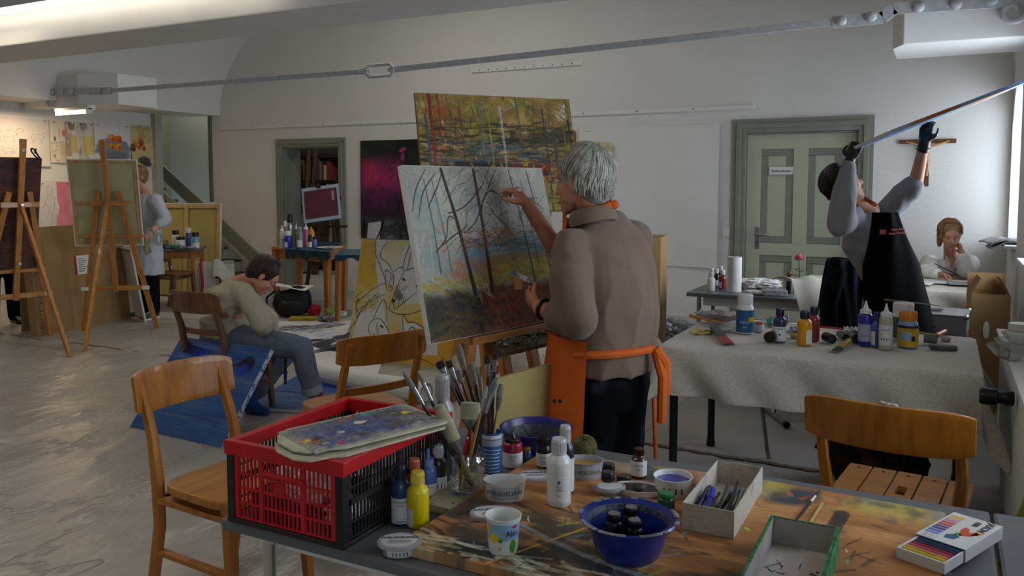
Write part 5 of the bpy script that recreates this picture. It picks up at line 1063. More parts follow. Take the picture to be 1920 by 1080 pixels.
px_bottle('dark grey paint bottle with clear cap next to the brush jar', 819, 930, 832, 32, ZT, plas('p_charcoal', '2E2B2C'), clear, lab=WL, labz=(.03, .5), txt=(('▮▮▮', .01, .5),), span=120, a0=20)
px_bottle('crimson paint bottle with black spout behind the white oval tub', 961, 880, 806, 38, ZT, plas('p_crimson', '8E1734'), M['black'], kind='spout', lab=WL, labz=(.05, .62), txt=(('LASCAUX', .006, .75), ('Studio', .006, .55)))
px_bottle('small glass jar with brass lid beside the crimson bottle', 989, 872, 836, 17, ZT, plas('p_dark_jar', '35405A', .15), mat('brass', 'B08A3A', .3, metal=.9), kind='jar', name='small_jar', cat='jar')
px_bottle('black ink bottle with white label at the left edge of the board', 1021, 880, 817, 29, ZB, M['black'], M['black'], kind='short', lab=WL, labz=(.1, .68), txt=(('SUMI', .008, .7), ('INK', .007, .4)))
px_bottle('tall dark bottle with clear cap right behind the white bottle', 1062, 928, 795, 34, ZB, plas('p_inkblue', '23283A'), clear, lab=WL, labz=(.05, .7), span=60, a0=50)
px_bottle('tall white paint bottle standing on the board', 1050, 953, 818, 47, ZB, plas('p_white', 'DDDDD8'), plas('p_white_cap', 'D2D2D2', .2), lab=plas('p_white', 'DDDDD8'), labz=(.1, .6), span=120, txt=(('◉', .011, .8), ('TITAN', .006, .62), ('WEISS', .006, .5), ('▬▬', .004, .3), ('100 ml', .004, .05)))
px_bottle('open brown glass bottle with white label on the board', 1203, 900, 838, 30, ZB, plas('p_brown', '3E2216', .12), plas('p_brown_neck', '331A10', .15), kind='apoth', lab=WL, labz=(.15, .8), txt=(('TUSCHE', .007, .7), ('sepia', .006, .45)), name='glass_bottle')

# oval and round tubs
def tub(label, px, yb, yt, w_, zp, m_, inner=None, sx=1, sy=1, rz=0, lid=None, fill=None, ftop=.75, txt=None, name='plastic_tub', cat='tub', lab=None, rim=None, taper=.86):
    c, r, d = at_item(px, yb, w_, zp); h = hgt(px, yt, d, zp, r*.9*sy); t = thing(name, label, cat, c, rz, None); rim = rim or m_
    MB().lathe([(r*taper, 0), (r*.97, h*.93), (r, h*.94), (r*1.02, h), (r*.96, h), (r*.93, h*.93), (r*(taper-.03), .003)], n=40, sx=sx, sy=sy, cap1=True).build('tub_body', m_, t, smooth=True)
    if fill: MB().lathe([(r*.0+.001, 0), (r*.92, 0), (r*.92, .002), (.001, .002)], (0, 0, h*ftop-.002), 36, sx=sx, sy=sy).build('paint_fill', fill, t)
    if lab:
        v = vface(c); a = math.atan2(v.y, v.x)-rz; n = 26; vs = []
        for i in range(n+1):
            an = a-.75+1.5*i/n
            for z, rr in ((h*.12, r*(taper+.02)), (h*.82, r*.965)): vs.append(((rr+.001)*sx*math.cos(an), (rr+.001)*sy*math.sin(an), z))
        MB().add(vs, [(2*i, 2*i+2, 2*i+3, 2*i+1) for i in range(n)]).build('wrap_label', lab, t)
        if txt:
            rr = r*.94*sx; x_ = Vector((-math.sin(a), math.cos(a), 0)); p = Vector((math.cos(a)*r*.95*sx, math.sin(a)*r*.95*sy, h*.5))+Vector((math.cos(a), math.sin(a), 0))*.004
            text_mb(txt, h*.32, p, x_, UP, wrap=rr*1.2).build('lettering', M['sign_ink'], t)
    return t, r, h
greytub = plas('p_greytub', 'A9ABAE', .4); 
def lid(label, px, py, wpx, z, rz, txt=None, m_=None, sy=.72, stack=1):
    c = Zp(px, py, z); d = c.dot(FWD); r = wpx/2*d/FPX; t = thing('tub_lid', label, 'lid', c, rz)
    MB().lathe([(r*1.0, 0), (r*1.02, .004), (r*.98, .009), (r*.9, .0095), (r*.88, .0075), (.001, .0075)], n=40, sy=sy).build('lid_body', m_ or greytub, t, smooth=True)
    MB().lathe([(.001, 0), (r*.84, 0), (r*.84, .0008), (.001, .0008)], (0, 0, .0077), 36, sy=sy).build('lid_label', WL, t)
    if txt:
        text_mb(txt, r*.25, (0, r*.26, .0088), (1, 0, 0), (0, 1, 0), bold=.0003).build('lettering', mat('blue_print', '26325E', .6), t)
        MB().prism([(-r*.5, -.3*r), (r*.55, -.25*r), (r*.5, -.02*r), (-r*.4, .02*r)], (0, 0, .0087), (1, 0, 0), (0, 1, 0), (0, 0, 1), .0004).build('lid_print', mat('grey_foil_print', 'A9ABB4', .4), t)
    return t
rT = YAW*0
tub('empty white oval tub near the left edge of the board', 946, 948, 889, 82, ZB, M['whitep'], sx=1, sy=.72, rz=R(25), lab=plas('lbl_grey', 'B4B6B8', .5), txt='PHILADELPHIA')
tub('yellow paint in an oval tub behind the tall white bottle', 1098, 906, 853, 76, ZB, greytub, sx=1, sy=.75, rz=R(20), fill=plas('f_ochre', 'B98A2A', .3), ftop=.7, lab=plas('lbl_grey', 'B4B6B8', .5), txt='PHILADELPHIA', rim=M['whitep'])
tub('round white tub of ultramarine paint before the pen box', 1269, 938, 880, 74, ZB, M['whitep'], fill=plas('f_ultra', '1A2392', .2), ftop=.72, lab=WL, txt='▮▮▮▮')
tub('white oval tub with black paint between bowl and ultramarine tub', 1203, 942, 903, 98, ZB, M['whitep'], sy=.6, rz=R(12), fill=plas('f_black', '1E1C1A', .18), ftop=.8)
tb_, r_, h_ = tub('grey oval tub with lid at the table edge below the yellow bottle', 743, 1053, 1005, 76, ZT, plas('p_cleargrey', '8E9296', .25), sy=.8, rz=R(30), lab=WL, txt='▮▮▮▮▮')
l_ = lid('printed lid closed on the grey oval tub at the table edge', 745, 1010, 82, .74, R(30), 'PHILADELPHIA', sy=.8); l_.location = tb_.location+UP*(h_-.004)
lid('printed oval lid lying on the board beside the fruit yogurt cup', 925, 966, 92, ZB, R(35), 'PHILADELPHIA')
lid('printed oval lid lying behind the empty white oval tub', 1003, 895, 68, ZB, R(30), 'PHILADELPHIA')
lid('grey oval lid with ring, lower of the two beside the black-paint tub', 1142, 921, 62, ZB, R(10), None)
lid('grey oval lid stacked upper beside the black-paint tub', 1145, 917, 58, ZB+.0105, R(40), None)
def capthing(label, px, yb, yt, w_, zp):
    c, r, d = at_item(px, yb, w_, zp); h = hgt(px, yt, d, zp, r); t = thing('bottle_cap', label, 'cap', c)
    MB().lathe([(r*.97, 0), (r, .002), (r*.97, h-.002), (r*.9, h)], n=24).build('cap_body', M['black'], t, smooth=True); MB().lathe([(r*.8, 0), (r*.8, .001), (.001, .001)], (0, 0, h), 20).build('cap_disc', mat('cap_grey', '4A4A4C', .4), t); return t
capthing('black bottle cap standing on the upper grey oval lid', 1144, 905, 880, 26, ZB+.02); capthing('black bottle cap behind the grey oval lids', 1145, 886, 865, 25, ZB); capthing('black bottle cap left of the brown glass bottle', 1174, 906, 887, 27, ZB)
# green-capped glass jar, sponge, yogurt cup
px_bottle('small jar with green cap before the ultramarine tub', 1256, 968, 920, 34, ZB, plas('p_greenjar', '1C4A30', .15), plas('p_greencap', '1E7A42', .25), kind='jar', name='small_jar', cat='jar')
c = Zp(1095, 857, ZB); t = MB().grid(lambda i, j: (math.cos(2*PI*i)*(.034*math.sin(PI*j)**.45)*(1+.25*math.sin(4*PI*i)), math.sin(2*PI*i)*(.024*math.sin(PI*j)**.45), .028+(.028+.008*math.sin(2*PI*i))*-math.cos(PI*j)+.002*mnoise.noise(Vector((i*9, j*9, 0)))), 32, 14).build('sponge', mat('sponge_olive', '6B6A3A', .9, c2='4A4626', scale=30, bump=1, bscale=90), None, smooth=True); t.location = c; tag(t, 'olive green crumpled sponge lying behind the yellow-filled tub', 'sponge')
c, r, d = at_item(943, 1043, 58, ZB); h = hgt(943, 953, d, ZB, r); v = vface(c); t = thing('yogurt_cup', 'empty yogurt cup with lemon picture near the front edge of the board', 'cup', c, math.atan2(v.y, v.x)+PI/2)
rt = 35*d/FPX; rb_ = r*.92
MB().lathe([(rb_, 0), (rt*.93, h*.9), (rt, h*.91), (rt*1.02, h), (rt*.97, h), (rt*.9, h*.9), (rb_*.95, .003)], n=40).build('cup_body', M['whitep'], t, smooth=True)
def cone(name, m_, z0, z1, a0, a1, th=.0006):
    n = 20; vs = []
    for i in range(n+1):
        a = R(-90+a0+(a1-a0)*i/n)
        for z in (z0, z1): rr = rb_+(rt*.93-rb_)*z/.9+th; vs.append((rr*math.cos(a), rr*math.sin(a), z*h))
    return MB().add(vs, [(2*i, 2*i+2, 2*i+3, 2*i+1) for i in range(n)]).build(name, m_, t)
cone('sky_print', plas('pr_sky', '8FB4D4', .4), .08, .86, -85, 85); cone('cloud_print', plas('pr_cloud', 'D8DDDD', .4), .08, .42, -85, 85, .0009)
def spot(name, c_, z, a, rr, m_, e=1.3):
    n = 18; vs = [(0, 0)]+[(rr*math.cos(2*PI*k/n), rr*e*math.sin(2*PI*k/n)) for k in range(n)]; P = []
    for x, y in vs:
        zz = z*h+y; R_ = rb_+(rt*.93-rb_)*zz/(.9*h)+c_; an = R(-90+a)+x/R_; P.append((R_*math.cos(an), R_*math.sin(an), zz))
    MB().add(P, [(0, k, k % n+1) for k in range(1, n+1)]).build(name, m_, t)
lem = plas('pr_lemon', 'E0C21E', .4); spot('lemon_print', .0013, .48, -35, .012, lem, .9); spot('lemon_print', .0012, .72, -62, .009, lem, 1.2); spot('leaf_print', .0014, .42, -10, .005, plas('pr_green', '3E7A2A', .4), .8)
spot('bottle_print', .0013, .24, 38, .008, plas('pr_green2', '4EA02A', .4), 1.9); spot('flower_print', .0013, .2, -14, .005, plas('pr_pale', 'D0CC8A', .4), 1)
rr = (rb_+rt)/2+.001; a = R(30); text_mb('Alm', .017, Vector((math.sin(a), -math.cos(a), 0))*(rr+.0015)+UP*h*.62, (math.cos(a), math.sin(a), 0), UP, wrap=rr, bold=.0003).build('lettering', mat('blue_print', '26325E', .6), t)
spot('badge_print', .0014, .8, 42, .007, plas('pr_red', 'C02A3A', .4), .4)

# big blue bowl with three black bottles in it
c = Zp(1184, 1068-8, ZB); d = c.dot(FWD)+.055; rtop = 96/FPX*(d-.0)*.985; c = CW((1184-960)/FPX*d, d, ZB); hb = Dp(1184, 970, d).z-ZB
bw_ = thing('blue_bowl', 'large blue plastic bowl with a paint-stained rim on the board', 'bowl', c)
bm_ = mat('blue_bowl_plastic', '1A2E96', .3, c2='132060', scale=6, thr=(.3, .7), coat=.3)
MB().lathe([(rtop*.60, 0), (rtop*.64, .004), (rtop*.72, hb*.35), (rtop*.80, hb*.8), (rtop*.84, hb*.92), (rtop*.98, hb*.955), (rtop, hb), (rtop*.97, hb+.004), (rtop*.83, hb*.965), (rtop*.77, hb*.75), (rtop*.68, hb*.3), (rtop*.6, .006)], n=64).build('bowl_body', bm_, bw_, smooth=True)
MB().lathe([(rtop*.775, hb*.78), (rtop*.81, hb*.94), (rtop*.825, hb*.962), (rtop*.80, hb*.93)], n=64, cap0=False, cap1=False).build('paint_crust', mat('bowl_stain', '3A4248', .5, c2='1E3050', scale=22, bump=.6, thr=(.42, .58)), bw_, smooth=True)
b = MB()
for k in range(30):
    a = random.choice((random.uniform(3.6, 5.8), random.uniform(0, 6.28))); l = random.uniform(.03, .16)
    for q in range(5): b.ball((rtop*.985*math.cos(a+l*q/5), rtop*.985*math.sin(a+l*q/5), hb+.003), (.006, .006, .0018), 7, 4)
tag(b.build('rim_paint', mat('rim_paint', '8C8F92', .5, c2='5A5E62', scale=40, thr=(.4, .6)), bw_, smooth=True), kind='stuff')
for lab_, dx, dy, hh in (('black ink bottle in the blue bowl, rearmost of three', .012, .03, .078), ('black ink bottle in the blue bowl, left of three', -.028, .004, .074), ('black ink bottle in the blue bowl, front right of three', .012, -.02, .07)):
    q = c+RGT*dx+FWD*(dy+.012)+UP*.007; bo = bottle(lab_, q, .0175, hh, M['black'], M['black'], kind='jar', lab=WL, labz=(.1, .5), span=90, a0=30, group=None, name='ink_bottle')
    MB().lathe([(.0125, 0), (.0125, .0008), (.001, .0008)], (0, 0, hh), 20).build('cap_disc', mat('cap_silver', '77787A', .3), bo)

# pencil box with pens and pencils
def tray(name, label, x0, x1, y0, y1, z, h, th, m_, cat='box', inner=None, rim=None, floorm=None, edge=None):
    t = thing(name, label, cat, ((x0+x1)/2, (y0+y1)/2, z)); w_, d_ = x1-x0, y1-y0
    for nm, cx_, cy_, sx_, sy_ in (('side_wall', 0, -d_/2+th/2, w_, th), ('side_wall', 0, d_/2-th/2, w_, th), ('side_wall', -w_/2+th/2, 0, th, d_-2*th), ('side_wall', w_/2-th/2, 0, th, d_-2*th)):
        MB().box((cx_, cy_, h/2), (sx_, sy_, h)).build(nm, m_, t, bevel=.0008)
        if edge: MB().box((cx_, cy_, h+.0008), (sx_+.0006, sy_+.0006, .0016)).build('edge_band', edge, t)
    MB().box((0, 0, .0015), (w_-2*th, d_-2*th, .003)).build('box_floor', floorm or m_, t, uvfn=(lambda co: (co.x/w_+.5, co.y/d_+.5)) if floorm else None)
    return t
cardw = mat('stained_card', 'B9B0A2', .8, c2='8F8474', scale=18, bump=.3, thr=(.25, .5))
tray('pencil_box', 'white cardboard box full of pens and charcoal on the board', -.502, -.385, 1.80, 2.125, ZB, .062, .003, cardw)
pens = [('dark grey pencil', '2C2A28'), ('brown ochre pencil', '8A6430'), ('blue pencil', '2A3E8A'), ('tan wooden pencil', '7C6A50'), ('dark brown stick', '4A3A2C'), ('blue-capped marker', '1E2A7A'), ('black marker', '202226'), ('light grey crayon', 'A9A9A6'), ('charcoal stick', '33322F'), ('grey chalk holder', '8A8A86'), ('pink-tipped pencil', '7A5A54'), ('black charcoal stick', '1C1C1C'), ('green pencil', '2E5A3A'), ('white chalk stick', 'C9C7C0'), ('silver pen', '9A9B9E')]
for k, (nm, c_) in enumerate(pens):
    x = -.493+.0072*k; l = random.uniform(.11, .17); y0_ = 1.83+random.uniform(0, .05); z = ZB+.012+.010*(k % 3); a = random.uniform(-.12, .12)
    dr = Vector((math.sin(a), math.cos(a), .10+.05*random.random())).normalized(); r0 = .0038 if k not in (5, 6) else .007; p = Vector((max(-.492, min(-.398, x)), y0_, z)); q = p+dr*l
    q.x = max(-.493, min(-.397, q.x)); dr = (q-p).normalized()
    t = thing('pencil' if k not in (5, 6) else 'marker_pen', ['%s lying leftmost in the pencil box', '%s lying in the white pencil box'][min(k, 1)] % nm, 'pencil' if k not in (5, 6) else 'marker', p)
    b = MB(); b.tube([Vector(), dr*l], r0, 8); b.build('shaft', plas('pen_'+c_, c_, .45), t, smooth=True)
    b = MB(); b.tube([Vector(), -dr*.012], [r0, .0008], 8); b.build('tip', plas('pen_tip_%d' % (k % 3), ['B89A6A', '2A2A2A', 'C08A7A'][k % 3], .6), t, smooth=True)
    if k in (5, 6): b = MB(); b.tube([dr*(l*.62), dr*(l+.002)], r0*1.2, 10); b.build('cap', plas('p_bluecap', '1E2E9A') if k == 5 else M['black'], t, smooth=True)
# green rimmed paint box
gp = mat('green_pattern_paper', '1E5A30', .6, c2='3A8A50', scale=60, thr=(.45, .55)); whi = mat('box_inside', 'A9A5A0', .7, c2='8F8A84', scale=8)
tray('paint_box', 'green-rimmed box lid with paint splatters at the front of the board', -.307, -.172, 1.475, 1.815, ZB, .062, .004, whi, floorm=art_tray().mat('art_tray', .6, .3), edge=gp)
t = bpy.data.objects['paint_box']
for sx_, sy_, w_, d_ in ((0, -.1715, .139, .002), (0, .1715, .139, .002), (-.0695, 0, .002, .345), (.0695, 0, .002, .345)): MB().box((sx_, sy_, .031), (w_, d_, .062)).build('pattern_cover', gp, t)
# brush and stick on the board
def stick(name, label, cat, p, q, r, m_, parts=()):
    p, q = Vector(p), Vector(q); t = thing(name, label, cat, p); MB().tube([Vector(), (q-p)], r, 10).build('handle', m_, t, smooth=True)
    for nm, f0, f1, r0, r1, mm in parts: MB().tube([(q-p)*f0, (q-p)*f1], [r0, r1], 10).build(nm, mm, t, smooth=True)
    return t
p, q = Zp(1462, 985, ZB+.066), Zp(1530, 933, ZB+.012)
p = Vector((-.290, 1.835, ZB+.006)); q = Zp(1520, 941, ZB+.006)
stick('paint_brush', 'black-handled brush with white ferrule lying behind the green-rimmed box', 'brush', p, q, .0032, M['black'], (('ferrule', 1.0, 1.18, .0035, .003, M['whitep']), ('bristles', 1.18, 1.38, .003, .0008, M['ink'])))
stick('bamboo_stick', 'short bamboo stick lying behind the green-rimmed box', 'stick', Vector((-.255, 1.84, ZB+.005)), Zp(1541, 944, ZB+.005), .0038, mat('bamboo', 'B49A58', .5))
# oil pastel box
o = Vector((-.062, 1.868, ZB)); L_ = Vector((math.cos(R(66)), math.sin(R(66)), 0)); W_ = Vector((L_.y, -L_.x, 0)); 
pb = thing('pastel_box', 'open oil pastel box with printed white sleeve at the right of the board', 'box', o, R(66)-PI/2)
pbw, pbl, pbh = .098, .27, .0225
for x_, y_, sx_, sy_ in ((pbw/2, .002, pbw, .004), (pbw/2, pbl-.002, pbw, .004), (.002, pbl/2, .004, pbl-.008), (pbw-.002, pbl/2, .004, pbl-.008)): MB().box((x_, y_, pbh/2), (sx_, sy_, pbh)).build('tray_wall', WL, pb)
MB().box((pbw/2, pbl/2, .0015), (pbw-.008, pbl-.008, .003)).build('tray_floor', WL, pb)
cols = ['D6C21A', 'DE9060', 'B45A78', 'B4202A', '1E2E5C', '16355A', '2E6A9A', '3E7A3A']
for k, c_ in enumerate(cols):
    y_ = .018+.0125*k; pt = thing('oil_pastel', 'oil pastel stick, number %d from the open end of the box' % (k+1), 'pastel', o+W_*.006+L_*y_+UP*.0175, R(66)-PI/2)
    pt['label'] = ['yellow', 'peach orange', 'pinkish mauve', 'bright red', 'dark navy', 'deep blue', 'mid blue', 'green'][k]+' oil pastel stick lying in the open pastel box'
    MB().cyl((.0, 0, 0), (.084, 0, 0), .0052).build('wax_stick', plas('wax_'+c_, c_, .5), pt, smooth=True); MB().cyl((.014, 0, 0), (.076, 0, 0), .0056).build('paper_wrap', plas('wrap_'+c_, c_, .7), pt, smooth=True)
    if k < 5: text_mb('JAXON OILPASTEL', .0052, (.045, 0, .0058), (1, 0, 0), (0, 1, 0)).build('lettering', M['ink'], pt)
y0_ = .088; sl = MB()
sl.box((pbw/2, (y0_+pbl+.004)/2, pbh+.004), (pbw+.006, pbl+.004-y0_, .0016)); sl.box((-.0022, (y0_+pbl+.004)/2, (pbh+.002)/2), (.0016, pbl+.004-y0_, pbh+.002)); sl.box((pbw+.0022, (y0_+pbl+.004)/2, (pbh+.002)/2), (.0016, pbl+.004-y0_, pbh+.002)); sl.build('sleeve', WL, pb)
zt_ = pbh+.0049
for k, c_ in enumerate(('6C8AC8', '5668B4', '4A3A7A', '5A3A7A', 'C8402A', 'D05038', 'C88AA0', 'D8A890', 'D8B81E')):
    yy = y0_+.03+k*.0155; MB().prism([(.002, yy), (.03, yy+.001), (.03, yy+.0125), (.002, yy+.0115)], (0, 0, zt_), (1, 0, 0), (0, 1, 0), (0, 0, 1), .0003).build('colour_swatch', plas('sw_'+c_, c_, .5), pb)
for pol, c_ in (([(.044, .115), (.062, .12), (.066, .14), (.052, .15), (.04, .135)], '2A5A7A'), ([(.05, .148), (.062, .142), (.066, .155), (.052, .165)], '4A9A3A'), ([(.06, .15), (.078, .16), (.088, .185), (.078, .195), (.07, .18), (.062, .2), (.052, .205), (.05, .185)], 'D0481E'), ([(.076, .165), (.09, .18), (.092, .2), (.08, .196)], 'D89A1E')):
    MB().prism(pol, (0, 0, zt_), (1, 0, 0), (0, 1, 0), (0, 0, 1), .0004).build('bird_print', plas('bp_'+c_, c_, .5), pb)
text_mb('JAXON', .021, (.082, .235, zt_), (0, -1, 0), (1, 0, 0), bold=.0006).build('lettering', M['ink'], pb); text_mb('1000', .017, (.060, .240, zt_), (0, -1, 0), (1, 0, 0), bold=.0004).build('lettering', M['ink'], pb)
text_mb('JAXON 1000', .012, (pbw+.0035, .19, .013), (0, -1, 0), (0, 0, 1)).build('lettering', M['ink'], pb)
MB().prism([(.008, y0_+.004), (.034, y0_+.006), (.034, y0_+.024), (.006, y0_+.022)], (0, 0, zt_), (1, 0, 0), (0, 1, 0), (0, 0, 1), .0006).build('price_sticker', mat('sticker', 'D8CFC8', .6), pb)
for s_, xx in (('KREUL', .014), ('2.95', .027)): text_mb(s_, .006, (xx-.002, y0_+.014, zt_+.0007), (0, 1, 0), (-1, 0, 0)).build('lettering', mat('red_print', 'A83A3A', .6), pb)

# ---- red and black folding crate
cx0, cx1, cy0, cy1, cz0, cz1 = -1.492, -1.145, 1.395, 1.845, ZT, .938
cr = thing('plastic_crate', 'red and black folding crate full of papers on the near grey table', 'crate', ((cx0+cx1)/2, (cy0+cy1)/2, cz0)); cw_, cd_, ch_ = cx1-cx0, cy1-cy0, cz1-cz0
bl_ = mat('crate_black', '1C1B1C', .4, var=.1)
MB().box((0, 0, .006), (cw_+.004, cd_+.004, .012)).build('crate_base', bl_, cr, bevel=.003)
MB().box((0, 0, .013), (cw_-.02, cd_-.02, .004)).build('crate_floor', bl_, cr)
def lattice(nm, m_, org, X, ln, z0_, z1_, th, pitch, rows, solid=()):
    b = MB(); X = Vector(X); Nv = Vector((X.y, -X.x, 0)); n = max(2, int(ln/pitch)); org = Vector(org)
    def bx(a, c_, za, zb_, t_): p = [org+X*a-Nv*t_/2+UP*za, org+X*c_-Nv*t_/2+UP*za, org+X*c_+Nv*t_/2+UP*za, org+X*a+Nv*t_/2+UP*za]; b.hexa(p+[q+UP*(zb_-za) for q in p])
    for i in range(n+1): x = ln*i/n; bx(x-.0018, x+.0018, z0_, z1_, th*.7)
    for z in rows: bx(0, ln, z-.0022, z+.0022, th)
    for a, c_, za, zb_ in solid: bx(a, c_, za, zb_, th*1.2)
    return b.build(nm, m_, cr)
hz_ = ch_-.03; rows = [.016, .052, .088, .124, hz_]
lattice('end_grid', M['red'], (-cw_/2+.022, -cd_/2+.006, 0), (1, 0, 0), cw_-.044, .014, hz_, .006, .0125, rows, [(0, .012, .014, hz_), (cw_-.056, cw_-.044, .014, hz_), (.078, .088, .014, hz_), (.205, .215, .014, hz_), (.12, .155, .085, .118)])
lattice('end_grid', M['red'], (-cw_/2+.022, cd_/2-.006, 0), (1, 0, 0), cw_-.044, .014, hz_, .006, .0125, rows, [(0, .012, .014, hz_), (cw_-.056, cw_-.044, .014, hz_), (.1, .11, .014, hz_)])
for sx_ in (-1, 1): lattice('side_grid', bl_, (sx_*(cw_/2-.006), -cd_/2+.022, 0), (0, 1, 0), cd_-.044, .014, hz_, .006, .0125, [.016, .05, .095, .099, .13, hz_], [(.0, .012, .014, hz_), (cd_/2-.03, cd_/2-.014, .014, hz_), (0, cd_-.044, .09, .104)])
for sx_ in (-1, 1):
    for sy_ in (-1, 1): MB().box((sx_*(cw_/2-.010), sy_*(cd_/2-.011), (.012+hz_)/2), (.022, .022, hz_-.01)).build('corner_post', bl_ if (sx_ > 0 or sy_ < 0) else bl_, cr, bevel=.002)
for x_, y_, sx_, sy_ in ((0, -cd_/2+.006, cw_+.012, .018), (0, cd_/2-.006, cw_+.012, .018), (-cw_/2+.006, 0, .018, cd_-.02), (cw_/2-.006, 0, .018, cd_-.02)): MB().box((x_, y_, ch_-.015), (sx_, sy_, .034)).build('rim', M['red'], cr, bevel=.003)
MB().box((0, -cd_/2+.001, ch_-.062), (.13, .012, .008)).build('grip', M['red'], cr, bevel=.002)
# things in the crate
def crumple(label, c, r, m_, seed, name='crumpled_paper', cat='paper', amp=.35, n=22):
    c = Vector(c); b = MB(); vs = []
    def f(i, j):
        th_, ph = PI*j, 2*PI*i; q = Vector((math.sin(th_)*math.cos(ph), math.sin(th_)*math.sin(ph), -math.cos(th_))); k = 1+amp*(abs(mnoise.noise(q*2.1+Vector((seed, 0, 0))))*2-.6)+amp*.4*mnoise.noise(q*6+Vector((0, seed, 0)))
        return Vector((q.x*r[0]*k, q.y*r[1]*k, max(-r[2]*.98, q.z*r[2]*k)))
    o = b.grid(f, n*2, n).build(name, m_, None, smooth=False); o.location = c; tag(o, label, cat); return o
crumple('crumpled white paper sheet filling the left of the red crate', (-1.36, 1.55, ZT+.082), (.085, .10, .062), M['paper'], 3)
crumple('crumpled white plastic bag in the middle of the red crate', (-1.27, 1.72, ZT+.09), (.08, .08, .06), M['whitep'], 8, 'plastic_bag', 'bag')
crumple('reddish cloth rag at the back of the red crate', (-1.38, 1.755, ZT+.07), (.07, .06, .05), mat('rag_red', 'A85044', .8), 12, 'cloth_rag', 'rag')
crumple('small crumpled white tissue at the lower right of the red crate', (-1.215, 1.50, ZT+.045), (.045, .06, .026), M['paper'], 15)
crumple('black crumpled bag at the front left of the red crate', (-1.425, 1.47, ZT+.045), (.05, .045, .028), M['black'], 18, 'plastic_bag', 'bag')
# palettes over the crate rim
pc = Vector((-1.21, 1.60, .948)); 
def palette(label, loc, rz, tilt, m_top, z):
    t = thing('palette', label, 'palette', loc); t.rotation_euler = (tilt[0], tilt[1], rz); w_, d_ = .40, .20; pts = []
    base = [(-w_/2, -.04), (-w_/2+.02, -.075), (-w_/2+.07, -.085), (-w_/2+.10, -d_/2), (w_/2-.01, -d_/2), (w_/2, -d_/2+.01), (w_/2, d_/2-.01), (w_/2-.01, d_/2), (-w_/2+.06, d_/2), (-w_/2+.02, d_/2-.03), (-w_/2, .03)]
    pm = mat('palette_plastic', 'C2BEA6', .45, c2='A6A288', scale=14)
    MB().prism(base, (0, 0, 0), (1, 0, 0), (0, 1, 0), (0, 0, 1), .005).build('palette_plate', pm, t, bevel=.002)
    if m_top:
        MB().grid(lambda i, j: (-w_/2+.03+i*(w_-.04), -d_/2+.012+j*(d_-.024), .006+(.004+.006*abs(mnoise.noise(Vector((i*14, j*8, 3))))+.004*abs(mnoise.noise(Vector((i*34, j*20, 7)))))*min(1, 9*min(i, 1-i, j, 1-j))), 70, 36, th=.004).build('dried_paint', m_top, t, smooth=True, uvfn=lambda co: ((co.x+w_/2-.03)/(w_-.04), (co.y+d_/2-.012)/(d_-.024)))
    return t
# palette long axis runs from the crate's near-left toward its far right
pa, pbk = Zp(530, 842, .95), Zp(800, 778, .95); dv = pbk-pa; ang = math.atan2(dv.y, dv.x); mid = (pa+pbk)/2
print('palette', pa, pbk, dv.length)
palette('lower plastic palette under the paint-covered one on the red crate', mid-RGT*.0+Vector((.01, -.02, -.0095+.003)), ang+R(3), (R(2), R(0)), None, 0)
palette('paint-covered plastic palette lying on top of the red crate', mid+UP*.0035, ang, (R(2), R(0)), art_palette().mat('art_palette', .35, 1.0), 0)

# canvas board under the jar, jar with brushes, tin with brushes, basin
b = MB(); q = [Zp(798, 957, ZT), Zp(868, 975, ZT), Zp(935, 905, ZT), Zp(862, 895, ZT)]; b.hexa(q+[p+UP*.018 for p in q]); o = b.build('canvas_block', None, None)
ab = Art(200, 160, 'B9B58E', 301); ab.blob('4A62A0', .35, .55, .2, .14, .9, .2, .5); ab.hatch(['6E2A2A', '2A2A3A', 'B4A84A', '8A9A9A'], 26, 0, 0, 1, 1, .06, .3, 5, .7, 1); o.data.materials.append(mat('block_edge', 'A9A682', .7))
tag(o, 'small paint-stained canvas block under the brush jar', 'canvas')
zj = ZT+.018; P0_ = q[0]; X_ = (q[1]-q[0]); Y_ = (q[3]-q[0])
MB().add([p+UP*.0186 for p in q], [(0, 1, 2, 3)]).build('painted_top', ab.mat('art_block', .5, .2), o, uvfn=lambda co: ((co-P0_).dot(X_)/X_.length_squared, (co-P0_).dot(Y_)/Y_.length_squared))
jc, jr, jd = at_item(875, 932, 68, zj); jh = hgt(875, 838, jd, zj, jr*.6)
jar = thing('glass_jar', 'clear glass jar holding the paint brushes at the left of the board', 'jar', jc)
MB().lathe([(jr*.9, 0), (jr, .006), (jr, jh*.74), (jr*.95, jh*.83), (jr*.82, jh*.9), (jr*.82, jh), (jr*.79, jh), (jr*.79, jh*.9), (jr*.9, jh*.82), (jr*.95, jh*.72), (jr*.95, .01), (jr*.85, .006)], n=40).build('jar_wall', glass('jar_glass', (.93, .95, .94), .04, .3), jar, smooth=True)
tc_, tr_, td_ = at_item(921, 898, 40, ZT); th_ = hgt(921, 804, td_, ZT, tr_*.8)
tin = thing('blue_tin', 'blue and white tin can with brushes behind the glass jar', 'tin', tc_)
MB().lathe([(tr_, 0), (tr_, th_), (tr_*.95, th_), (tr_*.95, .004)], n=36).build('tin_wall', plas('tin_blue', '2C5A8E', .35), tin, smooth=True)
for a_, b_, m_ in ((.88, .96, clear), (.72, .86, mat('tin_grey', '9AA0A6', .4)), (.0, .03, clear)): MB().lathe([(tr_*1.008, th_*a_), (tr_*1.008, th_*b_)], n=36, cap0=False, cap1=False).build('tin_band', m_, tin, smooth=True)
v = vface(tc_)
for k in range(7): text_mb('▬▬▬ ▬▬ ▬▬▬▬'[k % 3:], .006, v*(tr_+.0006)+UP*th_*(.64-.08*k), v.cross(UP)*-1, UP, wrap=tr_).build('lettering', WL, tin)
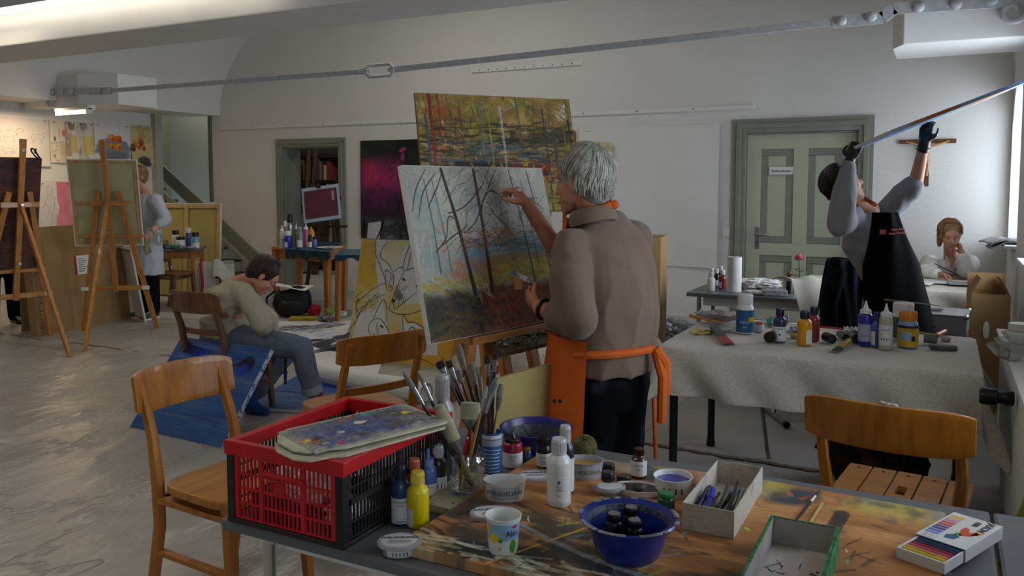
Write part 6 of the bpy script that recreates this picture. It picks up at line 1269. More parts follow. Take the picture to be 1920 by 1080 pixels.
HM = [plas('h_black', '1E1C1E'), plas('h_wood', '8E7038'), plas('h_red', '9A2418'), plas('h_dark', '3A1E18'), plas('h_tan', 'A68E5A')]
FM = mat('ferrule', 'B0B2B4', .25, metal=.9); BM = {'brown': mat('bristle_brown', '2E1712', .8), 'cream': mat('bristle_cream', 'B0A888', .8, var=.15, scale=40), 'grey': mat('bristle_grey', '6E7A78', .8, var=.2, scale=40), 'ochre': mat('bristle_ochre', 'B07A1E', .8), 'pale': mat('bristle_pale', '8E9084', .8, var=.2, scale=30)}
def brush(label, foot, tipx, tipy, d, wpx, hm, bk, bl=.035, fl=.04, flat=.35, hr=.004, point=.5):
    """a brush standing in a pot, bristles up; foot in world space, tip from the picture at distance d"""
    foot = Vector(foot); tip = Dp(tipx, tipy, d); L_ = (tip-foot).length; dr = (tip-foot).normalized(); wd = wpx*d/FPX/2; t = thing('paint_brush', label, 'brush', foot); ref = FWD
    def seg(nm, a, c, r0, r1, m_, fl_=1.0, rm=None, n=12):
        pts = [dr*a, dr*((a+c)/2), dr*c]; MB().tube(pts, [r0, rm if rm else (r0+r1)/2, r1], n, flat=1, ref=None).build(nm, m_, t, smooth=True)
    def fseg(nm, a, c, w0, w1, m_, k=flat, wm=None):
        b = MB(); x = dr.cross(ref).normalized(); y = x.cross(dr); n = 16; vs = []; rows = [(a, w0), ((a+c)/2, wm or (w0+w1)/2), (c, w1)]
        for zz, ww in rows:
            for i in range(n): an = 2*PI*i/n; vs.append(dr*zz+x*math.cos(an)*ww+y*math.sin(an)*max(.0015, ww*k))
        b.add(vs, [(r*n+i, r*n+(i+1) % n, (r+1)*n+(i+1) % n, (r+1)*n+i) for r in range(2) for i in range(n)]+[tuple(range(n-1, -1, -1)), tuple(range(2*n, 3*n))]); b.build(nm, m_, t, smooth=True)
    h1 = L_-bl-fl; seg('handle', 0, h1, .0022, hr, HM[hm], rm=hr*1.15); fseg('ferrule', h1-.002, L_-bl, hr*1.02, wd, FM, 1 if wd < .005 else .55); fseg('bristles', L_-bl, L_, wd, wd*point, BM[bk], flat, wd*1.12); return t
jf = jc+UP*.012; td2 = td_; jd2 = jd
J = [('large rounded brush leaning furthest left out of the jar', (.012, -.005), 756, 697, -.02, 11, 0, 'pale', .05, .05, .5, .3), ('slim rounded brush second from the left in the jar', (.008, .0), 783, 695, .0, 8, 0, 'pale', .035, .05, .5, .3),
     ('thick round brush with cream bristles bending over the crate', (.02, -.01), 822, 760, -.03, 26, 4, 'cream', .10, .045, .6, .8), ('broad green-grey bristle brush beside the thick cream one', (.01, .01), 825, 750, -.01, 16, 4, 'grey', .05, .06, .5, .7),
     ('wide flat brush with white-green bristles in the glass jar', (.0, .015), 882, 755, .0, 36, 2, 'cream', .042, .03, .3, 1.0), ('thin brush with bare red handle in the jar', (-.02, -.012), 878, 815, .0, 5, 2, 'brown', .004, .006, 1, .8),
     ('ochre-handled long brush crossing the jar diagonally', (-.012, -.018), 912, 724, .01, 9, 1, 'pale', .03, .04, .5, .8), ('pale long brush leaning right out of the jar', (-.01, -.01), 930, 708, .03, 13, 0, 'grey', .045, .05, .45, .4)]
for lab_, (ox, oy), tx, ty, dd, wp, hm, bk_, bl__, fl__, ft, pt_ in J: brush(lab_, jf+RGT*ox+FWD*oy, tx, ty, jd+dd, wp, hm, bk_, bl__, fl__, ft, .0045, pt_)
tf = tc_+UP*.006
Tn = [('brown square-tipped brush leftmost in the blue tin', 823, 678, 15, 3, 'brown', .02, 1.), ('cream flat brush beside the brown square one', 835, 688, 12, 0, 'cream', .03, .8), ('dark maroon flat brush in the blue tin', 840, 677, 11, 3, 'brown', .02, 1.), ('tall cream filbert brush in the blue tin', 850, 668, 14, 3, 'cream', .04, .8),
      ('tallest grey pointed brush rising from the blue tin', 858, 641, 11, 0, 'pale', .045, .2), ('thin brush with ochre tip in the blue tin', 880, 683, 6, 1, 'ochre', .014, .7), ('light grey brush beside the ochre-tipped one', 885, 678, 9, 0, 'pale', .03, .6), ('slim white brush in the middle of the blue tin', 896, 688, 7, 4, 'cream', .02, .5),
      ('dark brown flat brush right of centre in the blue tin', 914, 667, 12, 3, 'brown', .022, 1.), ('small black brush below the dark brown flat one', 919, 684, 7, 0, 'brown', .014, 1.), ('dark flat brush rightmost in the blue tin', 929, 662, 9, 0, 'brown', .018, 1.), ('pale bristle brush leaning to the right edge of the tin', 940, 720, 12, 4, 'pale', .04, .7)]
for k, (lab_, tx, ty, wp, hm, bk_, bl__, pt_) in enumerate(Tn): brush(lab_, tf+RGT*(-.012+.024*((11-k)/11))*.8+FWD*(.008*math.sin(k*2)), tx, ty, td_+.004*math.sin(k*3), wp, hm, bk_, bl__, .035, .35, .0042, pt_)
c, r, d = at_item(1006, 866, 118, ZT); hb = Dp(1006, 800, d).z-ZT; rt = 69*d/FPX
bs = thing('blue_basin', 'paint-stained dark blue basin behind the crimson bottle', 'basin', c)
MB().lathe([(r*.9, 0), (r*.93, .005), (rt*.93, hb*.86), (rt, hb*.9), (rt*1.02, hb), (rt*.96, hb*1.01), (rt*.9, hb*.86), (r*.87, .006)], n=56).build('basin_body', mat('basin_plastic', '24267A', .35, c2='1A1C50', scale=8), bs, smooth=True)
MB().lathe([(rt*.905, hb*.86), (r*.885, .02), (r*.86, .008), (.001, .008)], n=56, cap0=False, cap1=False).build('basin_stain', mat('basin_stain', '3C4450', .5, c2='24262E', scale=14, bump=.5, thr=(.4, .6)), bs, smooth=True)
p = Dp(850, 700, 2.6); px_bottle('pale translucent plastic bottle behind the brushes', 828, 905, 700, 44, ZT, plas('p_translucent', 'A9A29E', .35), plas('p_translucent', 'A9A29E', .35), kind='round')
# ================================================================ FELT COVERED TABLES AND THE RIGHT SIDE
def drape(label, x0, x1, y0, y1, z, dr, seed=0, n=(80, 56), name='felt_cloth', m_=None, amp=.03):
    """cloth over a table: dr = overhang left, right, front, back; a function of position for the front"""
    dl, dR, df, db = dr; L_, W_ = x1-x0+dl+dR, y1-y0+df+db
    def f(i, j):
        x, y = x0-dl+i*L_, y0-df+j*W_; ox = max(0, x0-x, x-x1); oy = max(0, y0-y, y-y1); cx_, cy_ = min(max(x, x0), x1), min(max(y, y0), y1)
        o = math.hypot(ox, oy); k = max(0., o-.015); rip = amp*math.sin(x*9+y*7+seed)*min(1, k*4)+amp*.7*math.sin(x*23+seed*2+y*17)*min(1, k*4)
        out = min(o, .015)+.10*k+rip; zz = z-min(1, k*30)*.004-k*.98; sx = (-1 if x < x0 else 1) if ox > 0 else 0; sy = (-1 if y < y0 else 1) if oy > 0 else 0
        nx, ny = (sx*ox/o, sy*oy/o) if o > 0 else (0, 0)
        if ox > 0 and oy > 0: out += .35*min(ox, oy)
        return (cx_+nx*out, cy_+ny*out, zz+.0035*mnoise.noise(Vector((x*6, y*6, seed)))*(1 if o == 0 else 2))
    o = MB().grid(f, n[0], n[1], th=.004).build(name, m_ or M['felt'], None, smooth=True); return tag(o, label, 'cloth')
ft = leg_table('long_table', 'long table on dark metal legs under the big felt cloth', -1.20, .14, 3.98, 4.82, .735, M['grey_top'], M['dark'], lt=.042, apron=0, rnd=True, th=.03, ins=.01)
MB().tube([(-.38, .25, .70), (-.30, .30, .05), (-.29, .31, 0)], .012, 10).build('folding_strut', M['steel'], ft, smooth=True)
drape('big felt cloth draped over the long table of paint bottles', -1.22, .16, 3.94, 4.86, .7425, (.16, .30, .25, .06), 1.3, (110, 76))
b = leg_table('small_table', 'wooden-legged table behind the painter under a pale felt cloth', -1.84, -1.32, 3.56, 4.02, .735, M['brownwood'], M['brownwood'], lt=.045, apron=0, ins=.0)
drape('pale felt cloth on the table right behind the painter', -1.86, -1.30, 3.54, 4.04, .7425, (.1, .06, .2, .05), 4, (40, 34))
ZF = .7475
def fb(label, px, yb, yt, w_, body, cap, **k): return px_bottle(label, px, yb, yt, w_, ZF, body, cap, **k)
teal = plas('lbl_teal', '1A5A86', .4)
t = fb('large white bottle with teal label at the left of the felt table', 1401, 627, 550, 33, M['whitep'], M['whitep'], kind='short', lab=teal, labz=(.05, .82), span=300, txt=(('TRITON', .016, .45), ('Acryl', .010, .25)), tcol=WL)
r_ = max(abs(v_.co.x) for v_ in t.children[0].data.vertices); band('yellow_patch', r_+.0008, .065, .09, plas('lbl_yellow', 'D8B020'), t, 48, 50)
fb('dark blue bottle with splash label left of the orange-yellow bottle', 1467, 643, 577, 24, plas('p_slate', '2A3550'), plas('p_navy', '141D3C'), lab=WL, labz=(.06, .62), txt=(('AKADEMIE', .008, .85), ('AQUARELL', .006, .1), ('●', .014, .45)))
fb('orange-yellow paint bottle with navy cap on the felt table', 1514, 649, 581, 27, plas('p_goldyellow', 'D4900E'), plas('p_navy', '141D3C'), lab=WL, labz=(.08, .6), span=80, a0=55)
fb('brick red paint bottle with navy cap behind the orange-yellow one', 1531, 641, 574, 22, plas('p_brick', '7E2E2C'), plas('p_navy', '141D3C'))
fb('violet-blue bottle with white nozzle on the felt table', 1629, 650, 563, 25, plas('p_violet', '262A92'), M['whitep'], kind='spout', lab=plas('lbl_lilac', '9A9EB4', .5), labz=(.15, .68), span=300, txt=(('▬▬ ▬', .008, .35),))
fb('plain mid-blue bottle between the two nozzle bottles', 1650, 652, 584, 18, plas('p_midblue', '3E5AA8'), plas('p_navyblue', '2A3A7A'), lab=WL, labz=(.1, .6), span=80, a0=-50)
fb('cream bottle with white nozzle on the felt table', 1668, 657, 568, 24, plas('p_cream', 'B8AF92'), M['whitep'], kind='spout', lab=WL, labz=(.15, .75), span=260, txt=(('KUNST', .012, .75), ('▮▮▮▮', .012, .3)))
fb('white tub with green label behind the cream bottle', 1700, 640, 566, 44, M['whitep'], M['whitep'], kind='short', lab=plas('lbl_green', '2A6A42', .5), labz=(.08, .86), span=320, txt=(('▬▬▬ ▬', .010, .7), ('▬▬ ▬▬', .010, .5), ('▬▬▬', .01, .3)), tcol=WL, name='paint_tub', cat='tub')
t = fb('pale blue bottle with orange cap and yellow label on the felt table', 1710, 654, 582, 37, plas('p_paleblue', '8A9CC8'), plas('p_orangecap2', 'D8841A'), kind='short', lab=plas('lbl_yellow', 'D8B020'), labz=(.06, .8), span=150, a0=10, txt=(('GALERIA', .014, .85),))
r_ = max(abs(v_.co.x) for v_ in t.children[0].data.vertices); band('black_band', r_+.001, .098, .11, M['black'], t, 0, 300); band('sky_patch', r_+.001, .04, .078, plas('pr_sky', '8FB4D4', .4), t, -10, 60); band('dark_seal', r_+.0015, .035, .06, M['ink'], t, 30, 22)
fb('small white jar with orange-stained rim beside the teal-label bottle', 1428, 623, 603, 18, WL, plas('p_orangecap3', 'C85A2A'), kind='jar', name='small_jar', cat='jar')
def lying(label, p, q, r, m_, name, cat, capm=None, flatend=False, z=None):
    z = z or ZF; P, Q = Zp(*p, z+r), Zp(*q, z+r); t = thing(name, label, cat, P); d = Q-P; x, y, dd = frame_of(d); L_ = d.length
    if flatend:      # a squeezed paint tube: round shoulder to flat crimp
        n = 16; vs = []; rows = [(0, r*.3, r*.3), (.06, r*.35, r*.35), (.08, r*.95, r*.95), (.5, r*1.0, r*.8), (.9, r*1.35, r*.25), (1, r*1.4, r*.08)]
        for f_, a_, b_ in rows:
            for i in range(n): an = 2*PI*i/n; vs.append(dd*L_*f_+x*math.cos(an)*a_+y*math.sin(an)*b_-UP*(r-b_)*.9)
        MB().add(vs, [(k*n+i, k*n+(i+1) % n, (k+1)*n+(i+1) % n, (k+1)*n+i) for k in range(5) for i in range(n)]+[tuple(range(n-1, -1, -1)), tuple(range(5*n, 6*n))]).build('tube_body', m_, t, smooth=True)
        MB().cyl(-dd*.014, dd*.004, r*.5).build('cap', M['black'], t, smooth=True)
        vs = []
        for f_, a_, b_ in ((.72, r*1.22, r*.5), (.98, r*1.41, r*.11)):
            for i in range(9): an = PI*i/8; vs.append(dd*L_*f_+x*math.cos(an)*a_+y*math.sin(an)*b_*(1 if y.z > 0 else -1)+UP*.0012-UP*(r-b_)*.9)
        if capm: MB().add(vs, [(i, i+1, i+10, i+9) for i in range(8)]).build('tube_label', capm, t)
    else:
        MB().cyl(Vector(), d, r, n=20).build('tube_body', m_, t, smooth=True); MB().lathe([(r*.7, -.002), (r*.7, -.0005), (.001, -.0005)], (0, 0, 0), 16, axis=d).build('end_disc', M['ink'] if not capm else capm, t)
    return t
lying('dark grey paint tube with red crimped end on the felt table', (1336, 612), (1366, 639), .022, mat('tube_grey', '3C3A3A', .35), 'paint_tube', 'paint tube', plas('tube_red', 'A82028'), True)
lying('yellow and green paint tube near the front edge of the felt table', (1594, 638), (1566, 655), .016, plas('tube_yellow', 'B8922A'), 'paint_tube', 'paint tube', mat('tube_green', '2A3E34', .5), True)
lying('black cylindrical pot lying beside the splash label bottle', (1442, 633), (1456, 627), .028, M['black'], 'paint_pot', 'pot'); lying('black pot lying left of the yellow and green tube', (1560, 636), (1548, 631), .024, M['black'], 'paint_pot', 'pot')
lying('black pot lying behind the yellow and green tube', (1586, 633), (1574, 626), .018, M['black'], 'paint_pot', 'pot'); lying('black pot lying left of the violet-blue bottle', (1606, 636), (1600, 627), .024, M['black'], 'paint_pot', 'pot')
lying('fat greenish roll lying right of the orange-capped bottle', (1757, 636), (1732, 634), .024, mat('roll_olive', '7A7A5A', .6, c2='5A6A60', scale=20), 'painted_roll', 'roll')
o = MB().box(Zp(1768, 651, ZF+.01), (.12, .05, .02), (0, 0, R(8))).build('eraser_block', mat('block_greygreen', '5E665E', .7, c2='3E4A44', scale=30), None, bevel=.004); tag(o, 'grey-green flat block at the right front of the felt table', 'block')
lying('short orange handled tool right on the felt table', (1756, 629), (1772, 621), .011, plas('p_orange_tool', 'D0661A'), 'tool_handle', 'tool'); o = MB().lathe([(.022, 0), (.024, .018), (.018, .02), (.016, .004)], Zp(1773, 639, ZF), 18).build('small_dish', mat('dish_pink', 'B8A8A0', .5)); tag(o, 'small pale dish behind the grey-green block', 'dish')
lying('wooden stick lying towards the orange tool', (1722, 623), (1756, 628), .005, M['orange_wood'], 'wooden_stick', 'stick'); lying('long red brush handle lying across the back of the felt table', (1538, 613), (1622, 621), .006, plas('h_redlong', 'A83A20'), 'brush_handle', 'brush')
o = MB().lathe([(.028, 0), (.03, .003), (.03, .016), (.028, .018)], Zp(1493, 633, ZF), 24).build('tape_roll', mat('tape_tan', 'A8905A', .6)); tag(o, 'small roll of tan tape left of the orange-yellow bottle', 'tape')
o = MB().grid(lambda i, j: Zp(1298+i*34, 626-j*9, ZF+.004)+UP*(.004*math.sin(i*9)), 10, 6, th=.002).build('yellow_palette_sheet', plas('y_sheet', 'CDB01E')); tag(o, 'yellow paint patch drying on a scrap at the left end of the felt table', 'scrap')
foil2 = mat('silver_foil', 'B4B4B2', .22, metal=.9, bump=1.6, scale=20, bscale=40)
c = Zp(1345, 606, ZF); t = thing('foil_plate', 'foil plate with brown paint at the back left of the felt table', 'plate', c)
MB().grid(lambda i, j: ((.02+.115*j)*math.cos(2*PI*i)*(1+.05*math.sin(i*40)), (.02+.115*j)*.85*math.sin(2*PI*i)*(1+.05*math.sin(i*31)), .012+.045*j**2+.006*math.sin(i*50)*j), 60, 10, th=.002).build('foil', foil2, t)
MB().grid(lambda i, j: ((.001+.09*j)*math.cos(2*PI*i)*(1+.1*math.sin(i*20)), (.001+.09*j)*.85*math.sin(2*PI*i), .045-.012*j+.006*mnoise.noise(Vector((i*20, j*6, 0)))), 40, 8).build('brown_paint', mat('brown_paint', '5A3A2C', .5, c2='3A2218', scale=30), t)
P, Q = Zp(1358, 606, ZF+.07), Zp(1294, 592, ZF+.08); stick('paint_brush', 'flat brush resting on the foil plate, bristles to the left', 'brush', P, Q, .005, M['orange_wood'], (('bristles', .72, 1.0, .009, .010, BM['ochre']),))
o = MB().grid(lambda i, j: Zp(1318+i*62, 621-j*6, ZF+.006)+UP*(.010*abs(math.sin(i*14+j*4))), 40, 6, th=.002).build('foil_sheet', foil2); tag(o, 'crumpled foil strip in front of the foil plate', 'foil')
o = MB().grid(lambda i, j: Zp(1437+i*20, 610-j*10, ZF+.008)+UP*(.025*(1-abs(2*i-1))), 10, 6, th=.003).build('teal_cloth', mat('teal', '1E8A80', .7)); tag(o, 'teal cloth scrap behind the splash label bottle', 'cloth')
o = MB().grid(lambda i, j: Zp(1480+i*46, 623-j*8, ZF+.006)+UP*(.012*abs(math.sin(i*19+j*3))), 30, 6, th=.002).build('foil_sheet', mat('blue_specked', '5A6A86', .5, c2='A9AAB0', scale=30, thr=(.45, .55))); tag(o, 'blue-specked plastic scrap behind the tan tape roll', 'scrap')
o = MB().grid(lambda i, j: Zp(1582+i*36, 624-j*8, ZF+.006)+UP*(.014*abs(math.sin(i*15+j*5))), 30, 6, th=.002).build('foil_sheet', foil2); tag(o, 'shiny crumpled foil left of the violet-blue bottle', 'foil')
p, q = Dp(1662, 562, 4.42), Dp(1722, 566, 4.40); stick('palette_knife', 'palette knife lying across the green-label tub', 'palette knife', Dp(1705, 567, 4.41), Dp(1658, 562, 4.43), .006, M['brownwood'], (('blade', -1.2, -.05, .002, .004, M['steel']),))
# jars on the cloth behind the painter
jc2, jr2, jd2_ = at_item(1211, 664, 26, ZF); j2 = hgt(1211, 613, jd2_, ZF, .02); t = thing('glass_jar', 'empty glass jar on the cloth just right of the painter\'s back', 'jar', jc2)
MB().lathe([(jr2*.9, 0), (jr2, .005), (jr2, j2*.8), (jr2*.85, j2*.9), (jr2*.85, j2), (jr2*.8, j2), (jr2*.8, j2*.88), (jr2*.94, j2*.78), (jr2*.94, .008)], n=30).build('jar_wall', glass('jar_glass', (.93, .95, .94), .04, .3), t, smooth=True)
crumple('small crumpled tissue beside the empty glass jar', Zp(1230, 650, ZF)+UP*.02, (.025, .02, .02), mat('tissue', 'C0B0A0', .8), 5)
# grey T shaped foot under the felt table
t = thing('trestle_foot', 'grey metal T-shaped stand foot on the floor under the felt table', 'stand', Zp(1455, 776, 0)); P, Q = Zp(1432, 763, .025), Zp(1474, 796, .025)
MB().cyl(P, Q, .018).build('foot_bar', M['grey_frame'], t, world=True, smooth=True)
for e in (P, Q): MB().cyl(e-(Q-P)*.03, e+(Q-P)*.03, .023).build('end_cap', M['dark'], t, world=True, smooth=True)
mm = P.lerp(Q, .45); MB().cyl(mm, mm+CW(.16, .25, .62), .014).build('upright', M['steel'], t, world=True, smooth=True)
# dark clothes on the floor behind the slatted chair
crumple('dark patterned clothes heaped under the felt table', CW(1.86, 4.15, .22), (.26, .22, .22), mat('dark_patterned', '1E1E26', .85, c2='5A3426', scale=11, thr=(.38, .5)), 22, 'clothes_heap', 'clothes', .3, 26)

# radiator with glass dishes
rd = thing('radiator', 'white ribbed radiator along the right wall beside the felt table', 'radiator', (.385, 3.7, 0))
for k in range(26): 
    y = -1.15+k*.092; MB().box((0, y, .44), (.20, .076, .70)).build('radiator_rib', M['white'], rd, bevel=.02)
MB().box((0, 0, .12), (.14, 2.36, .05)).build('lower_pipe', M['white'], rd); MB().box((0, 0, .74), (.14, 2.36, .05)).build('upper_pipe', M['white'], rd)
MB().box((0, 0, .797), (.24, 2.34, .012)).build('radiator_shelf', M['white'], rd, bevel=.004)
for y in (-1, 1): MB().box((0, y*1.0, .05), (.05, .04, .1)).build('radiator_foot', M['white'], rd)
vb = MB(); vb.lathe([(.026, 0), (.03, .005), (.03, .03), (.024, .04), (.024, .055), (.034, .06), (.034, .11), (.028, .12)], (-.11, .05, .70), 20, axis=(-1, 0, 0)); vb.build('thermostat_valve', M['black'], rd, smooth=True)
gl = glass('jar_glass', (.93, .95, .94), .04, .3)
for k, (px, py, r_) in enumerate(((1893, 668, .085), (1908, 656, .09), (1916, 642, .08))):
    q = Zp(px, py+6, .806); q.x = min(q.x, .40); t = thing('glass_bowl', ['scalloped glass bowl nearest on the radiator shelf', 'scalloped glass bowl in the middle on the radiator shelf', 'scalloped glass bowl farthest along the radiator shelf'][k], 'bowl', q)
    MB().grid(lambda i, j: ((.03+(r_-.03)*j)*(1+.05*j*math.cos(16*PI*i))*math.cos(2*PI*i), (.03+(r_-.03)*j)*(1+.05*j*math.cos(16*PI*i))*math.sin(2*PI*i), .004+.055*j**1.6), 64, 8, th=.003).build('bowl_wall', gl, t, smooth=True); MB().lathe([(.03, 0), (.032, .004)], n=24).build('bowl_foot', gl, t)
o = MB().lathe([(.055, 0), (.055, .03), (.05, .034), (.001, .034)], Vector((.37, 4.86, .805)), 28).build('round_tin', M['whitep']); tag(o, 'low white round tin at the far end of the radiator shelf', 'tin')
a, c = Vp(1874, 1005, 2.56), Vp(1940, 800, 2.56); b = MB().prism([(a.x-.17, 0), (.5, 0), (.5, 1.05), (c.x+.08, 1.05)], (0, 2.5, 0), (1, 0, 0), (0, 0, 1), (0, 1, 0), .02).build('fibreboard', mat('yellow_green_board', 'A09A3E', .7, c2='8A8A3A', scale=3), None); tag(b, 'yellow-green board leaning at the right edge behind the near table', 'board')
# tall open cardboard box, newspapers on the sill, aluminium case on a stool
P_ = CW(3.26, 5.62); t = thing('cardboard_box', 'tall open cardboard box before the window wall', 'box', P_, R(4)); 
w_, d_, h_ = .23, .26, .80
for sx_, sy_, ww, dd_ in ((0, -d_/2, w_, .006), (0, d_/2, w_, .006), (-w_/2, 0, .006, d_), (w_/2, 0, .006, d_)): MB().box((sx_, sy_, h_/2), (ww, dd_, h_)).build('box_wall', M['card'], t)
for rot, off in (((R(-14), 0, 0), (0, d_/2+.01, h_+.06)), ((0, R(28), 0), (-w_/2+.03, 0, h_+.055)), ((0, R(-24), 0), (w_/2-.03, 0, h_+.055))): MB().box(off, (w_ if rot[0] else .005, .005 if rot[0] else d_, .12), rot).build('box_flap', M['card2'], t)
MB().box((0, -d_/2-.004, .62), (w_+.002, .003, .14)).build('tape_band', mat('packing_tape', '9A7A50', .35), t); MB().ball((-.02, -d_/2-.012, .56), (.02, .006, .06)).build('paper_scrap', M['paper'], t)
for k, (dx, dy, a_) in enumerate(((0, 0, .1), (.02, -.03, -.1), (-.03, .05, .3))):
    q = Vector((UR-.02+dx, 8.62+dy, S0+.034+.018*k)); o = MB().grid(lambda i, j: (-.17+.30*i, -.17+.34*j, .004+.012*math.sin(i*3+k)+(-.05*max(0, .35-i)/.35 if i < .35 else 0)+.004*math.sin(j*9+k)), 16, 16, th=.012).build('newspaper', mat('newsprint', 'A8A8A8', .8, c2='7A7A7C', scale=50, thr=(.4, .6)), None, smooth=True); o.location = q; o.rotation_euler = (0, 0, a_); tag(o, ['newspaper at the bottom of the stack on the window sill', 'newspaper in the middle of the stack on the window sill', 'newspaper on top of the stack on the window sill'][k], 'newspaper')
P_ = CW(2.68, 5.28); st_ = thing('wooden_stool', 'dark wooden stool under the aluminium case', 'stool', P_, R(0))
for sx_ in (-1, 1):
    for sy_ in (-1, 1): MB().bar((sx_*.19, sy_*.14, .58), (sx_*.21, sy_*.15, 0), .035, .035).build('leg', M['brownwood'], st_)
    for z_ in (.2, .36, .5): MB().bar((sx_*.2, -.14, z_), (sx_*.2, .14, z_), .02, .03).build('rung', M['brownwood'], st_)
MB().box((0, 0, .59), (.46, .34, .02)).build('seat', M['brownwood'], st_)
t = thing('aluminium_case', 'aluminium case with rounded corners behind the felt table', 'case', P_+UP*.601, R(-4)); al = mat('aluminium', 'A4A6A4', .35, metal=.75)
MB().box((0, 0, .06), (.46, .33, .12)).build('case_body', mat('case_panel', '8E908C', .5, metal=.3, bump=.3, bscale=80), t, bevel=.008); MB().box((0, 0, .125), (.465, .335, .012)).build('case_lid', al, t, bevel=.004)
for sx_ in (-1, 1):
    for sy_ in (-1, 1): MB().ball((sx_*.225, sy_*.16, .122), .018, 12, 8).build('corner_cap', M['chrome'], t, smooth=True)
MB().tube([(-.06, -.175, .05), (-.06, -.2, .05), (.06, -.2, .05), (.06, -.175, .05)], .007, 8).build('case_handle', M['dark'], t)
o = MB().box(P_+CW(.0, -.02, .745), (.14, .09, .012), (0, 0, .2)).build('sharpener_box', M['steel'], None, bevel=.003); tag(o, 'small shiny metal box lying on the aluminium case', 'box')
# grey door table things
ZG = .741
def gb(label, px, yb, yt, w_, body, cap, **k): return px_bottle(label, px, yb, yt, w_, ZG, body, cap, **k)
gb('white bottle with white cap at the left of the grey door table', 1336, 546, 510, 15, M['whitep'], M['whitep'], kind='apoth'); gb('red-brown bottle with white cap on the grey door table', 1357, 542, 506, 14, plas('p_redbrown', '7E2418', .15), M['whitep'], kind='apoth', lab=WL, span=60, a0=-40)
gb('black bottle behind the white bottle on the grey door table', 1337, 540, 503, 11, M['black'], M['whitep'], kind='apoth'); gb('black bottle between the white and red-brown bottles', 1346, 538, 504, 11, M['black'], M['whitep'], kind='apoth', lab=WL, span=60); gb('black bottle behind the red-brown bottle', 1354, 537, 499, 11, M['black'], M['whitep'], kind='apoth')
gb('slim dark bottle with red cap beside the rose glass', 1482, 550, 509, 10, M['black'], plas('p_redcap', 'C0301A'), kind='apoth')
c, r, d = at_item(1379, 548, 27, ZG); h = hgt(1379, 481, d, ZG, r*.5); t = thing('paper_towel_roll', 'white paper towel roll standing on the grey door table', 'paper towel', c)
MB().lathe([(r, 0), (r, h), (r*.35, h), (r*.35, h-.02), (.001, h-.02)], n=32).build('towel_paper', mat('towel', 'D9D8D4', .95, bump=.4, bscale=120), t, smooth=True); MB().lathe([(r*.36, 0), (r*.36, h+.001), (r*.31, h+.001), (r*.31, h-.02)], n=20, cap0=False, cap1=False).build('core', M['card'], t)
crumple('pile of crumpled white paper on the grey door table', Zp(1422, 541, ZG)+UP*.04, (.16, .1, .04), M['paper'], 31, 'paper_pile', 'paper'); crumple('crumpled white cloth at the front of the grey door table', Zp(1428, 552, ZG)+UP*.015, (.11, .06, .016), M['paper'], 35, 'cloth_rag', 'rag')
o = MB().box(Zp(1452, 548, ZG+.02), (.17, .12, .035), (0, 0, .3)).build('grey_box', mat('newsprint', 'A8A8A8'), None, bevel=.004); tag(o, 'flat grey patterned box left of the red-capped bottle', 'box')
c, r, d = at_item(1500, 553, 20, ZG); t = thing('rose_glass', 'clear glass with water on the grey door table', 'glass', c); MB().lathe([(r*.85, 0), (r, .11), (r*.94, .11), (r*.8, .006)], n=24).build('glass_wall', gl, t, smooth=True)
rs = thing('rose', 'single pink rose standing in the glass before the green door', 'flower', c+UP*.01); top = Dp(1498, 484, d)-c-UP*.01; leafm = mat('leaf', '2E5A2A', .55, c2='1E3E1E')
MB().tube([(0, 0, 0), top*.5+RGT*.008, top], .0035, 8).build('stem', leafm, rs, smooth=True)
pk = mat('petal', 'D0607A', .6, c2='B83E5C', scale=30)
for k in range(14):
    ring = 0 if k < 4 else (1 if k < 9 else 2); a = k*2.4; rr = (.012, .024, .036)[ring]; cdir = Vector((math.cos(a), math.sin(a), 0)); side = Vector((-math.sin(a), math.cos(a), 0))
    MB().grid(lambda i, j: top+UP*(-.012+.045*j-.012*ring*j)+cdir*(rr*(.35+.75*j**1.3))+side*((i-.5)*rr*1.9*math.sin(PI*(.18+.72*j)))-cdir*(abs(i-.5)**2*rr*1.4), 6, 5, th=.0012, tdir=tuple(-cdir)).build('petal', pk, rs, smooth=True)
for f_, a, s_ in ((.45, .3, .07), (.5, 2.8, .075), (.62, 1.2, .06), (.7, 4.6, .05), (.38, 5.6, .06)):
    o_ = top*f_; dr = Vector((math.cos(a), math.sin(a), .25)); sd = Vector((-math.sin(a), math.cos(a), 0)); MB().grid(lambda i, j: o_+dr*(s_*j*1.3)+sd*((i-.5)*s_*.75*math.sin(PI*min(1, j*.97+.02)))+UP*(-.02*j*j-.01*abs(i-.5)), 4, 6, th=.001).build('leaf', leafm, rs, smooth=True)
crumple('clear crumpled plastic bag on the floor left of the grey door table', Vp(1268, 585, 7.4)+UP*-.0, (.28, .18, .15), mat('grey_film', '8A8A8C', .25, c2='5A5A5C', scale=9), 41, 'plastic_bag', 'bag', .45, 26).location.z = .15
# seated woman's table with felt
leg_table('desk_table', 'table with wooden legs at which the woman in white sits', -.98, .27, 6.88, 7.58, .735, M['grey_top'], M['brownwood'], lt=.06, apron=.08)
drape('pale felt cloth over the table of the woman in white', -1.0, .29, 6.86, 7.60, .7425, (.05, .05, .20, .12), 7, (70, 44))
for k, (lab_, px, py, sx_, sy_, rz_, m_) in enumerate((('large sheet of drawing paper in front of the woman in white', 1770, 528, .42, .28, .1, M['paper']), ('white sketch sheet at the left end of the woman\'s table', 1700, 528, .4, .3, -.2, M['paper']), ('printed magazine lying right of the drawing paper', 1812, 533, .26, .2, .1, mat('newsprint', 'A8A8A8')))):
    q = Zp(px, py, .757); o = MB().box(q+UP*.003*k, (sx_, sy_, .004), (0, 0, rz_)).build('paper_sheet', m_, None); tag(o, lab_, 'paper')
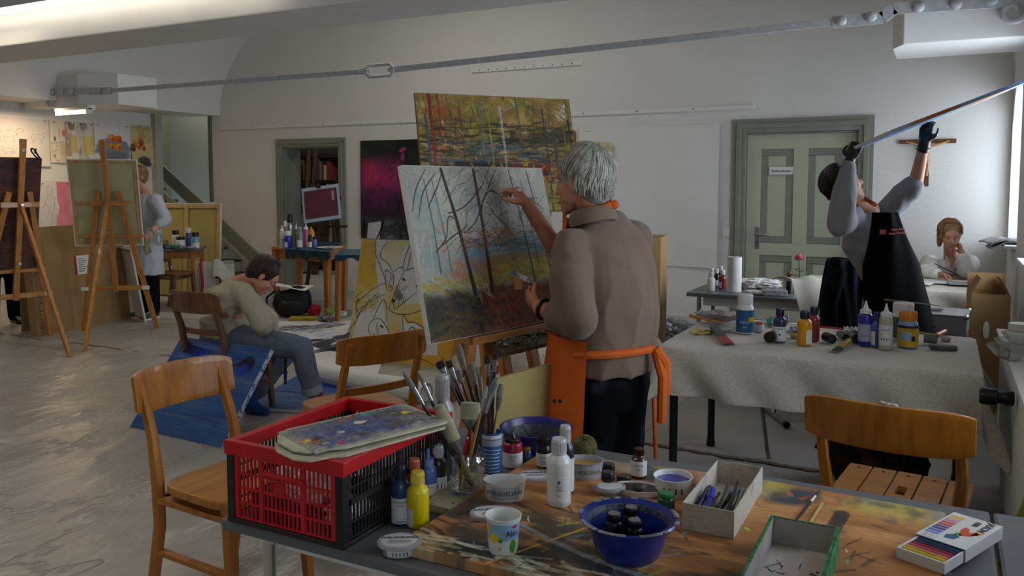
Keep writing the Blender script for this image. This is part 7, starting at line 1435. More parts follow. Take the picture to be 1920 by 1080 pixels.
# felt fold over a chair left of that table, and the navy jacket on a folding chair
P_ = CW((1578-960)/1550*5.45, 5.45); jr_ = face(CW(-.2, .98)); t = thing('folding_chair', 'silver-framed folding chair under the navy jacket', 'chair', P_, jr_)
for sx_ in (-1, 1): MB().tube([(sx_*.2, .2, 0), (sx_*.2, .0, .44), (sx_*.2, -.18, .92), (sx_*.2, -.22, 1.02)], .013, 10).build('chair_frame', M['steel'], t, smooth=True); MB().tube([(sx_*.18, -.22, 0), (sx_*.18, .2, .44)], .012, 10).build('chair_leg', M['steel'], t, smooth=True)
MB().box((0, .02, .45), (.38, .38, .02)).build('seat', M['dark'], t, bevel=.006); MB().box((0, -.19, .93), (.4, .015, .16)).build('backrest', M['dark'], t)
nav = mat('navy_cloth', '12151F', .95, c2='0A0C12', spec=.1, scale=6, bump=.4, bscale=14)
def jk(i, j):
    a = (i-.5)*.44; sgn = -1; u_ = j*1.3; z = 1.06-max(0, u_-.16)*.62 if u_ > .16 else 1.06-.02*(.16-u_); y = -.21-.05*math.sin(min(1, u_/.2)*PI/2)-.04*u_+.028*math.sin(i*13+u_*3)*min(1, u_*2)+.012*math.sin(i*31); x = a*(1+.14*u_)-.02*math.sin(u_*5)
    if abs(i-.5) > .42: z -= .04*(abs(i-.5)-.42)/.08
    return (x, y, z+.012*math.sin(i*9))
b = MB().grid(jk, 40, 30, th=.02, tdir=(0, 1, 0)); 
def jk2(i, j): return ((i-.5)*.42, -.19+.12*j+.02*math.sin(i*14), 1.065-.50*j**1.4+.01*math.sin(i*9))
b.grid(jk2, 40, 16, th=.015, tdir=(0, 1, 0)); b.tube([(-.2, -.27, 1.0), (-.27, -.3, .8), (-.26, -.32, .55)], [.06, .055, .045], 12)
o = b.build('jacket', nav, None, smooth=True); o.location = P_; o.rotation_euler = (0, 0, jr_); tag(o, 'navy jacket hung over the folding chair before the green door', 'jacket')
P2_ = CW((1512-960)/1550*5.6, 5.6); o = MB().grid(lambda i, j: (-.12+.24*i, .25-.5*j+0, .80+.12*math.sin(PI*min(1, .25+j*.5))-(max(0, j-.6)*.6)+.01*math.sin(i*8+j*5)), 20, 30, th=.006).build('felt_scrap', M['felt'], None, smooth=True)
o.location = P2_-UP*.02; o.rotation_euler = (0, 0, .6); tag(o, 'folded pale felt hanging beside the navy jacket', 'cloth')
t = thing('metal_stand', 'metal stand carrying the folded pale felt', 'stand', P2_); MB().tube([(0, .05, 0), (0, .05, .84)], .014, 10).build('pole', M['steel'], t, smooth=True); MB().box((0, .05, .01), (.16, .16, .02)).build('base', M['dark'], t)
# ================================================================ FAR LEFT, DOORWAY AND STORE ROOM
# jars on the side table
q0 = CW(-4.42, 10.35); ZS = .731
def sb(label, px, w_, hh, body, cap, kind, dd=10.2, **k):
    c = CW((px-960)/FPX*dd, dd, ZS); return bottle(label, c, w_/2*dd/FPX, hh*dd/FPX, body, cap, kind=kind, **k)
sb('white jar with black lid leftmost on the side table', 328, 14, 32, M['whitep'], M['black'], 'short', 10.45); sb('low white jar with black lid at the front of the side table', 337, 18, 22, M['whitep'], M['black'], 'short', 10.25); sb('blue bottle with white cap behind the light blue one', 352, 11, 36, plas('p_steelblue', '3A5A80'), M['whitep'], 'short', 10.5)
sb('light blue bottle with black cap and label on the side table', 365, 15, 31, plas('p_lightteal', '6AA0B4'), M['black'], 'short', 10.2, lab=WL, labz=(.1, .5), span=140); crumple('teal rag lying at the left of the side table', CW((325-960)/1550*10.2, 10.2, ZS+.03), (.1, .07, .03), mat('teal_rag', '5A9A90', .9), 51, 'cloth_rag', 'rag')
o = MB().lathe([(.16, 0), (.18, .03), (.17, .03), (.15, .006)], CW((345-960)/1550*10.1, 10.1, ZS), 28, sy=.5).build('paint_tray', M['steel']); tag(o, 'shallow metal tray at the front of the side table', 'tray')
# white bag with a red strap
P_ = CW(-3.72, 10.25); t = thing('canvas_bag', 'white tote bag with red strap on the floor by the side table', 'bag', P_, YAW)
bgm = mat('bag_white', 'C9C5B8', .8, var=.04, scale=6, bump=.3, bscale=9); MB().grid(lambda i, j: (.27*math.copysign(abs(math.cos(2*PI*i))**.5, math.cos(2*PI*i))*(1-.06*j)+.01*math.sin(i*30+j*5), .10*math.copysign(abs(math.sin(2*PI*i))**.5, math.sin(2*PI*i))*(1-.5*j), .56*j+.02*math.sin(i*12)*j), 48, 14, th=.008, tdir=(0, 0, 0.02)).build('bag_body', bgm, t, smooth=True)
MB().tube([(-.13, -.11, .02), (-.10, -.10, .3), (-.13, -.07, .55), (-.12, -.02, .60)], .018, 8, flat=1).build('red_strap', plas('strap_red', 'A01A24', .6), t, smooth=True); MB().grid(lambda i, j: (.05+.3*i, -.11-.05*j, .60-.30*i*i-.2*j+.02*math.sin(i*8)), 14, 8, th=.01).build('bag_flap', bgm, t, smooth=True); MB().box((.08, -.105, .42), (.03, .03, .10)).build('buckle', M['black'], t)
MB().tube([(.10, -.09, .05), (.12, -.12, .3), (.1, -.1, .55)], .008, 6).build('cord', M['black'], t)
# bottles on the foil covered table
def tb_(label, px, yb, yt, w_, body, cap, kind='round', dd=10.0, **k):
    c = CW((px-960)/FPX*dd, dd, .757); h = Dp(px, yt, dd).z-.757; return bottle(label, c, w_/2*dd/FPX, h, body, cap, kind=kind, **k)
tb_('white nozzle bottle leftmost on the foil table', 528, 458, 422, 9, M['whitep'], M['whitep'], 'spout'); tb_('royal blue jar with white lid on the foil table', 539, 458, 433, 14, plas('p_royal', '1E2E9A'), M['whitep'], 'short', 9.95, lab=WL, span=60, a0=-40)
tb_('tall steel thermos flask on the foil table', 543, 450, 402, 11, M['steel'], M['black'], 'short', 10.35, name='thermos_flask', cat='flask'); tb_('clear flat bottle in the middle of the foil table', 561, 456, 425, 14, mat('smoky_plastic', '7A807A', .2), plas('p_greycap', '8A8E8A'), 'round', 10.0, lab=WL, span=90)
tb_('pink-capped white bottle right of the clear flat bottle', 573, 450, 418, 11, plas('p_pink', 'B04A78'), M['whitep'], 'spout', 10.3); tb_('yellow-orange bottle with nozzle on the foil table', 583, 450, 424, 13, plas('p_amber', 'D08A1A'), plas('p_amber', 'D08A1A'), 'spout', 10.35)
tb_('small black ink bottle before the yellow-orange bottle', 580, 456, 440, 8, M['black'], M['black'], 'jar', 9.95, lab=WL, labz=(.1, .6)); tb_('small lilac jar right of the small black ink bottle', 589, 455, 444, 9, plas('p_lilac', '6A72A8'), M['black'], 'jar', 10.0); tb_('green bottle behind the clear flat bottle', 555, 450, 418, 8, plas('p_green', '5A8A3A'), M['whitep'], 'spout', 10.4); tb_('dusty pink bottle at the back left of the foil table', 534, 452, 414, 9, plas('p_dusty', '9A6A66'), M['whitep'], 'round', 10.5)
P = CW((617-960)/1550*9.95, 9.95, .758); t = thing('paint_plate', 'white plate with blue paint at the right of the foil table', 'plate', P); MB().lathe([(.12, 0), (.16, .012), (.155, .014), (.11, .004)], n=36).build('plate_body', M['whitep'], t, smooth=True); MB().ball((.02, 0, .006), (.08, .05, .004)).build('blue_paint', plas('f_blue', '4A5AA8', .3), t)
# burgundy portfolio on an easel in front of the doorway
tlp, trp, brp, blp = Dp(558, 355, 11.0), Dp(634, 351, 11.0), Dp(640, 409, 10.85), Dp(570, 419, 10.85)
P0 = CW((604-960)/1550*11.0, 11.0); ez = face(CW(.1, .99)); ED = easel('dark easel holding the burgundy portfolio before the open doorway', P0, ez, ledge=.98, mast=1.45, rear=.5, split=.26)
for ch in ED.children:
    if ch.name.split('.')[0] in ('front_leg', 'rear_leg', 'mast', 'lower_crossbar', 'upper_crossbar', 'ledge', 'top_clamp'): ch.data.materials.clear(); ch.data.materials.append(M['darkwood'])
BL, BR, TL = blp, brp, tlp; X_ = (BR-BL).normalized(); Y_ = (TL-BL).normalized(); t, X, Y, Nn, wd, ht = slab_pic('portfolio', 'burgundy portfolio clipped on a pale blue board in the doorway', 'portfolio', BL, BR, TL, .02, mat('pale_blue_board', '9AA8B8', .6), mat('pale_blue_board', '9AA8B8', .6), face_name='board_face')
MB().prism([(.03, .05), (wd-.03, .05), (wd-.03, ht-.05), (.03, ht-.05)], Nn*.002, X, Y, Nn, .008).build('burgundy_cover', mat('burgundy', '5E1628', .6, c2='4A1020', scale=4), t); MB().box(X*wd*.45+Y*(ht-.01)+Nn*.012, (.08, .02, .03)).build('clip', M['black'], t)
MB().prism([(wd-.10, ht-.22), (wd-.07, ht-.22), (wd-.07, ht-.09), (wd-.10, ht-.09)], Nn*.0105, X, Y, Nn, .001).build('white_mark', mat('mark_white', '9A8A90', .7), t)
# shelves, books and boards inside the store room
sx0, sx1 = d1a-.05, d1b+.05; yb_ = VB+2.0; t = thing('bookcase', 'dark wooden bookcase in the store room beyond the doorway', 'bookcase', (Vp(592, 300, VB+2.1).x, yb_, 0)); w_ = 1.5
for x_ in (-w_/2, w_/2): MB().box((x_, .15, 1.15), (.03, .32, 2.3)).build('side_board', M['darkwood'], t)
for z_ in (.1, .62, 1.12, 1.58, 2.0, 2.3): MB().box((0, .15, z_), (w_-.03, .32, .025)).build('shelf_board', M['darkwood'], t)
cols_ = ['6A5A48', '8A8270', '4A3A34', '9A9484', '5A4A5A', '3A4048', '7A5A40', '2E2A2A', 'A09068', '6A2A28']; k = 0
bx0, bx1 = Vp(548, 300, VB+2.1).x-t.location.x, Vp(636, 300, VB+2.1).x-t.location.x
ORD = 'first second third fourth fifth sixth seventh eighth ninth tenth eleventh twelfth thirteenth fourteenth fifteenth sixteenth seventeenth eighteenth nineteenth twentieth'.split(); CN = ['brown', 'grey-olive', 'dark brown', 'pale grey', 'dull purple', 'slate', 'tan-brown', 'black', 'straw-coloured', 'dark red']
for z_, sn in ((1.135, 'lower visible'), (1.595, 'upper')):
    x = max(-w_/2+.03, bx0-.03); n0_ = 0
    while x < min(w_/2-.07, bx1+.02) and n0_ < 20:
        th_ = random.uniform(.022, .055); hh = random.uniform(.24, .40); m_ = plas('bk_'+cols_[k % 10], cols_[k % 10], .7); cx_ = t.location.x+x+th_/2
        o = thing('book', '%s book, %s from the left on the %s store room shelf' % (CN[k % 10], ORD[n0_], sn), 'book', (cx_, yb_+.12, z_), 0, 'books and folders on the store room shelves')
        MB().box((0, 0, hh/2), (th_, .22, hh)).build('cover', m_, o); MB().box((0, .003, hh/2+.001), (th_-.008, .218, hh-.004)).build('pages', M['paper'], o)
        x += th_+random.uniform(.004, .02); k += 1; n0_ += 1
for k, (lab_, dx, w_, h_, c_) in enumerate((('tall brown plank leaning in the store room doorway', -.30, .06, 2.1, '5A4030'), ('tall dark plank beside the brown one in the doorway', -.16, .07, 2.15, '3A2A26'), ('pale upright board at the left of the bookcase', -.42, .05, 1.0, '8A8A90'), ('speckled painted board low in the doorway', -.42, .30, .75, '6A7280'), ('reddish panel leaning under the portfolio', .02, .12, 1.0, '5E3A2C'), ('pale edged panel leaning right under the portfolio', .22, .08, 1.05, '9A8E7E'))):
    o = MB().box((0, 0, h_/2), (w_, .03, h_)).build('leaning_board', mat('lb_'+c_, c_, .7, c2='4A3E36' if k != 3 else 'A0988A', scale=6, thr=(.3, .6))); o.location = (Vp((566, 575, 556, 560, 588, 612)[k], 400, VB+1.6-.05*k).x, VB+1.6-.05*k, .02); o.rotation_euler = (R(-7), R(random.uniform(-3, 3)), 0); tag(o, lab_, 'board')
# backpack and the small clutter by the table legs
P_ = Zp(548, 592, 0); t = thing('backpack', 'black backpack lying on the floor under the foil table', 'backpack', P_, R(20)); bk_ = mat('backpack_black', '16161A', .8, bump=.4, scale=8, bscale=20)
MB().grid(lambda i, j: (.22*math.sin(PI*j)**.5*math.cos(2*PI*i)*(1+.12*math.sin(i*12)), .15*math.sin(PI*j)**.5*math.sin(2*PI*i), .16-.155*math.cos(PI*j)+.03*math.cos(2*PI*i)*j+.015*math.sin(i*20+j*9)), 40, 20).build('pack_body', bk_, t, smooth=True); MB().grid(lambda i, j: (.16*math.sin(PI*j)**.5*math.cos(2*PI*i)+.05, .08*math.sin(PI*j)**.5*math.sin(2*PI*i)-.14, .11-.09*math.cos(PI*j)), 30, 14).build('front_pocket', bk_, t, smooth=True)
MB().tube([(-.18, -.05, .30), (-.27, -.08, .22), (-.27, -.1, .08), (-.18, -.1, .02)], .014, 8).build('strap', M['black'], t, smooth=True); MB().tube([(-.15, .0, .3), (-.2, -.16, .2), (-.24, -.2, .02)], .012, 8).build('strap', M['grey_frame'], t, smooth=True); MB().tube([(-.04, -.19, .20), (.02, -.2, .17), (.1, -.19, .18)], .004, 6).build('zip', M['steel'], t)
o = MB().grid(lambda i, j: (-.22+.44*i, -.14+.28*j, .012*math.sin(i*5+j*3)), 12, 10, th=.004).build('sketch_pad', M['paper'], None); o.location = P_+UP*.345; o.rotation_euler = (0, R(4), R(20)); tag(o, 'white sketch pad lying on top of the black backpack', 'sketch pad')
crumple('red woollen cloth on the floor beside the backpack', Zp(588, 582, .06), (.09, .07, .07), mat('red_wool', 'A01A1E', .9), 61, 'cloth_rag', 'rag'); o = MB().ball(Zp(618, 585, .055), .055, 20, 14).build('green_apple', mat('apple_green', '8A9A2A', .4, c2='6A8A2A')); tag(o, 'green apple on the floor behind the front table leg', 'apple'); MB().cyl(Zp(618, 585, .11), Zp(618, 585, .13), .004).build('stalk', M['darkwood'], o)
crumple('crumpled printed foil ball by the front table leg', Zp(612, 597, .05), (.1, .07, .05), mat('printed_foil', '8A8E8E', .4, c2='5A3A34', scale=30, metal=.3, thr=(.45, .55)), 63, 'foil_ball', 'foil'); o = MB().box(Zp(568, 597, .02), (.30, .16, .03), (0, 0, .5)).build('yellow_folder', plas('folder_yellow', 'B09A2A', .6)); tag(o, 'yellow folder on the floor before the backpack', 'folder')
o = MB().box(Zp(632, 588, .03), (.2, .12, .05), (0, 0, .4)).build('small_carton', M['white']); tag(o, 'small grey-white carton between the table legs', 'box')
# black paint tray and the big brush by the seated woman
c = Zp(494, 698, .0); t = thing('paint_tray', 'small black paint bowl on the floor behind the chair leg', 'bowl', c); MB().lathe([(.07, 0), (.09, .06), (.085, .06), (.065, .008)], (0, 0, .013), n=28).build('bowl_body', M['black'], t, smooth=True)
# ================================================================ PEOPLE
def solid(name, b, m, parent, vox=.008, sm=6, fac=.6, disp=0, dscale=8, cut=None, world=True):
    """join overlapping closed forms into one continuous smooth surface"""
    me = bpy.data.meshes.new(name); me.from_pydata([tuple(q) for q in b.v], [], b.f)
    bm = bmesh.new(); bm.from_mesh(me); bmesh.ops.remove_doubles(bm, verts=bm.verts, dist=1e-6); bmesh.ops.recalc_face_normals(bm, faces=bm.faces); bm.to_mesh(me); bm.free()
    o = bpy.data.objects.new(name, me); COL.objects.link(o)
    r_ = o.modifiers.new('r', 'REMESH'); r_.mode = 'VOXEL'; r_.voxel_size = vox; s_ = o.modifiers.new('s', 'SMOOTH'); s_.factor = fac; s_.iterations = sm
    dg = bpy.context.evaluated_depsgraph_get(); m2 = bpy.data.meshes.new_from_object(o.evaluated_get(dg)); bpy.data.objects.remove(o)
    n = len(m2.vertices); co = np.empty(n*3, np.float32); m2.vertices.foreach_get('co', co); co = co.reshape(-1, 3)
    if disp:
        no = np.empty(n*3, np.float32); m2.vertex_normals.foreach_get('vector', no); no = no.reshape(-1, 3)
        for i in range(n):
            p = co[i]; q = Vector((p[0]*dscale, p[1]*dscale, p[2]*dscale*.55)); co[i] += no[i]*disp*(1-2*abs(mnoise.noise(q)+.5*mnoise.noise(q*2.1)))
    mw = parent.location
    co = co - np.array(mw); m2.vertices.foreach_set('co', co.ravel().astype(np.float32)); m2.update(); m2.materials.clear(); m2.materials.append(m)
    m2.polygons.foreach_set('use_smooth', [True]*len(m2.polygons)); ob = bpy.data.objects.new(name, m2); COL.objects.link(ob); ob.parent = parent; m2.name = name; return ob
def limb(b, pts, rs, n=14):
    pts = [Vector(p) for p in pts]
    for i in range(len(pts)-1): b.tube([pts[i], pts[i+1]], [rs[i], rs[i+1]], n)
    for p, r in zip(pts, rs): b.ball(p, r, n, 10)
def ellip(b, c, side, fwd, up, r, n=18):
    c = Vector(c); rm = Matrix((Vector(side), Vector(fwd), Vector(up))).transposed(); b.ball(c, r, n, 14, rm)
def loftb(b, rows, n=20):
    """rows: centre, side vector, forward vector, half width, half depth"""
    vs = []
    for c, s_, f_, a_, d_ in rows:
        for i in range(n): an = 2*PI*i/n; vs.append(Vector(c)+Vector(s_)*math.cos(an)*a_+Vector(f_)*math.sin(an)*d_)
    m = len(rows); b.add(vs, [(k*n+i, k*n+(i+1) % n, (k+1)*n+(i+1) % n, (k+1)*n+i) for k in range(m-1) for i in range(n)]+[tuple(range(n-1, -1, -1)), tuple(range((m-1)*n, m*n))])
def basis(f, up=UP):
    f = Vector(f).normalized(); s_ = f.cross(Vector(up)).normalized(); return s_, f, s_.cross(f).normalized()      # right side, forward, up
def head(b, c, f, up=UP, k=1.0):
    s_, f, u = basis(f, up); c = Vector(c)
    def E(x, y, z, rx, ry, rz): ellip(b, c+s_*x*k+f*y*k+u*z*k, s_, f, u, (rx*k, ry*k, rz*k))
    E(0, -.012, .03, .074, .095, .085); E(0, .03, -.03, .060, .062, .075); E(0, .045, -.085, .038, .035, .03); E(0, .06, .03, .055, .035, .04)
    E(0, .094, -.022, .012, .02, .022); E(0, .104, -.036, .013, .014, .011); E(0, .088, .0, .009, .016, .03); E(0, .082, -.068, .024, .016, .009); E(0, .08, -.082, .022, .015, .008); E(0, .073, -.105, .02, .018, .014)
    for q in (-1, 1): E(q*.036, .062, -.03, .022, .022, .022); E(q*.034, .074, .022, .022, .014, .008); E(q*.077, -.008, -.015, .009, .019, .031); E(q*.011, .094, -.04, .008, .01, .007)
    return s_, f, u
def face_parts(P, c, f, up=UP, k=1.0, closed=False, brow='5A4030', glasses=False):
    s_, f, u = basis(f, up); c = Vector(c)-P.location
    for q in (-1, 1):
        e = c+s_*q*.031*k+f*.083*k+u*.004*k; b = MB(); rm = Matrix((s_, f, u)).transposed()
        if closed: b.tube([e-s_*.014*k+f*.001, e+f*.008*k-u*.004*k, e+s_*.014*k+f*.001], .0022*k, 6); b.build('closed_eyelid', mat('lash', '3A2A22', .7), P)
        else:
            b.ball(e-f*.003*k, (.0125*k, .010*k, .0065*k), 14, 10, rm); eo = b.build('eye', mat('eye_white', 'D0CCC4', .3), P, smooth=True)
            MB().ball(e+f*.0055*k, (.005*k, .0025*k, .005*k), 12, 8, rm).build('iris', mat('iris', '3A3430', .2), eo, smooth=True)
        MB().tube([e-s_*.018*k+u*.016*k+f*.002, e+u*.021*k+f*.006, e+s_*.018*k+u*.016*k+f*.002], [.002*k, .0032*k, .002*k], 6).build('eyebrow', mat('brow_'+brow, brow, .8), P)
        if glasses: MB().tube([e+f*.014*k+s_*.021*math.cos(a)*k+u*.016*math.sin(a)*k for a in [2*PI*i/16 for i in range(16)]], .0014, 6, closed=True).build('glasses_rim', M['dark'], P); MB().tube([e+f*.014*k+s_*q*.021*k, e-f*.085*k+s_*q*.048*k], .0015, 6).build('glasses_arm', M['dark'], P)
    m0 = c+f*.099*k-u*.072*k; MB().tube([m0-s_*.023*k-f*.009*k+u*.002, m0-s_*.010*k, m0-u*.001, m0+s_*.010*k, m0+s_*.023*k-f*.009*k+u*.002], [.002*k, .0045*k, .005*k, .0045*k, .002*k], 8).build('lips', mat('lips', 'A05A50', .45), P, smooth=True)
def hair(P, c, f, m, up=UP, k=1.0, length=.0, n=260, back=1.0, seed=1, wave=.006, vol=1.0, part=0, front=.62):
    """cap of hair and combed locks; length = how far the locks fall below the ear line"""
    s_, f, u = basis(f, up); c0 = Vector(c)+u*.03*k-f*.014*k; g = random.Random(seed); b = MB(); rx, ry, rz = .084*k*vol, .103*k*vol, .096*k*vol
    ellip(b, c0+u*.004*k-f*.008*k, s_, f, u, (rx*.96, ry*.93, rz*.96)); ellip(b, c0-f*.045*k-u*.045*k, s_, f, u, (rx*.80, ry*.5, rz*.75))
    if length > .03:
        for q in (-1, 1): ellip(b, c0+s_*q*.062*k-f*.022*k-u*(.05+length*.4)*k, s_, f, u, (.024*k, .05*k, (.06+length*.5)*k))
    solid('hair', b, m, P, .009*k, 3, .5)
    b = MB(); wh = -f*.35+u*.94
    for i in range(n):
        ph = 2*PI*g.random(); st = g.random()**.6*.85; az = Vector((math.cos(ph), math.sin(ph), 0)); fr = az.y; end = (.82 if fr > .45 else 1.75 if fr > -.2 else 2.15)+length*4.5*(1 if fr < .55 else .1)
        pts = []; jit = g.uniform(-1, 1); rad0 = 1.0+.05*g.random()
        t0 = st*.5; t1 = end*(.8+.2*g.random())
        for q in range(8):
            th = t0+(t1-t0)*q/7; tt = min(th, 1.72); a2 = ph+wave*18*math.sin(q*.9+jit*3)*.5+jit*.12*q/7
            x, y, z = math.sin(tt)*math.cos(a2), math.sin(tt)*math.sin(a2), math.cos(tt); dr = max(0, th-1.72)*.10*k
            y2 = y*math.cos(.38)-z*math.sin(.38)*1; z2 = z*math.cos(.38)+y*math.sin(.38)
            pts.append(c0+s_*x*rx*rad0+f*y2*ry*rad0+u*(z2*rz*rad0)-u*dr+(s_*g.uniform(-1, 1)+f*g.uniform(-1, 1))*wave*.5)
        b.tube(pts, [.004*k, .006*k, .006*k, .0065*k, .006*k, .005*k, .004*k, .0012*k], 5, flat=1)
    o = b.build('hair_locks', m, P, smooth=True, world=False); o.data.transform(Matrix.Translation(-P.location)); o['kind'] = 'stuff'; return o
def hand(b, w_, d, pn, k=1.0, curl=.9, spread=.1, thumb=1, tcurl=.5, pinch=0):
    """wrist point, direction of the palm, palm normal (the way the fingers curl); thumb on the side `thumb`"""
    d = Vector(d).normalized(); pn = (Vector(pn)-d*Vector(pn).dot(d)).normalized(); s_ = d.cross(pn).normalized()*thumb; w_ = Vector(w_); L_ = .088*k
    loftb(b, [(w_-d*.01, s_, pn, .026*k, .02*k), (w_+d*.03*k, s_, pn, .036*k, .018*k), (w_+d*.07*k, s_, pn, .042*k, .016*k), (w_+d*L_, s_, pn, .040*k, .012*k)], 14)
    for i, (off, ln) in enumerate(((.030, .072), (.011, .080), (-.009, .075), (-.028, .060))):
        cu = curl*(1 if i else 1-pinch*.35); o = w_+d*(L_-.012*k-abs(i-1)*.003*k)+s_*off*k; a = 0; pts = [o]; dd = (d+s_*off*spread*12).normalized()
        for q, f_ in enumerate((.45, .32, .23)):
            a += cu*(.75, 1.0, .7)[q]; v = dd*math.cos(a)+pn*math.sin(a); pts.append(pts[-1]+v*ln*f_*k*1.08)
        limb(b, pts, [.0098*k, .009*k, .0082*k, .0068*k], 8)
    o = w_+d*.022*k+s_*.026*k; v1 = (d*.6+s_*.75+pn*.35).normalized(); v2 = (d*.85+s_*(.35-tcurl*.5)+pn*(.3+tcurl*.6)).normalized(); v3 = (d*.8-s_*tcurl*.5+pn*(.3+tcurl*.5)).normalized()
    limb(b, [o, o+v1*.036*k, o+v1*.036*k+v2*.032*k, o+v1*.036*k+v2*.032*k+v3*.026*k], [.015*k, .012*k, .0105*k, .008*k], 8)
def shoe(P, an, d, m, sole, k=1.0, nm='shoe'):
    d = Vector((d[0], d[1], 0)).normalized(); s_ = Vector((d.y, -d.x, 0)); an = Vector((an[0], an[1], 0)); b = MB()
    ellip(b, an+d*.03+UP*.055, s_, d, UP, (.042*k, .075*k, .045*k)); ellip(b, an+d*.12+UP*.035, s_, d, UP, (.045*k, .09*k, .033*k)); ellip(b, an-d*.03+UP*.05, s_, d, UP, (.036*k, .045*k, .05*k)); limb(b, [an+UP*.06, an+UP*.105], [.042, .042])
    o = solid(nm, b, m, P, .008, 4); pol = [(math.cos(a)*(.045 if math.sin(a) > -.2 else .037), .055+math.sin(a)*.145) for a in [2*PI*i/20 for i in range(20)]]
    MB().prism(pol, an-P.location+UP*.001, s_, d, UP, .022).build('sole', sole, o)
    for q in range(4): c_ = an-P.location+d*(.07+q*.022)+UP*(.088-q*.008); MB().tube([c_-s_*.02, c_+UP*.004, c_+s_*.02], .003, 5).build('lace', M['whitep'], o)
    return o

# ---------- 1. the grey-haired painter
P1 = thing('person', 'grey-haired person in taupe shirt and orange apron painting at the easel', 'person', CW(.34, 3.12)); sk = M['skin']
F_ = CW(-.69, .72); S_ = CW(.72, .69)            # forward, right side
def P3(px, py, d): return Dp(px, py, d)
hc = P3(1092, 340, 3.09); hf = CW(-.80, .60)-UP*.06; sho = P3(1130, 432, 3.13); shL, shR = sho-S_*.185, sho+S_*.175
elL, wrL = P3(1080, 602, 2.86), P3(1012, 577, 2.98); elR, wrR = P3(1050, 478, 3.32), P3(990, 385, 3.27)
hip = P3(1140, 690, 3.13); b = MB(); head(b, hc, hf, k=1.03); limb(b, [hc-UP*.07-CW(-.8, .6)*.03, sho+UP*.01], [.052, .062])
loftb(b, [(hip-UP*.10, S_, F_, .16, .11), (hip, S_, F_, .165, .115), (hip+UP*.2, S_, F_, .14, .11), (sho-UP*.12, S_, F_, .16, .11), (sho-UP*.02, S_, F_, .10, .07)])
limb(b, [shL-UP*.08+S_*.03, elL, wrL], [.036, .042, .029]); limb(b, [shR-UP*.08-S_*.03, elR, wrR], [.036, .040, .028])
hL = (P3(968, 538, 3.12)-wrL).normalized(); hand(b, wrL, hL, UP*.4+CW(.5, .5), .98, 1.05, thumb=-1, tcurl=.7); hR = (P3(968, 357, 3.27)-wrR).normalized(); hand(b, wrR, hR, CW(-.6, .3)-UP*.5, .98, 1.1, thumb=1, tcurl=.8, pinch=1)
for s2 in (-1, 1): limb(b, [hip+S_*s2*.09, hip+S_*s2*.10-UP*.42+F_*.02, Vector((hip.x, hip.y, .09))+S_*s2*.11], [.085, .055, .04])
solid('body', b, sk, P1, .0055, 5, .5); face_parts(P1, hc, hf, k=1.03, brow='8A8A86')
hair(P1, hc, hf, mat('grey_hair', 'A9A79C', .6, c2='7C7A70', scale=30, bump=.4, bscale=90), length=.03, n=420, seed=3, vol=1.06, k=1.05, wave=.005)
taupe = mat('taupe_jersey', '75604F', .9, var=.05, scale=5, bump=.25, bscale=22, sheen=.15); b = MB(); cx = lambda z: hip+(sho-hip)*((z-hip.z)/(sho.z-hip.z))
loftb(b, [(hip+UP*.0, S_, F_, .205, .16), (hip+UP*.05, S_, F_, .205, .163), (hip+UP*.12, S_, F_, .20, .165), (hip+UP*.22-F_*.01, S_, F_, .198, .165), (sho-UP*.16-F_*.025, S_, F_, .20, .16), (sho-UP*.07-F_*.03, S_, F_, .19, .125), (sho-UP*.01-F_*.02, S_, F_, .15, .09), (sho+UP*.04-F_*.01, S_, F_, .095, .075), (sho+UP*.07, S_, F_, .07, .065)], 28)
limb(b, [shL-UP*.06+S_*.015, shL.lerp(elL, .5)+CW(-.01, -.01), elL+UP*.01, elL.lerp(wrL, .42)], [.07, .07, .068, .056]); limb(b, [shR-UP*.045, shR.lerp(elR, .55), shR.lerp(elR, .93)], [.078, .07, .064])
o = solid('shirt', b, taupe, P1, .008, 7, .6, .012, 6)
b = MB(); cl = hc-UP*.118-CW(-.8, .6)*.045; b.tube([cl+(S_*math.cos(a)*.075+F_*math.sin(a)*.075)+UP*(.018*-math.sin(a)-.012) for a in [R(100)+2*PI*i/22*.92 for i in range(23)]], .030, 10, flat=.45); b.build('collar', taupe, P1, smooth=True, world=False).data.transform(Matrix.Translation(-P1.location))
cam_ = mat('dark_camouflage', '1E2226', .95, c2='08090D', spec=.1, scale=6, thr=(.55, .68), detail=2); b = MB(); loftb(b, [(hip-UP*.14, S_, F_, .18, .13), (hip-UP*.02, S_, F_, .18, .13), (hip+UP*.05, S_, F_, .165, .12)])
for s2 in (-1, 1): limb(b, [hip+S_*s2*.085-UP*.06, hip+S_*s2*.10-UP*.45+F_*.02, Vector((hip.x, hip.y, .10))+S_*s2*.11], [.108, .082, .072])
solid('trousers', b, cam_, P1, .011, 4, .5, .006, 9)
for s2 in (-1, 1): shoe(P1, Vector((hip.x, hip.y, 0))+S_*s2*.11, F_, M['black'], M['whitep'])
org = mat('orange_apron_cloth', 'D2620E', .85, c2='BE520A', scale=5, bump=.3, bscale=16)
def apron(P, base, S_, F_, zt, zb, w0, r, th0, th1, m, nm='apron', flare=.05, n=(44, 40), off=.0, fold=.008, drop=0):
    def f(i, j):
        z = zt+(zb-zt)*j; a = (th0+(th1-th0)*i)*(.55+.45*min(1, j*3.2)) if drop else th0+(th1-th0)*i; rr = r+flare*j+fold*math.sin(i*21+j*3)*j
        return base+Vector((0, 0, 0))+S_*math.sin(a)*(w0+flare*j)*1.0+F_*(math.cos(a)*rr)+UP*z
    return f
bs_ = Vector((hip.x, hip.y, 0))-P1.location; f_ = apron(P1, bs_, S_, F_, hip.z+.14, .36, .222, .235, R(-108), R(75), org, fold=.014, flare=.07)
def f1(i, j):
    p = f_(i, j)
    if i < .25: p = p+UP*(.0)
    return p
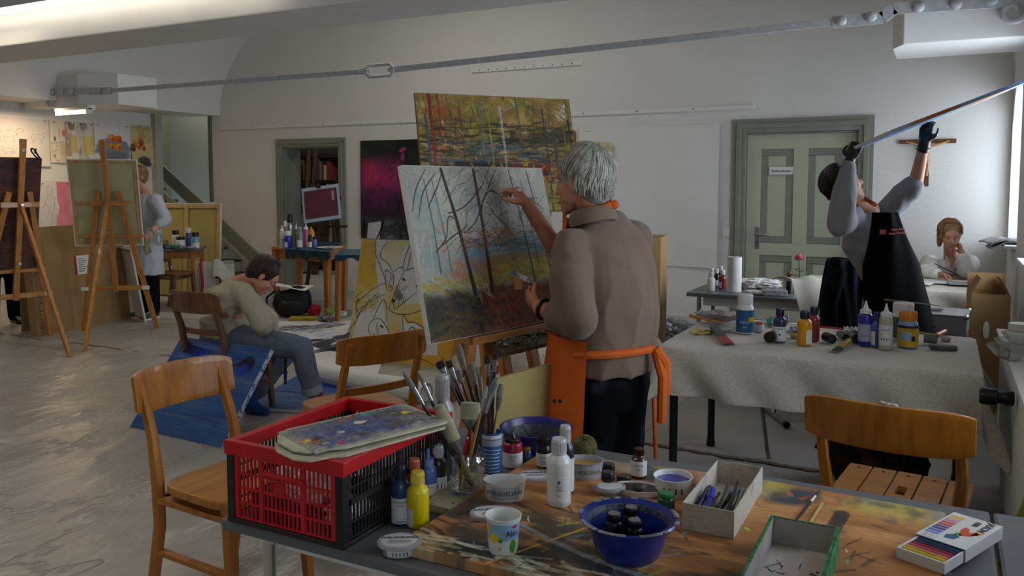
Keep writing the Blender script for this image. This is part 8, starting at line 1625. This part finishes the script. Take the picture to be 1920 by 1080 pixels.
ap = MB().grid(f1, 60, 44, th=.004, tdir=tuple(-F_)).build('apron', org, P1, smooth=True)
f_b = apron(P1, bs_+(sho-hip)*.5-UP*0, S_, F_, sho.z-.22, hip.z+.12, .16, .155, R(-60), R(60), org, flare=.02, fold=.004); MB().grid(f_b, 24, 20, th=.004, tdir=tuple(-F_)).build('apron_bib', org, ap, smooth=True)
def strap(P, pts, r, m, nm, fl=.35): b = MB(); b.tube([Vector(p)-P.location for p in pts], r, 8, flat=fl); return b.build(nm, m, P, smooth=True)
wz = hip.z+.085; ring = [Vector((hip.x, hip.y, wz))+S_*math.sin(a)*.222+F_*math.cos(a)*.183-UP*.012*math.cos(a) for a in [R(-98)-R(92)*i/10 for i in range(11)]]
strap(P1, ring, .016, org, 'waist_strap', 1); kn = ring[-1]+S_*.0-F_*.012
strap(P1, [kn, kn-F_*.03+S_*.02-UP*.05, kn-F_*.02+S_*.035-UP*.17], .022, org, 'strap_tail', 1); strap(P1, [kn, kn-F_*.035-UP*.10, kn-F_*.03+S_*.004-UP*.27], .018, org, 'strap_tail', 1)
nk = P3(1142, 383, 3.12)+CW(0, -.075); strap(P1, [P3(1122, 396, 3.02), P3(1132, 390, 3.02), nk, P3(1152, 386, 3.06)], .016, org, 'neck_strap', 1); MB().ball(nk-P1.location, (.03, .02, .02), 12, 8).build('knot', org, P1, smooth=True)
MB().tube([wrL.lerp(elL, .12)+((wrL-elL).normalized().cross(UP).normalized()*math.cos(a)+(wrL-elL).normalized().cross((wrL-elL).normalized().cross(UP).normalized())*math.sin(a))*.036-P1.location for a in [2*PI*i/20 for i in range(20)]], .006, 8, closed=True).build('bracelet', M['black'], P1, smooth=True)
for q, (px, py) in enumerate(((1040, 752), (1050, 752))): MB().ball(Dp(px, py, 2.87)-P1.location, (.008, .003, .008)).build('paint_stain', M['ink'], ap)
strap(P1, [Vector((hip.x, hip.y, .70))+S_*.20-F_*.07, Vector((hip.x, hip.y, .30))+S_*.215-F_*.08], .008, org, 'long_strap_end', 1)
c_ = P3(972, 357, 3.255); o = MB().box(c_, (.045, .02, .014), (0, R(-12), YAW)).build('chalk', M['whitep'], None, bevel=.003); tag(o, 'white chalk block in the painter\'s raised hand', 'chalk')
pw = P3(972, 520, 3.07); t = thing('scraper', 'paint-smeared spatula held in the painter\'s lowered hand', 'spatula', pw); X_ = (P3(1005, 528, 3.02)-P3(948, 508, 3.12)).normalized()
MB().prism([(-.055, -.0), (-.04, .022), (.05, .012), (.055, -.008)], (0, 0, .0), X_, CW(0, .4)+UP*.9, CW(0, -.9)+UP*.4, .004).build('blade', mat('smeared_metal', 'A9ABAE', .35, c2='4A4C50', scale=40, metal=.4, thr=(.4, .6)), t); MB().box((0, 0, -.02), (.03, .014, .05), (0, 0, YAW)).build('grip', M['orange_wood'], t)

# ---------- 2. the woman in the black apron lifting a canvas
P2 = thing('person', 'short-haired person in grey top and black apron holding a canvas overhead', 'person', CW(2.12, 4.98)); sk2 = M['skin2']
S2 = CW(.955, .30); F2_ = CW(.30, -.955)      # image right, towards the viewer
sh0 = Dp(1632, 400, 4.90); hp = Dp(1668, 575, 4.95); hd = Dp(1580, 346, 4.86); hdir = CW(.86, -.18)+UP*.42; hup = CW(-.42, .05)+UP*.9
sA, sB = sh0-S2*.135-UP*.0, sh0+S2*.125+UP*.03; eA, wA = Dp(1576, 418, 4.72), Dp(1592, 302, 4.70); eB, wB = Dp(1716, 346, 4.84), Dp(1733, 268, 4.80)
b = MB(); head(b, hd, hdir, hup, .96); limb(b, [hd-hup*.06-hdir*.02, sh0+UP*.02], [.048, .055]); loftb(b, [(hp-UP*.08, S2, F2_, .15, .10), (hp+UP*.14, S2, F2_, .13, .10), (sh0-UP*.12, S2, F2_, .15, .10), (sh0-UP*.01, S2, F2_, .09, .06)])
limb(b, [sA, eA, wA], [.045, .038, .027]); limb(b, [sB, eB, wB], [.045, .042, .028])
for s2 in (-1, 1): limb(b, [hp+S2*s2*.08, hp+S2*s2*.09-UP*.4, Vector((hp.x, hp.y, .09))+S2*s2*.10], [.08, .055, .038])
solid('body', b, sk2, P2, .008, 5, .5); face_parts(P2, hd, hdir, hup, .96, brow='2A1A14', glasses=True)
hair(P2, hd, hdir, mat('dark_brown_hair', '22140E', .5, c2='140C08', scale=30, bump=.4), hup, .98, .0, 220, seed=5, vol=1.05)
for nm_, ww, tgt, tb in (('glove', wA, Dp(1606, 272, 4.70), 1), ('glove', wB, Dp(1738, 232, 4.80), -1)):
    b = MB(); d_ = (tgt-ww).normalized(); hand(b, ww, d_, F2_*-.2+S2*.5+UP*.5, .98, .55, .14, thumb=tb); limb(b, [ww-d_*.035, ww], [.034, .034]); solid(nm_, b, M['black'], P2, .007, 3, .5)
    MB().tube([ww-d_*.035+(S2*math.cos(a)+F2_*math.sin(a))*.036-P2.location for a in [2*PI*i/16 for i in range(16)]], .004, 6, closed=True).build('glove_cuff', M['black'], P2)
gj = mat('grey_jersey', '8C8C90', .9, var=.06, scale=6, bump=.3, bscale=22); b = MB(); loftb(b, [(hp-UP*.02, S2, F2_, .165, .13), (hp+UP*.14, S2, F2_, .155, .125), (sh0-UP*.2, S2, F2_, .165, .13), (sh0-UP*.08, S2, F2_, .165, .11), (sh0, S2, F2_, .10, .07)])
limb(b, [sA-UP*.02, eA, eA.lerp(wA, .55), eA.lerp(wA, .92)], [.072, .075, .062, .043]); limb(b, [sB-UP*.03, sB.lerp(eB, .6), eB.lerp(sB, .10)], [.075, .068, .062]); solid('top', b, gj, P2, .009, 6, .6, .007, 9)
b = MB(); loftb(b, [(hp-UP*.14, S2, F2_, .16, .12), (hp+UP*.03, S2, F2_, .165, .12)])
for s2 in (-1, 1): limb(b, [hp+S2*s2*.08-UP*.05, hp+S2*s2*.09-UP*.45, Vector((hp.x, hp.y, .10))+S2*s2*.10], [.098, .075, .065]); 
solid('trousers', b, mat('navy_trousers', '12141E', .95, spec=.1), P2, .012, 4)
for s2 in (-1, 1): shoe(P2, Vector((hp.x, hp.y, 0))+S2*s2*.10, F2_, M['black'], M['whitep'])
blk = mat('black_apron_cloth', '0C0C0F', .95, var=.1, scale=8, bump=.2, bscale=20, spec=.08)
def ap2(i, j):
    t_ = j; ctr = sh0.lerp(hp, min(1.6, t_*1.62-.02))-UP*(max(0, t_-.62)*.35); wd = .125+.085*min(1, (t_*3)**1.3)+.045*t_; a = (i-.5)*R(150)*(.62+.38*min(1, t_*2)); return ctr-P2.location+S2*math.sin(a)*wd+F2_*(math.cos(a)*(.145+.03*t_)+.024+.005*math.sin(i*17+t_*6))
a2 = MB().grid(ap2, 40, 44, th=.004, tdir=tuple(-F2_)).build('apron', blk, P2, smooth=True)
og = mat('orange_strap', 'C4521A', .8, c2='3A2018', scale=40, thr=(.42, .5)); strap(P2, [Dp(1605, 385, 4.74), Dp(1600, 368, 4.86)], .012, og, 'neck_strap', 1); strap(P2, [Dp(1640, 384, 4.74), Dp(1622, 372, 4.86)], .012, og, 'neck_strap', 1)
lp0 = sh0.lerp(hp, .17)-P2.location+F2_*.172; prn = mat('orange_print', 'C8502A', .7)
for q in (-1, 1): cc = lp0-S2*(.072+q*.012)-UP*.004+F2_*-.012; MB().tube([cc+(S2*math.cos(a)+UP*math.sin(a))*.012 for a in [2*PI*i/16 for i in range(16)]], .0022, 6, closed=True).build('ring_logo', prn, a2); MB().tube([cc+(S2*math.cos(a)+UP*math.sin(a))*.005 for a in [2*PI*i/10 for i in range(10)]], .0018, 5, closed=True).build('ring_logo', prn, a2)
for k, s_ in enumerate(('Malen Atelier', 'Kunst Werkstatt')): text_mb(s_, .019, lp0+S2*.02+UP*(.010-.022*k)+F2_*.004, S2+UP*.05, UP).build('lettering', prn, a2)
# the lifted canvas
n0, n1 = Dp(1672, 250, 4.38), Dp(1958, 141, 4.66); X0 = (n0-n1).normalized(); rr_ = ((n0+n1)/2-cam.location).normalized(); ax2 = rr_-X0*rr_.dot(X0); ax2 = ax2.normalized()*.45-UP*.016
t, X, Y, Nn, wd, ht = slab_pic('lifted_canvas', 'long blue and orange canvas held overhead by the person in black apron', 'painting', n1, n0, n1+ax2, .018, art_tilt().mat('art_tilt', .5, .2), M['canvas_white'], face_name='painted_underside'); tm = t.children[1].data.materials[0]
MB().prism([(0.002, -.001), (wd-.002, -.001), (wd-.002, .0005), (.002, .0005)], -Nn*.018, X, Y, Nn, .018).build('painted_edge', tm, t, uvfn=lambda co: (1-(co).dot(X)/wd, .3+(co).dot(Nn)*9))

# ---------- 3. the seated woman in the white blouse
P4 = thing('person', 'fair-haired person in white blouse resting cheek on hand at the felt table', 'person', CW(3.72, 7.15)); F4, S4 = CW(-.40, -.92), CW(.92, -.40)
hd = Dp(1781, 440, 7.0); hf = CW(-.25, -.95)-UP*.38; sh0 = Dp(1782, 482, 7.15)-UP*.02; hp = Vector((sh0.x, sh0.y, .60))-F4*.05; sA, sB = sh0-S4*.16, sh0+S4*.16
eA, wA = Dp(1737, 512, 6.86), Dp(1764, 506, 6.70); eB, wB = Dp(1812, 512, 6.92), Dp(1804, 474, 6.90); b = MB(); head(b, hd, hf, k=.98); limb(b, [hd-UP*.07-F4*.03, sh0+UP*.0], [.045, .055]); loftb(b, [(hp, S4, F4, .15, .11), (sh0-UP*.12, S4, F4, .15, .10), (sh0-UP*.02, S4, F4, .09, .06)])
eA.z = wA.z = max(.80, eA.z); eB.z = max(.79, eB.z); limb(b, [sA, eA, wA], [.042, .036, .026]); limb(b, [sB, eB, wB], [.042, .036, .026]); hand(b, wA, CW(.5, -.6)-UP*.2, CW(-.3, -.5)-UP*.8, .95, .9, thumb=-1); hand(b, wB, (hd+S4*.055-UP*.035-wB), -S4*.9+F4*.1, .95, 1.1, thumb=-1)
for s2 in (-1, 1): limb(b, [hp+S4*s2*.09-UP*.06, hp+S4*s2*.10+F4*.38-UP*.1, Vector((hp.x, hp.y, .08))+S4*s2*.1+F4*.36], [.075, .055, .038])
solid('body', b, sk2, P4, .008, 4, .5); face_parts(P4, hd, hf, k=.98, closed=True, brow='7A5A3A'); hair(P4, hd, hf, mat('fair_hair', 'A87F50', .6, c2='74532F', scale=26, bump=.4), k=1.02, length=.06, n=300, seed=9, vol=1.03, wave=.014)
wb = mat('white_blouse', 'DDD9D2', .8, var=.05, scale=5, bump=.35, bscale=18); b = MB(); loftb(b, [(hp-UP*.02, S4, F4, .18, .14), (hp+UP*.25, S4, F4, .17, .14), (sh0-UP*.1, S4, F4, .185, .125), (sh0-UP*.0, S4, F4, .10, .075)])
limb(b, [sA-UP*.03, eA, eA.lerp(wA, .7)], [.068, .068, .045]); limb(b, [sB-UP*.03, eB+UP*.01, eB.lerp(wB, .75)], [.068, .068, .048]); solid('blouse', b, wb, P4, .009, 5, .6, .008, 9)
vn = sh0-P4.location+F4*.115; MB().add([vn-S4*.035+UP*.02-F4*.01, vn+S4*.035+UP*.02-F4*.01, vn+F4*.018-UP*.10], [(0, 1, 2)]).build('neckline', sk2, P4); MB().tube([vn-S4*.04+UP*.03-F4*.02, vn+F4*.022-UP*.11, vn+S4*.04+UP*.03-F4*.02], .007, 6).build('blouse_collar', wb, P4)
b = MB(); loftb(b, [(hp-UP*.13, S4, F4, .17, .14), (hp+UP*.02, S4, F4, .165, .13)]); 
for s2 in (-1, 1): limb(b, [hp+S4*s2*.09-UP*.07, hp+S4*s2*.10+F4*.40-UP*.12, Vector((hp.x, hp.y, .12))+S4*s2*.1+F4*.36], [.09, .07, .06])
solid('trousers', b, mat('navy_trousers', '12141E', .95, spec=.1), P4, .013, 4); [shoe(P4, Vector((hp.x, hp.y, 0))+S4*s2*.1+F4*.36, F4, M['black'], M['black']) for s2 in (-1, 1)]
chair('wooden chair under the person in the white blouse', Vector((hp.x, hp.y, 0))+F4*.0, face(F4), wd=.40, W_=M['brownwood'], seatm=M['brownwood'], top=.84)
stick('paint_brush', 'thin dark brush held by the person in the white blouse', 'brush', Dp(1752, 494, 6.62), Dp(1795, 515, 6.62), .004, M['black'], (('tip', 1.0, 1.2, .0035, .001, M['ink']),))

# ---------- 4. the seated woman in jeans bending down
P5 = thing('person', 'short-haired person in beige shirt and jeans bending forward on a chair', 'person', CW(-1.88, 5.5)); hp = CW(-1.93, 5.50, .56); F5 = CW(.86, .50); S5 = CW(.50, -.86)
hd = Dp(494, 516, 5.42); hf = CW(.62, .22)-UP*.74; hup = CW(.68, .25)+UP*.62; sh0 = Dp(447, 536, 5.45); sN, sF = sh0+S5*.15, sh0-S5*.15
spn = (sh0-hp).normalized(); bk5 = S5.cross(spn).normalized(); bk5 = bk5 if bk5.dot(F5) < 0 else -bk5
eN, wN = Dp(491, 608, 5.30), Dp(497, 650, 5.42); wN = Dp(503, 640, 5.55); eF, wF = Dp(505, 600, 5.75), Dp(516, 640, 5.85)
kN, aN = Dp(564, 652, 5.38), Dp(588, 742, 5.45); kF, aF = Dp(540, 655, 5.75), Dp(468, 752, 5.50); b = MB(); head(b, hd, hf, hup, .98); limb(b, [hd-hup*.06-hf*.03, sh0+spn*.02], [.047, .056])
loftb(b, [(hp-UP*.06, S5, F5, .12, .09), (hp.lerp(sh0, .4)+bk5*.02, S5, bk5, .14, .10), (hp.lerp(sh0, .8)+bk5*.02, S5, bk5, .11, .07), (sh0, S5, bk5, .06, .05)]); limb(b, [sN-spn*.07, eN, wN], [.036, .038, .027]); limb(b, [sF-spn*.07, eF, wF], [.036, .038, .027])
hand(b, wN, CW(.4, .5)-UP*.6, CW(.5, .0)-UP*.4, .95, .6); hand(b, wF, CW(.4, .3)-UP*.7, CW(.5, 0)-UP*.4, .95, .8, thumb=-1); limb(b, [hp+S5*.07-UP*.03, kN, aN], [.06, .055, .038]); limb(b, [hp-S5*.07-UP*.03, kF, aF], [.06, .055, .038])
solid('body', b, sk2, P5, .007, 5, .5); face_parts(P5, hd, hf, hup, .98, brow='3A2A20', glasses=True); hair(P5, hd, hf, mat('brown_hair', '3A2416', .5, c2='22150E', scale=30, bump=.4), hup, .99, .0, 320, seed=11, vol=1.04)
bg = mat('beige_jersey', 'B0A790', .9, var=.05, scale=6, bump=.3, bscale=20); b = MB(); loftb(b, [(hp-UP*.03, S5, F5, .185, .15), (hp+UP*.08+bk5*.01, S5, F5, .18, .15), (hp.lerp(sh0, .45)+bk5*.05, S5, bk5, .175, .135), (hp.lerp(sh0, .8)+bk5*.045, S5, bk5, .19, .13), (sh0+bk5*.01, S5, bk5, .13, .085), (sh0+spn*.03, S5, bk5, .075, .06)], 26)
limb(b, [sN-spn*.03, sN.lerp(eN, .5), eN, eN.lerp(wN, .4)], [.075, .07, .06, .048]); limb(b, [sF-spn*.03, eF, eF.lerp(wF, .4)], [.075, .06, .048]); solid('shirt', b, bg, P5, .0085, 6, .6, .008, 9)
jn = mat('blue_jeans', '66717E', .85, c2='4C5866', scale=7, bump=.3, bscale=60, thr=(.3, .7)); b = MB(); loftb(b, [(hp-UP*.09, S5, F5, .18, .17), (hp+UP*.0, S5, F5, .175, .15), (hp+UP*.05, S5, F5, .165, .14)]); ck = kN.lerp(aN, .86)
limb(b, [hp+S5*.09-UP*.03, kN, ck], [.10, .078, .062]); limb(b, [hp-S5*.09-UP*.03, kF, kF.lerp(aF, .8)], [.10, .078, .062]); solid('jeans', b, jn, P5, .0095, 5, .5, .005, 10)
dl = (aN-kN).normalized(); MB().cyl(ck-dl*.03-P5.location, ck+dl*.02-P5.location, .068, .072, 20).build('turned_up_cuff', mat('cuff_pale', '8A939A', .85), P5, smooth=True)
def sock(a, d, m, nm):
    b = MB(); limb(b, [a-(a-Vector(a)).normalized()*0+UP*.05, Vector((a.x, a.y, .06)), Vector((a.x, a.y, .035))+d*.07, Vector((a.x, a.y, .028))+d*.15], [.04, .042, .036, .026]); limb(b, [Vector((a.x, a.y, .035)), Vector((a.x, a.y, .035))-d*.035], [.036, .032]); limb(b, [a+UP*.13*0+UP*.05, a+UP*.14], [.04, .045]); return solid(nm, b, m, P5, .008, 4)
sock(CW(-1.315, 5.47, .02), CW(.6, .35), mat('red_sock', '8E1620', .9), 'red_sock'); sock(CW(-1.745, 5.45, .14), CW(.75, -.3), mat('blue_sock', '22508A', .9, c2='1A3A6A', scale=20), 'blue_sock')
aFt = Vector((0, 0, 0)); stick('paint_brush', 'long dark brush with blue bristles hanging from the bending person\'s hand', 'brush', Dp(536, 655, 5.5), Dp(535, 712, 5.5), .008, M['dark'], (('bristles', .72, 1.15, .014, .008, plas('bristle_blue', '1E3A8A', .6)),))

# ---------- 5. the person in the white coat, 6. the figure behind the far left easel
def stander(label, P0, F_, S_, hgt_, top_m, trs_m, hair_m, armL, armR, coat=False, shoe_m=None, ht_up=None):
    P = thing('person', label, 'person', P0); P.location.z = 0; k = hgt_/1.70; hp = P0+UP*.90*k; sh0 = P0+UP*1.38*k; hd = P0+UP*1.58*k+F_*.03-S_*(.10 if coat else 0); b = MB(); head(b, hd, F_, k=.98); limb(b, [hd-UP*.07, sh0], [.047, .058])
    loftb(b, [(hp-UP*.08, S_, F_, .15, .11), (hp+UP*.15, S_, F_, .13, .10), (sh0-UP*.12, S_, F_, .15, .10), (sh0-UP*.01, S_, F_, .09, .06)])
    for arm in (armL, armR): limb(b, arm, [.045, .038, .027]); hand(b, arm[2], (arm[2]-arm[1]), -UP*.3+F_*.2, .98, .7)
    for s2 in (-1, 1): limb(b, [hp+S_*s2*.08, hp+S_*s2*.09-UP*.4*k, P0+UP*.09+S_*s2*.10], [.08, .055, .038])
    solid('body', b, sk2, P, .010, 4); face_parts(P, hd, F_); hair(P, hd, F_, hair_m, n=120, seed=21, vol=1.04)
    b = MB(); lo = hp-UP*(.42 if coat else .06); loftb(b, [(lo, S_, F_, .20 if coat else .17, .16 if coat else .13), (hp-UP*.05, S_, F_, .19, .15), (hp+UP*.16, S_, F_, .175, .14), (sh0-UP*.1, S_, F_, .195, .13), (sh0, S_, F_, .11, .075)], 24)
    for arm in (armL, armR): limb(b, [arm[0]-UP*.03, arm[1], arm[1].lerp(arm[2], .35)], [.078, .072, .055])
    top = solid('coat' if coat else 'sweater', b, top_m, P, .011, 5, .6, .007, 8); b = MB(); loftb(b, [(hp-UP*.14, S_, F_, .165, .13), (hp+UP*.0, S_, F_, .16, .12)])
    for s2 in (-1, 1): limb(b, [hp+S_*s2*.08-UP*.05, hp+S_*s2*.09-UP*.42*k, P0+UP*.10+S_*s2*.10], [.095, .075, .066]); shoe(P, P0+S_*s2*.10, (F_+S_*s2*.3), shoe_m, M['whitep'])
    solid('trousers', b, trs_m, P, .013, 4); return P, top
Pb = CW(-4.17, 9.42); Fb, Sb = CW(-.55, -.83), CW(.83, -.55); sh0 = Pb+UP*1.38
armR = [sh0+Sb*.185, Dp(309, 412, 9.22), Dp(281, 438, 9.02)]; armL = [sh0-Sb*.185, sh0-Sb*.26+Fb*.1-UP*.28, sh0-Sb*.2+Fb*.32-UP*.22]
PB, coat = stander('person in white coat half hidden behind the canvas on the easel', Pb, Fb, Sb, 1.74, mat('white_coat', 'B9BEC6', .8, var=.04, scale=4, bump=.3, bscale=14), mat('navy_trousers', '1A1C28'), mat('fair_hair', 'A87F50'), armL, armR, True, mat('green_shoe', '1E5A40', .7, c2='14402E', scale=30))
w_ = armR[2].lerp(armR[1], .12)-PB.location; d_ = (armR[2]-armR[1]).normalized(); x, y, _ = frame_of(d_); MB().tube([w_+(x*math.cos(a)+y*math.sin(a))*.033 for a in [2*PI*i/16 for i in range(16)]], .008, 6, closed=True).build('wristwatch', M['chrome'], PB)
c_ = Dp(298, 448, 9.12)-PB.location; nn = -(Dp(300, 448, 8.86)).normalized(); xx, yy, _ = frame_of(nn); ck_ = mat('ochre_print', 'A89A5A', .8)
for r_ in (.06, .042): MB().tube([c_+(xx*math.cos(a)+yy*math.sin(a)*1.1)*r_ for a in [2*PI*i/24 for i in range(24)]], .005, 6, closed=True).build('emblem_ring', ck_, coat)
MB().tube([c_+xx*.02-yy*.03, c_+xx*.02+yy*.03, c_-xx*.02+yy*.035, c_-xx*.02-yy*.03], .006, 6).build('emblem_mark', mat('teal_print', '5A9A9A', .8), coat)
crumple('pale yellow cloth held by the person in the white coat', Dp(276, 458, 8.97), (.05, .03, .11), mat('pale_yellow_cloth', 'B4AE84', .9), 71, 'cloth_rag', 'rag')
Pc = CW(-5.52, 8.9); Fc, Sc = CW(.60, -.80), CW(.80, .60); sh1 = Pc+UP*1.38; stander('dark-clothed person standing behind the brown board at the far left', Pc, Fc, Sc, 1.66, mat('dark_sweater', '1E2230', .9), mat('navy_trousers', '1A1C28'), mat('brown_hair', '3A2416'), [sh1-Sc*.18, sh1-Sc*.24+Fc*.1-UP*.28, sh1-Sc*.18+Fc*.28-UP*.25], [sh1+Sc*.18, sh1+Sc*.22+Fc*.1-UP*.28, sh1+Sc*.14+Fc*.30-UP*.25], False, M['black'])
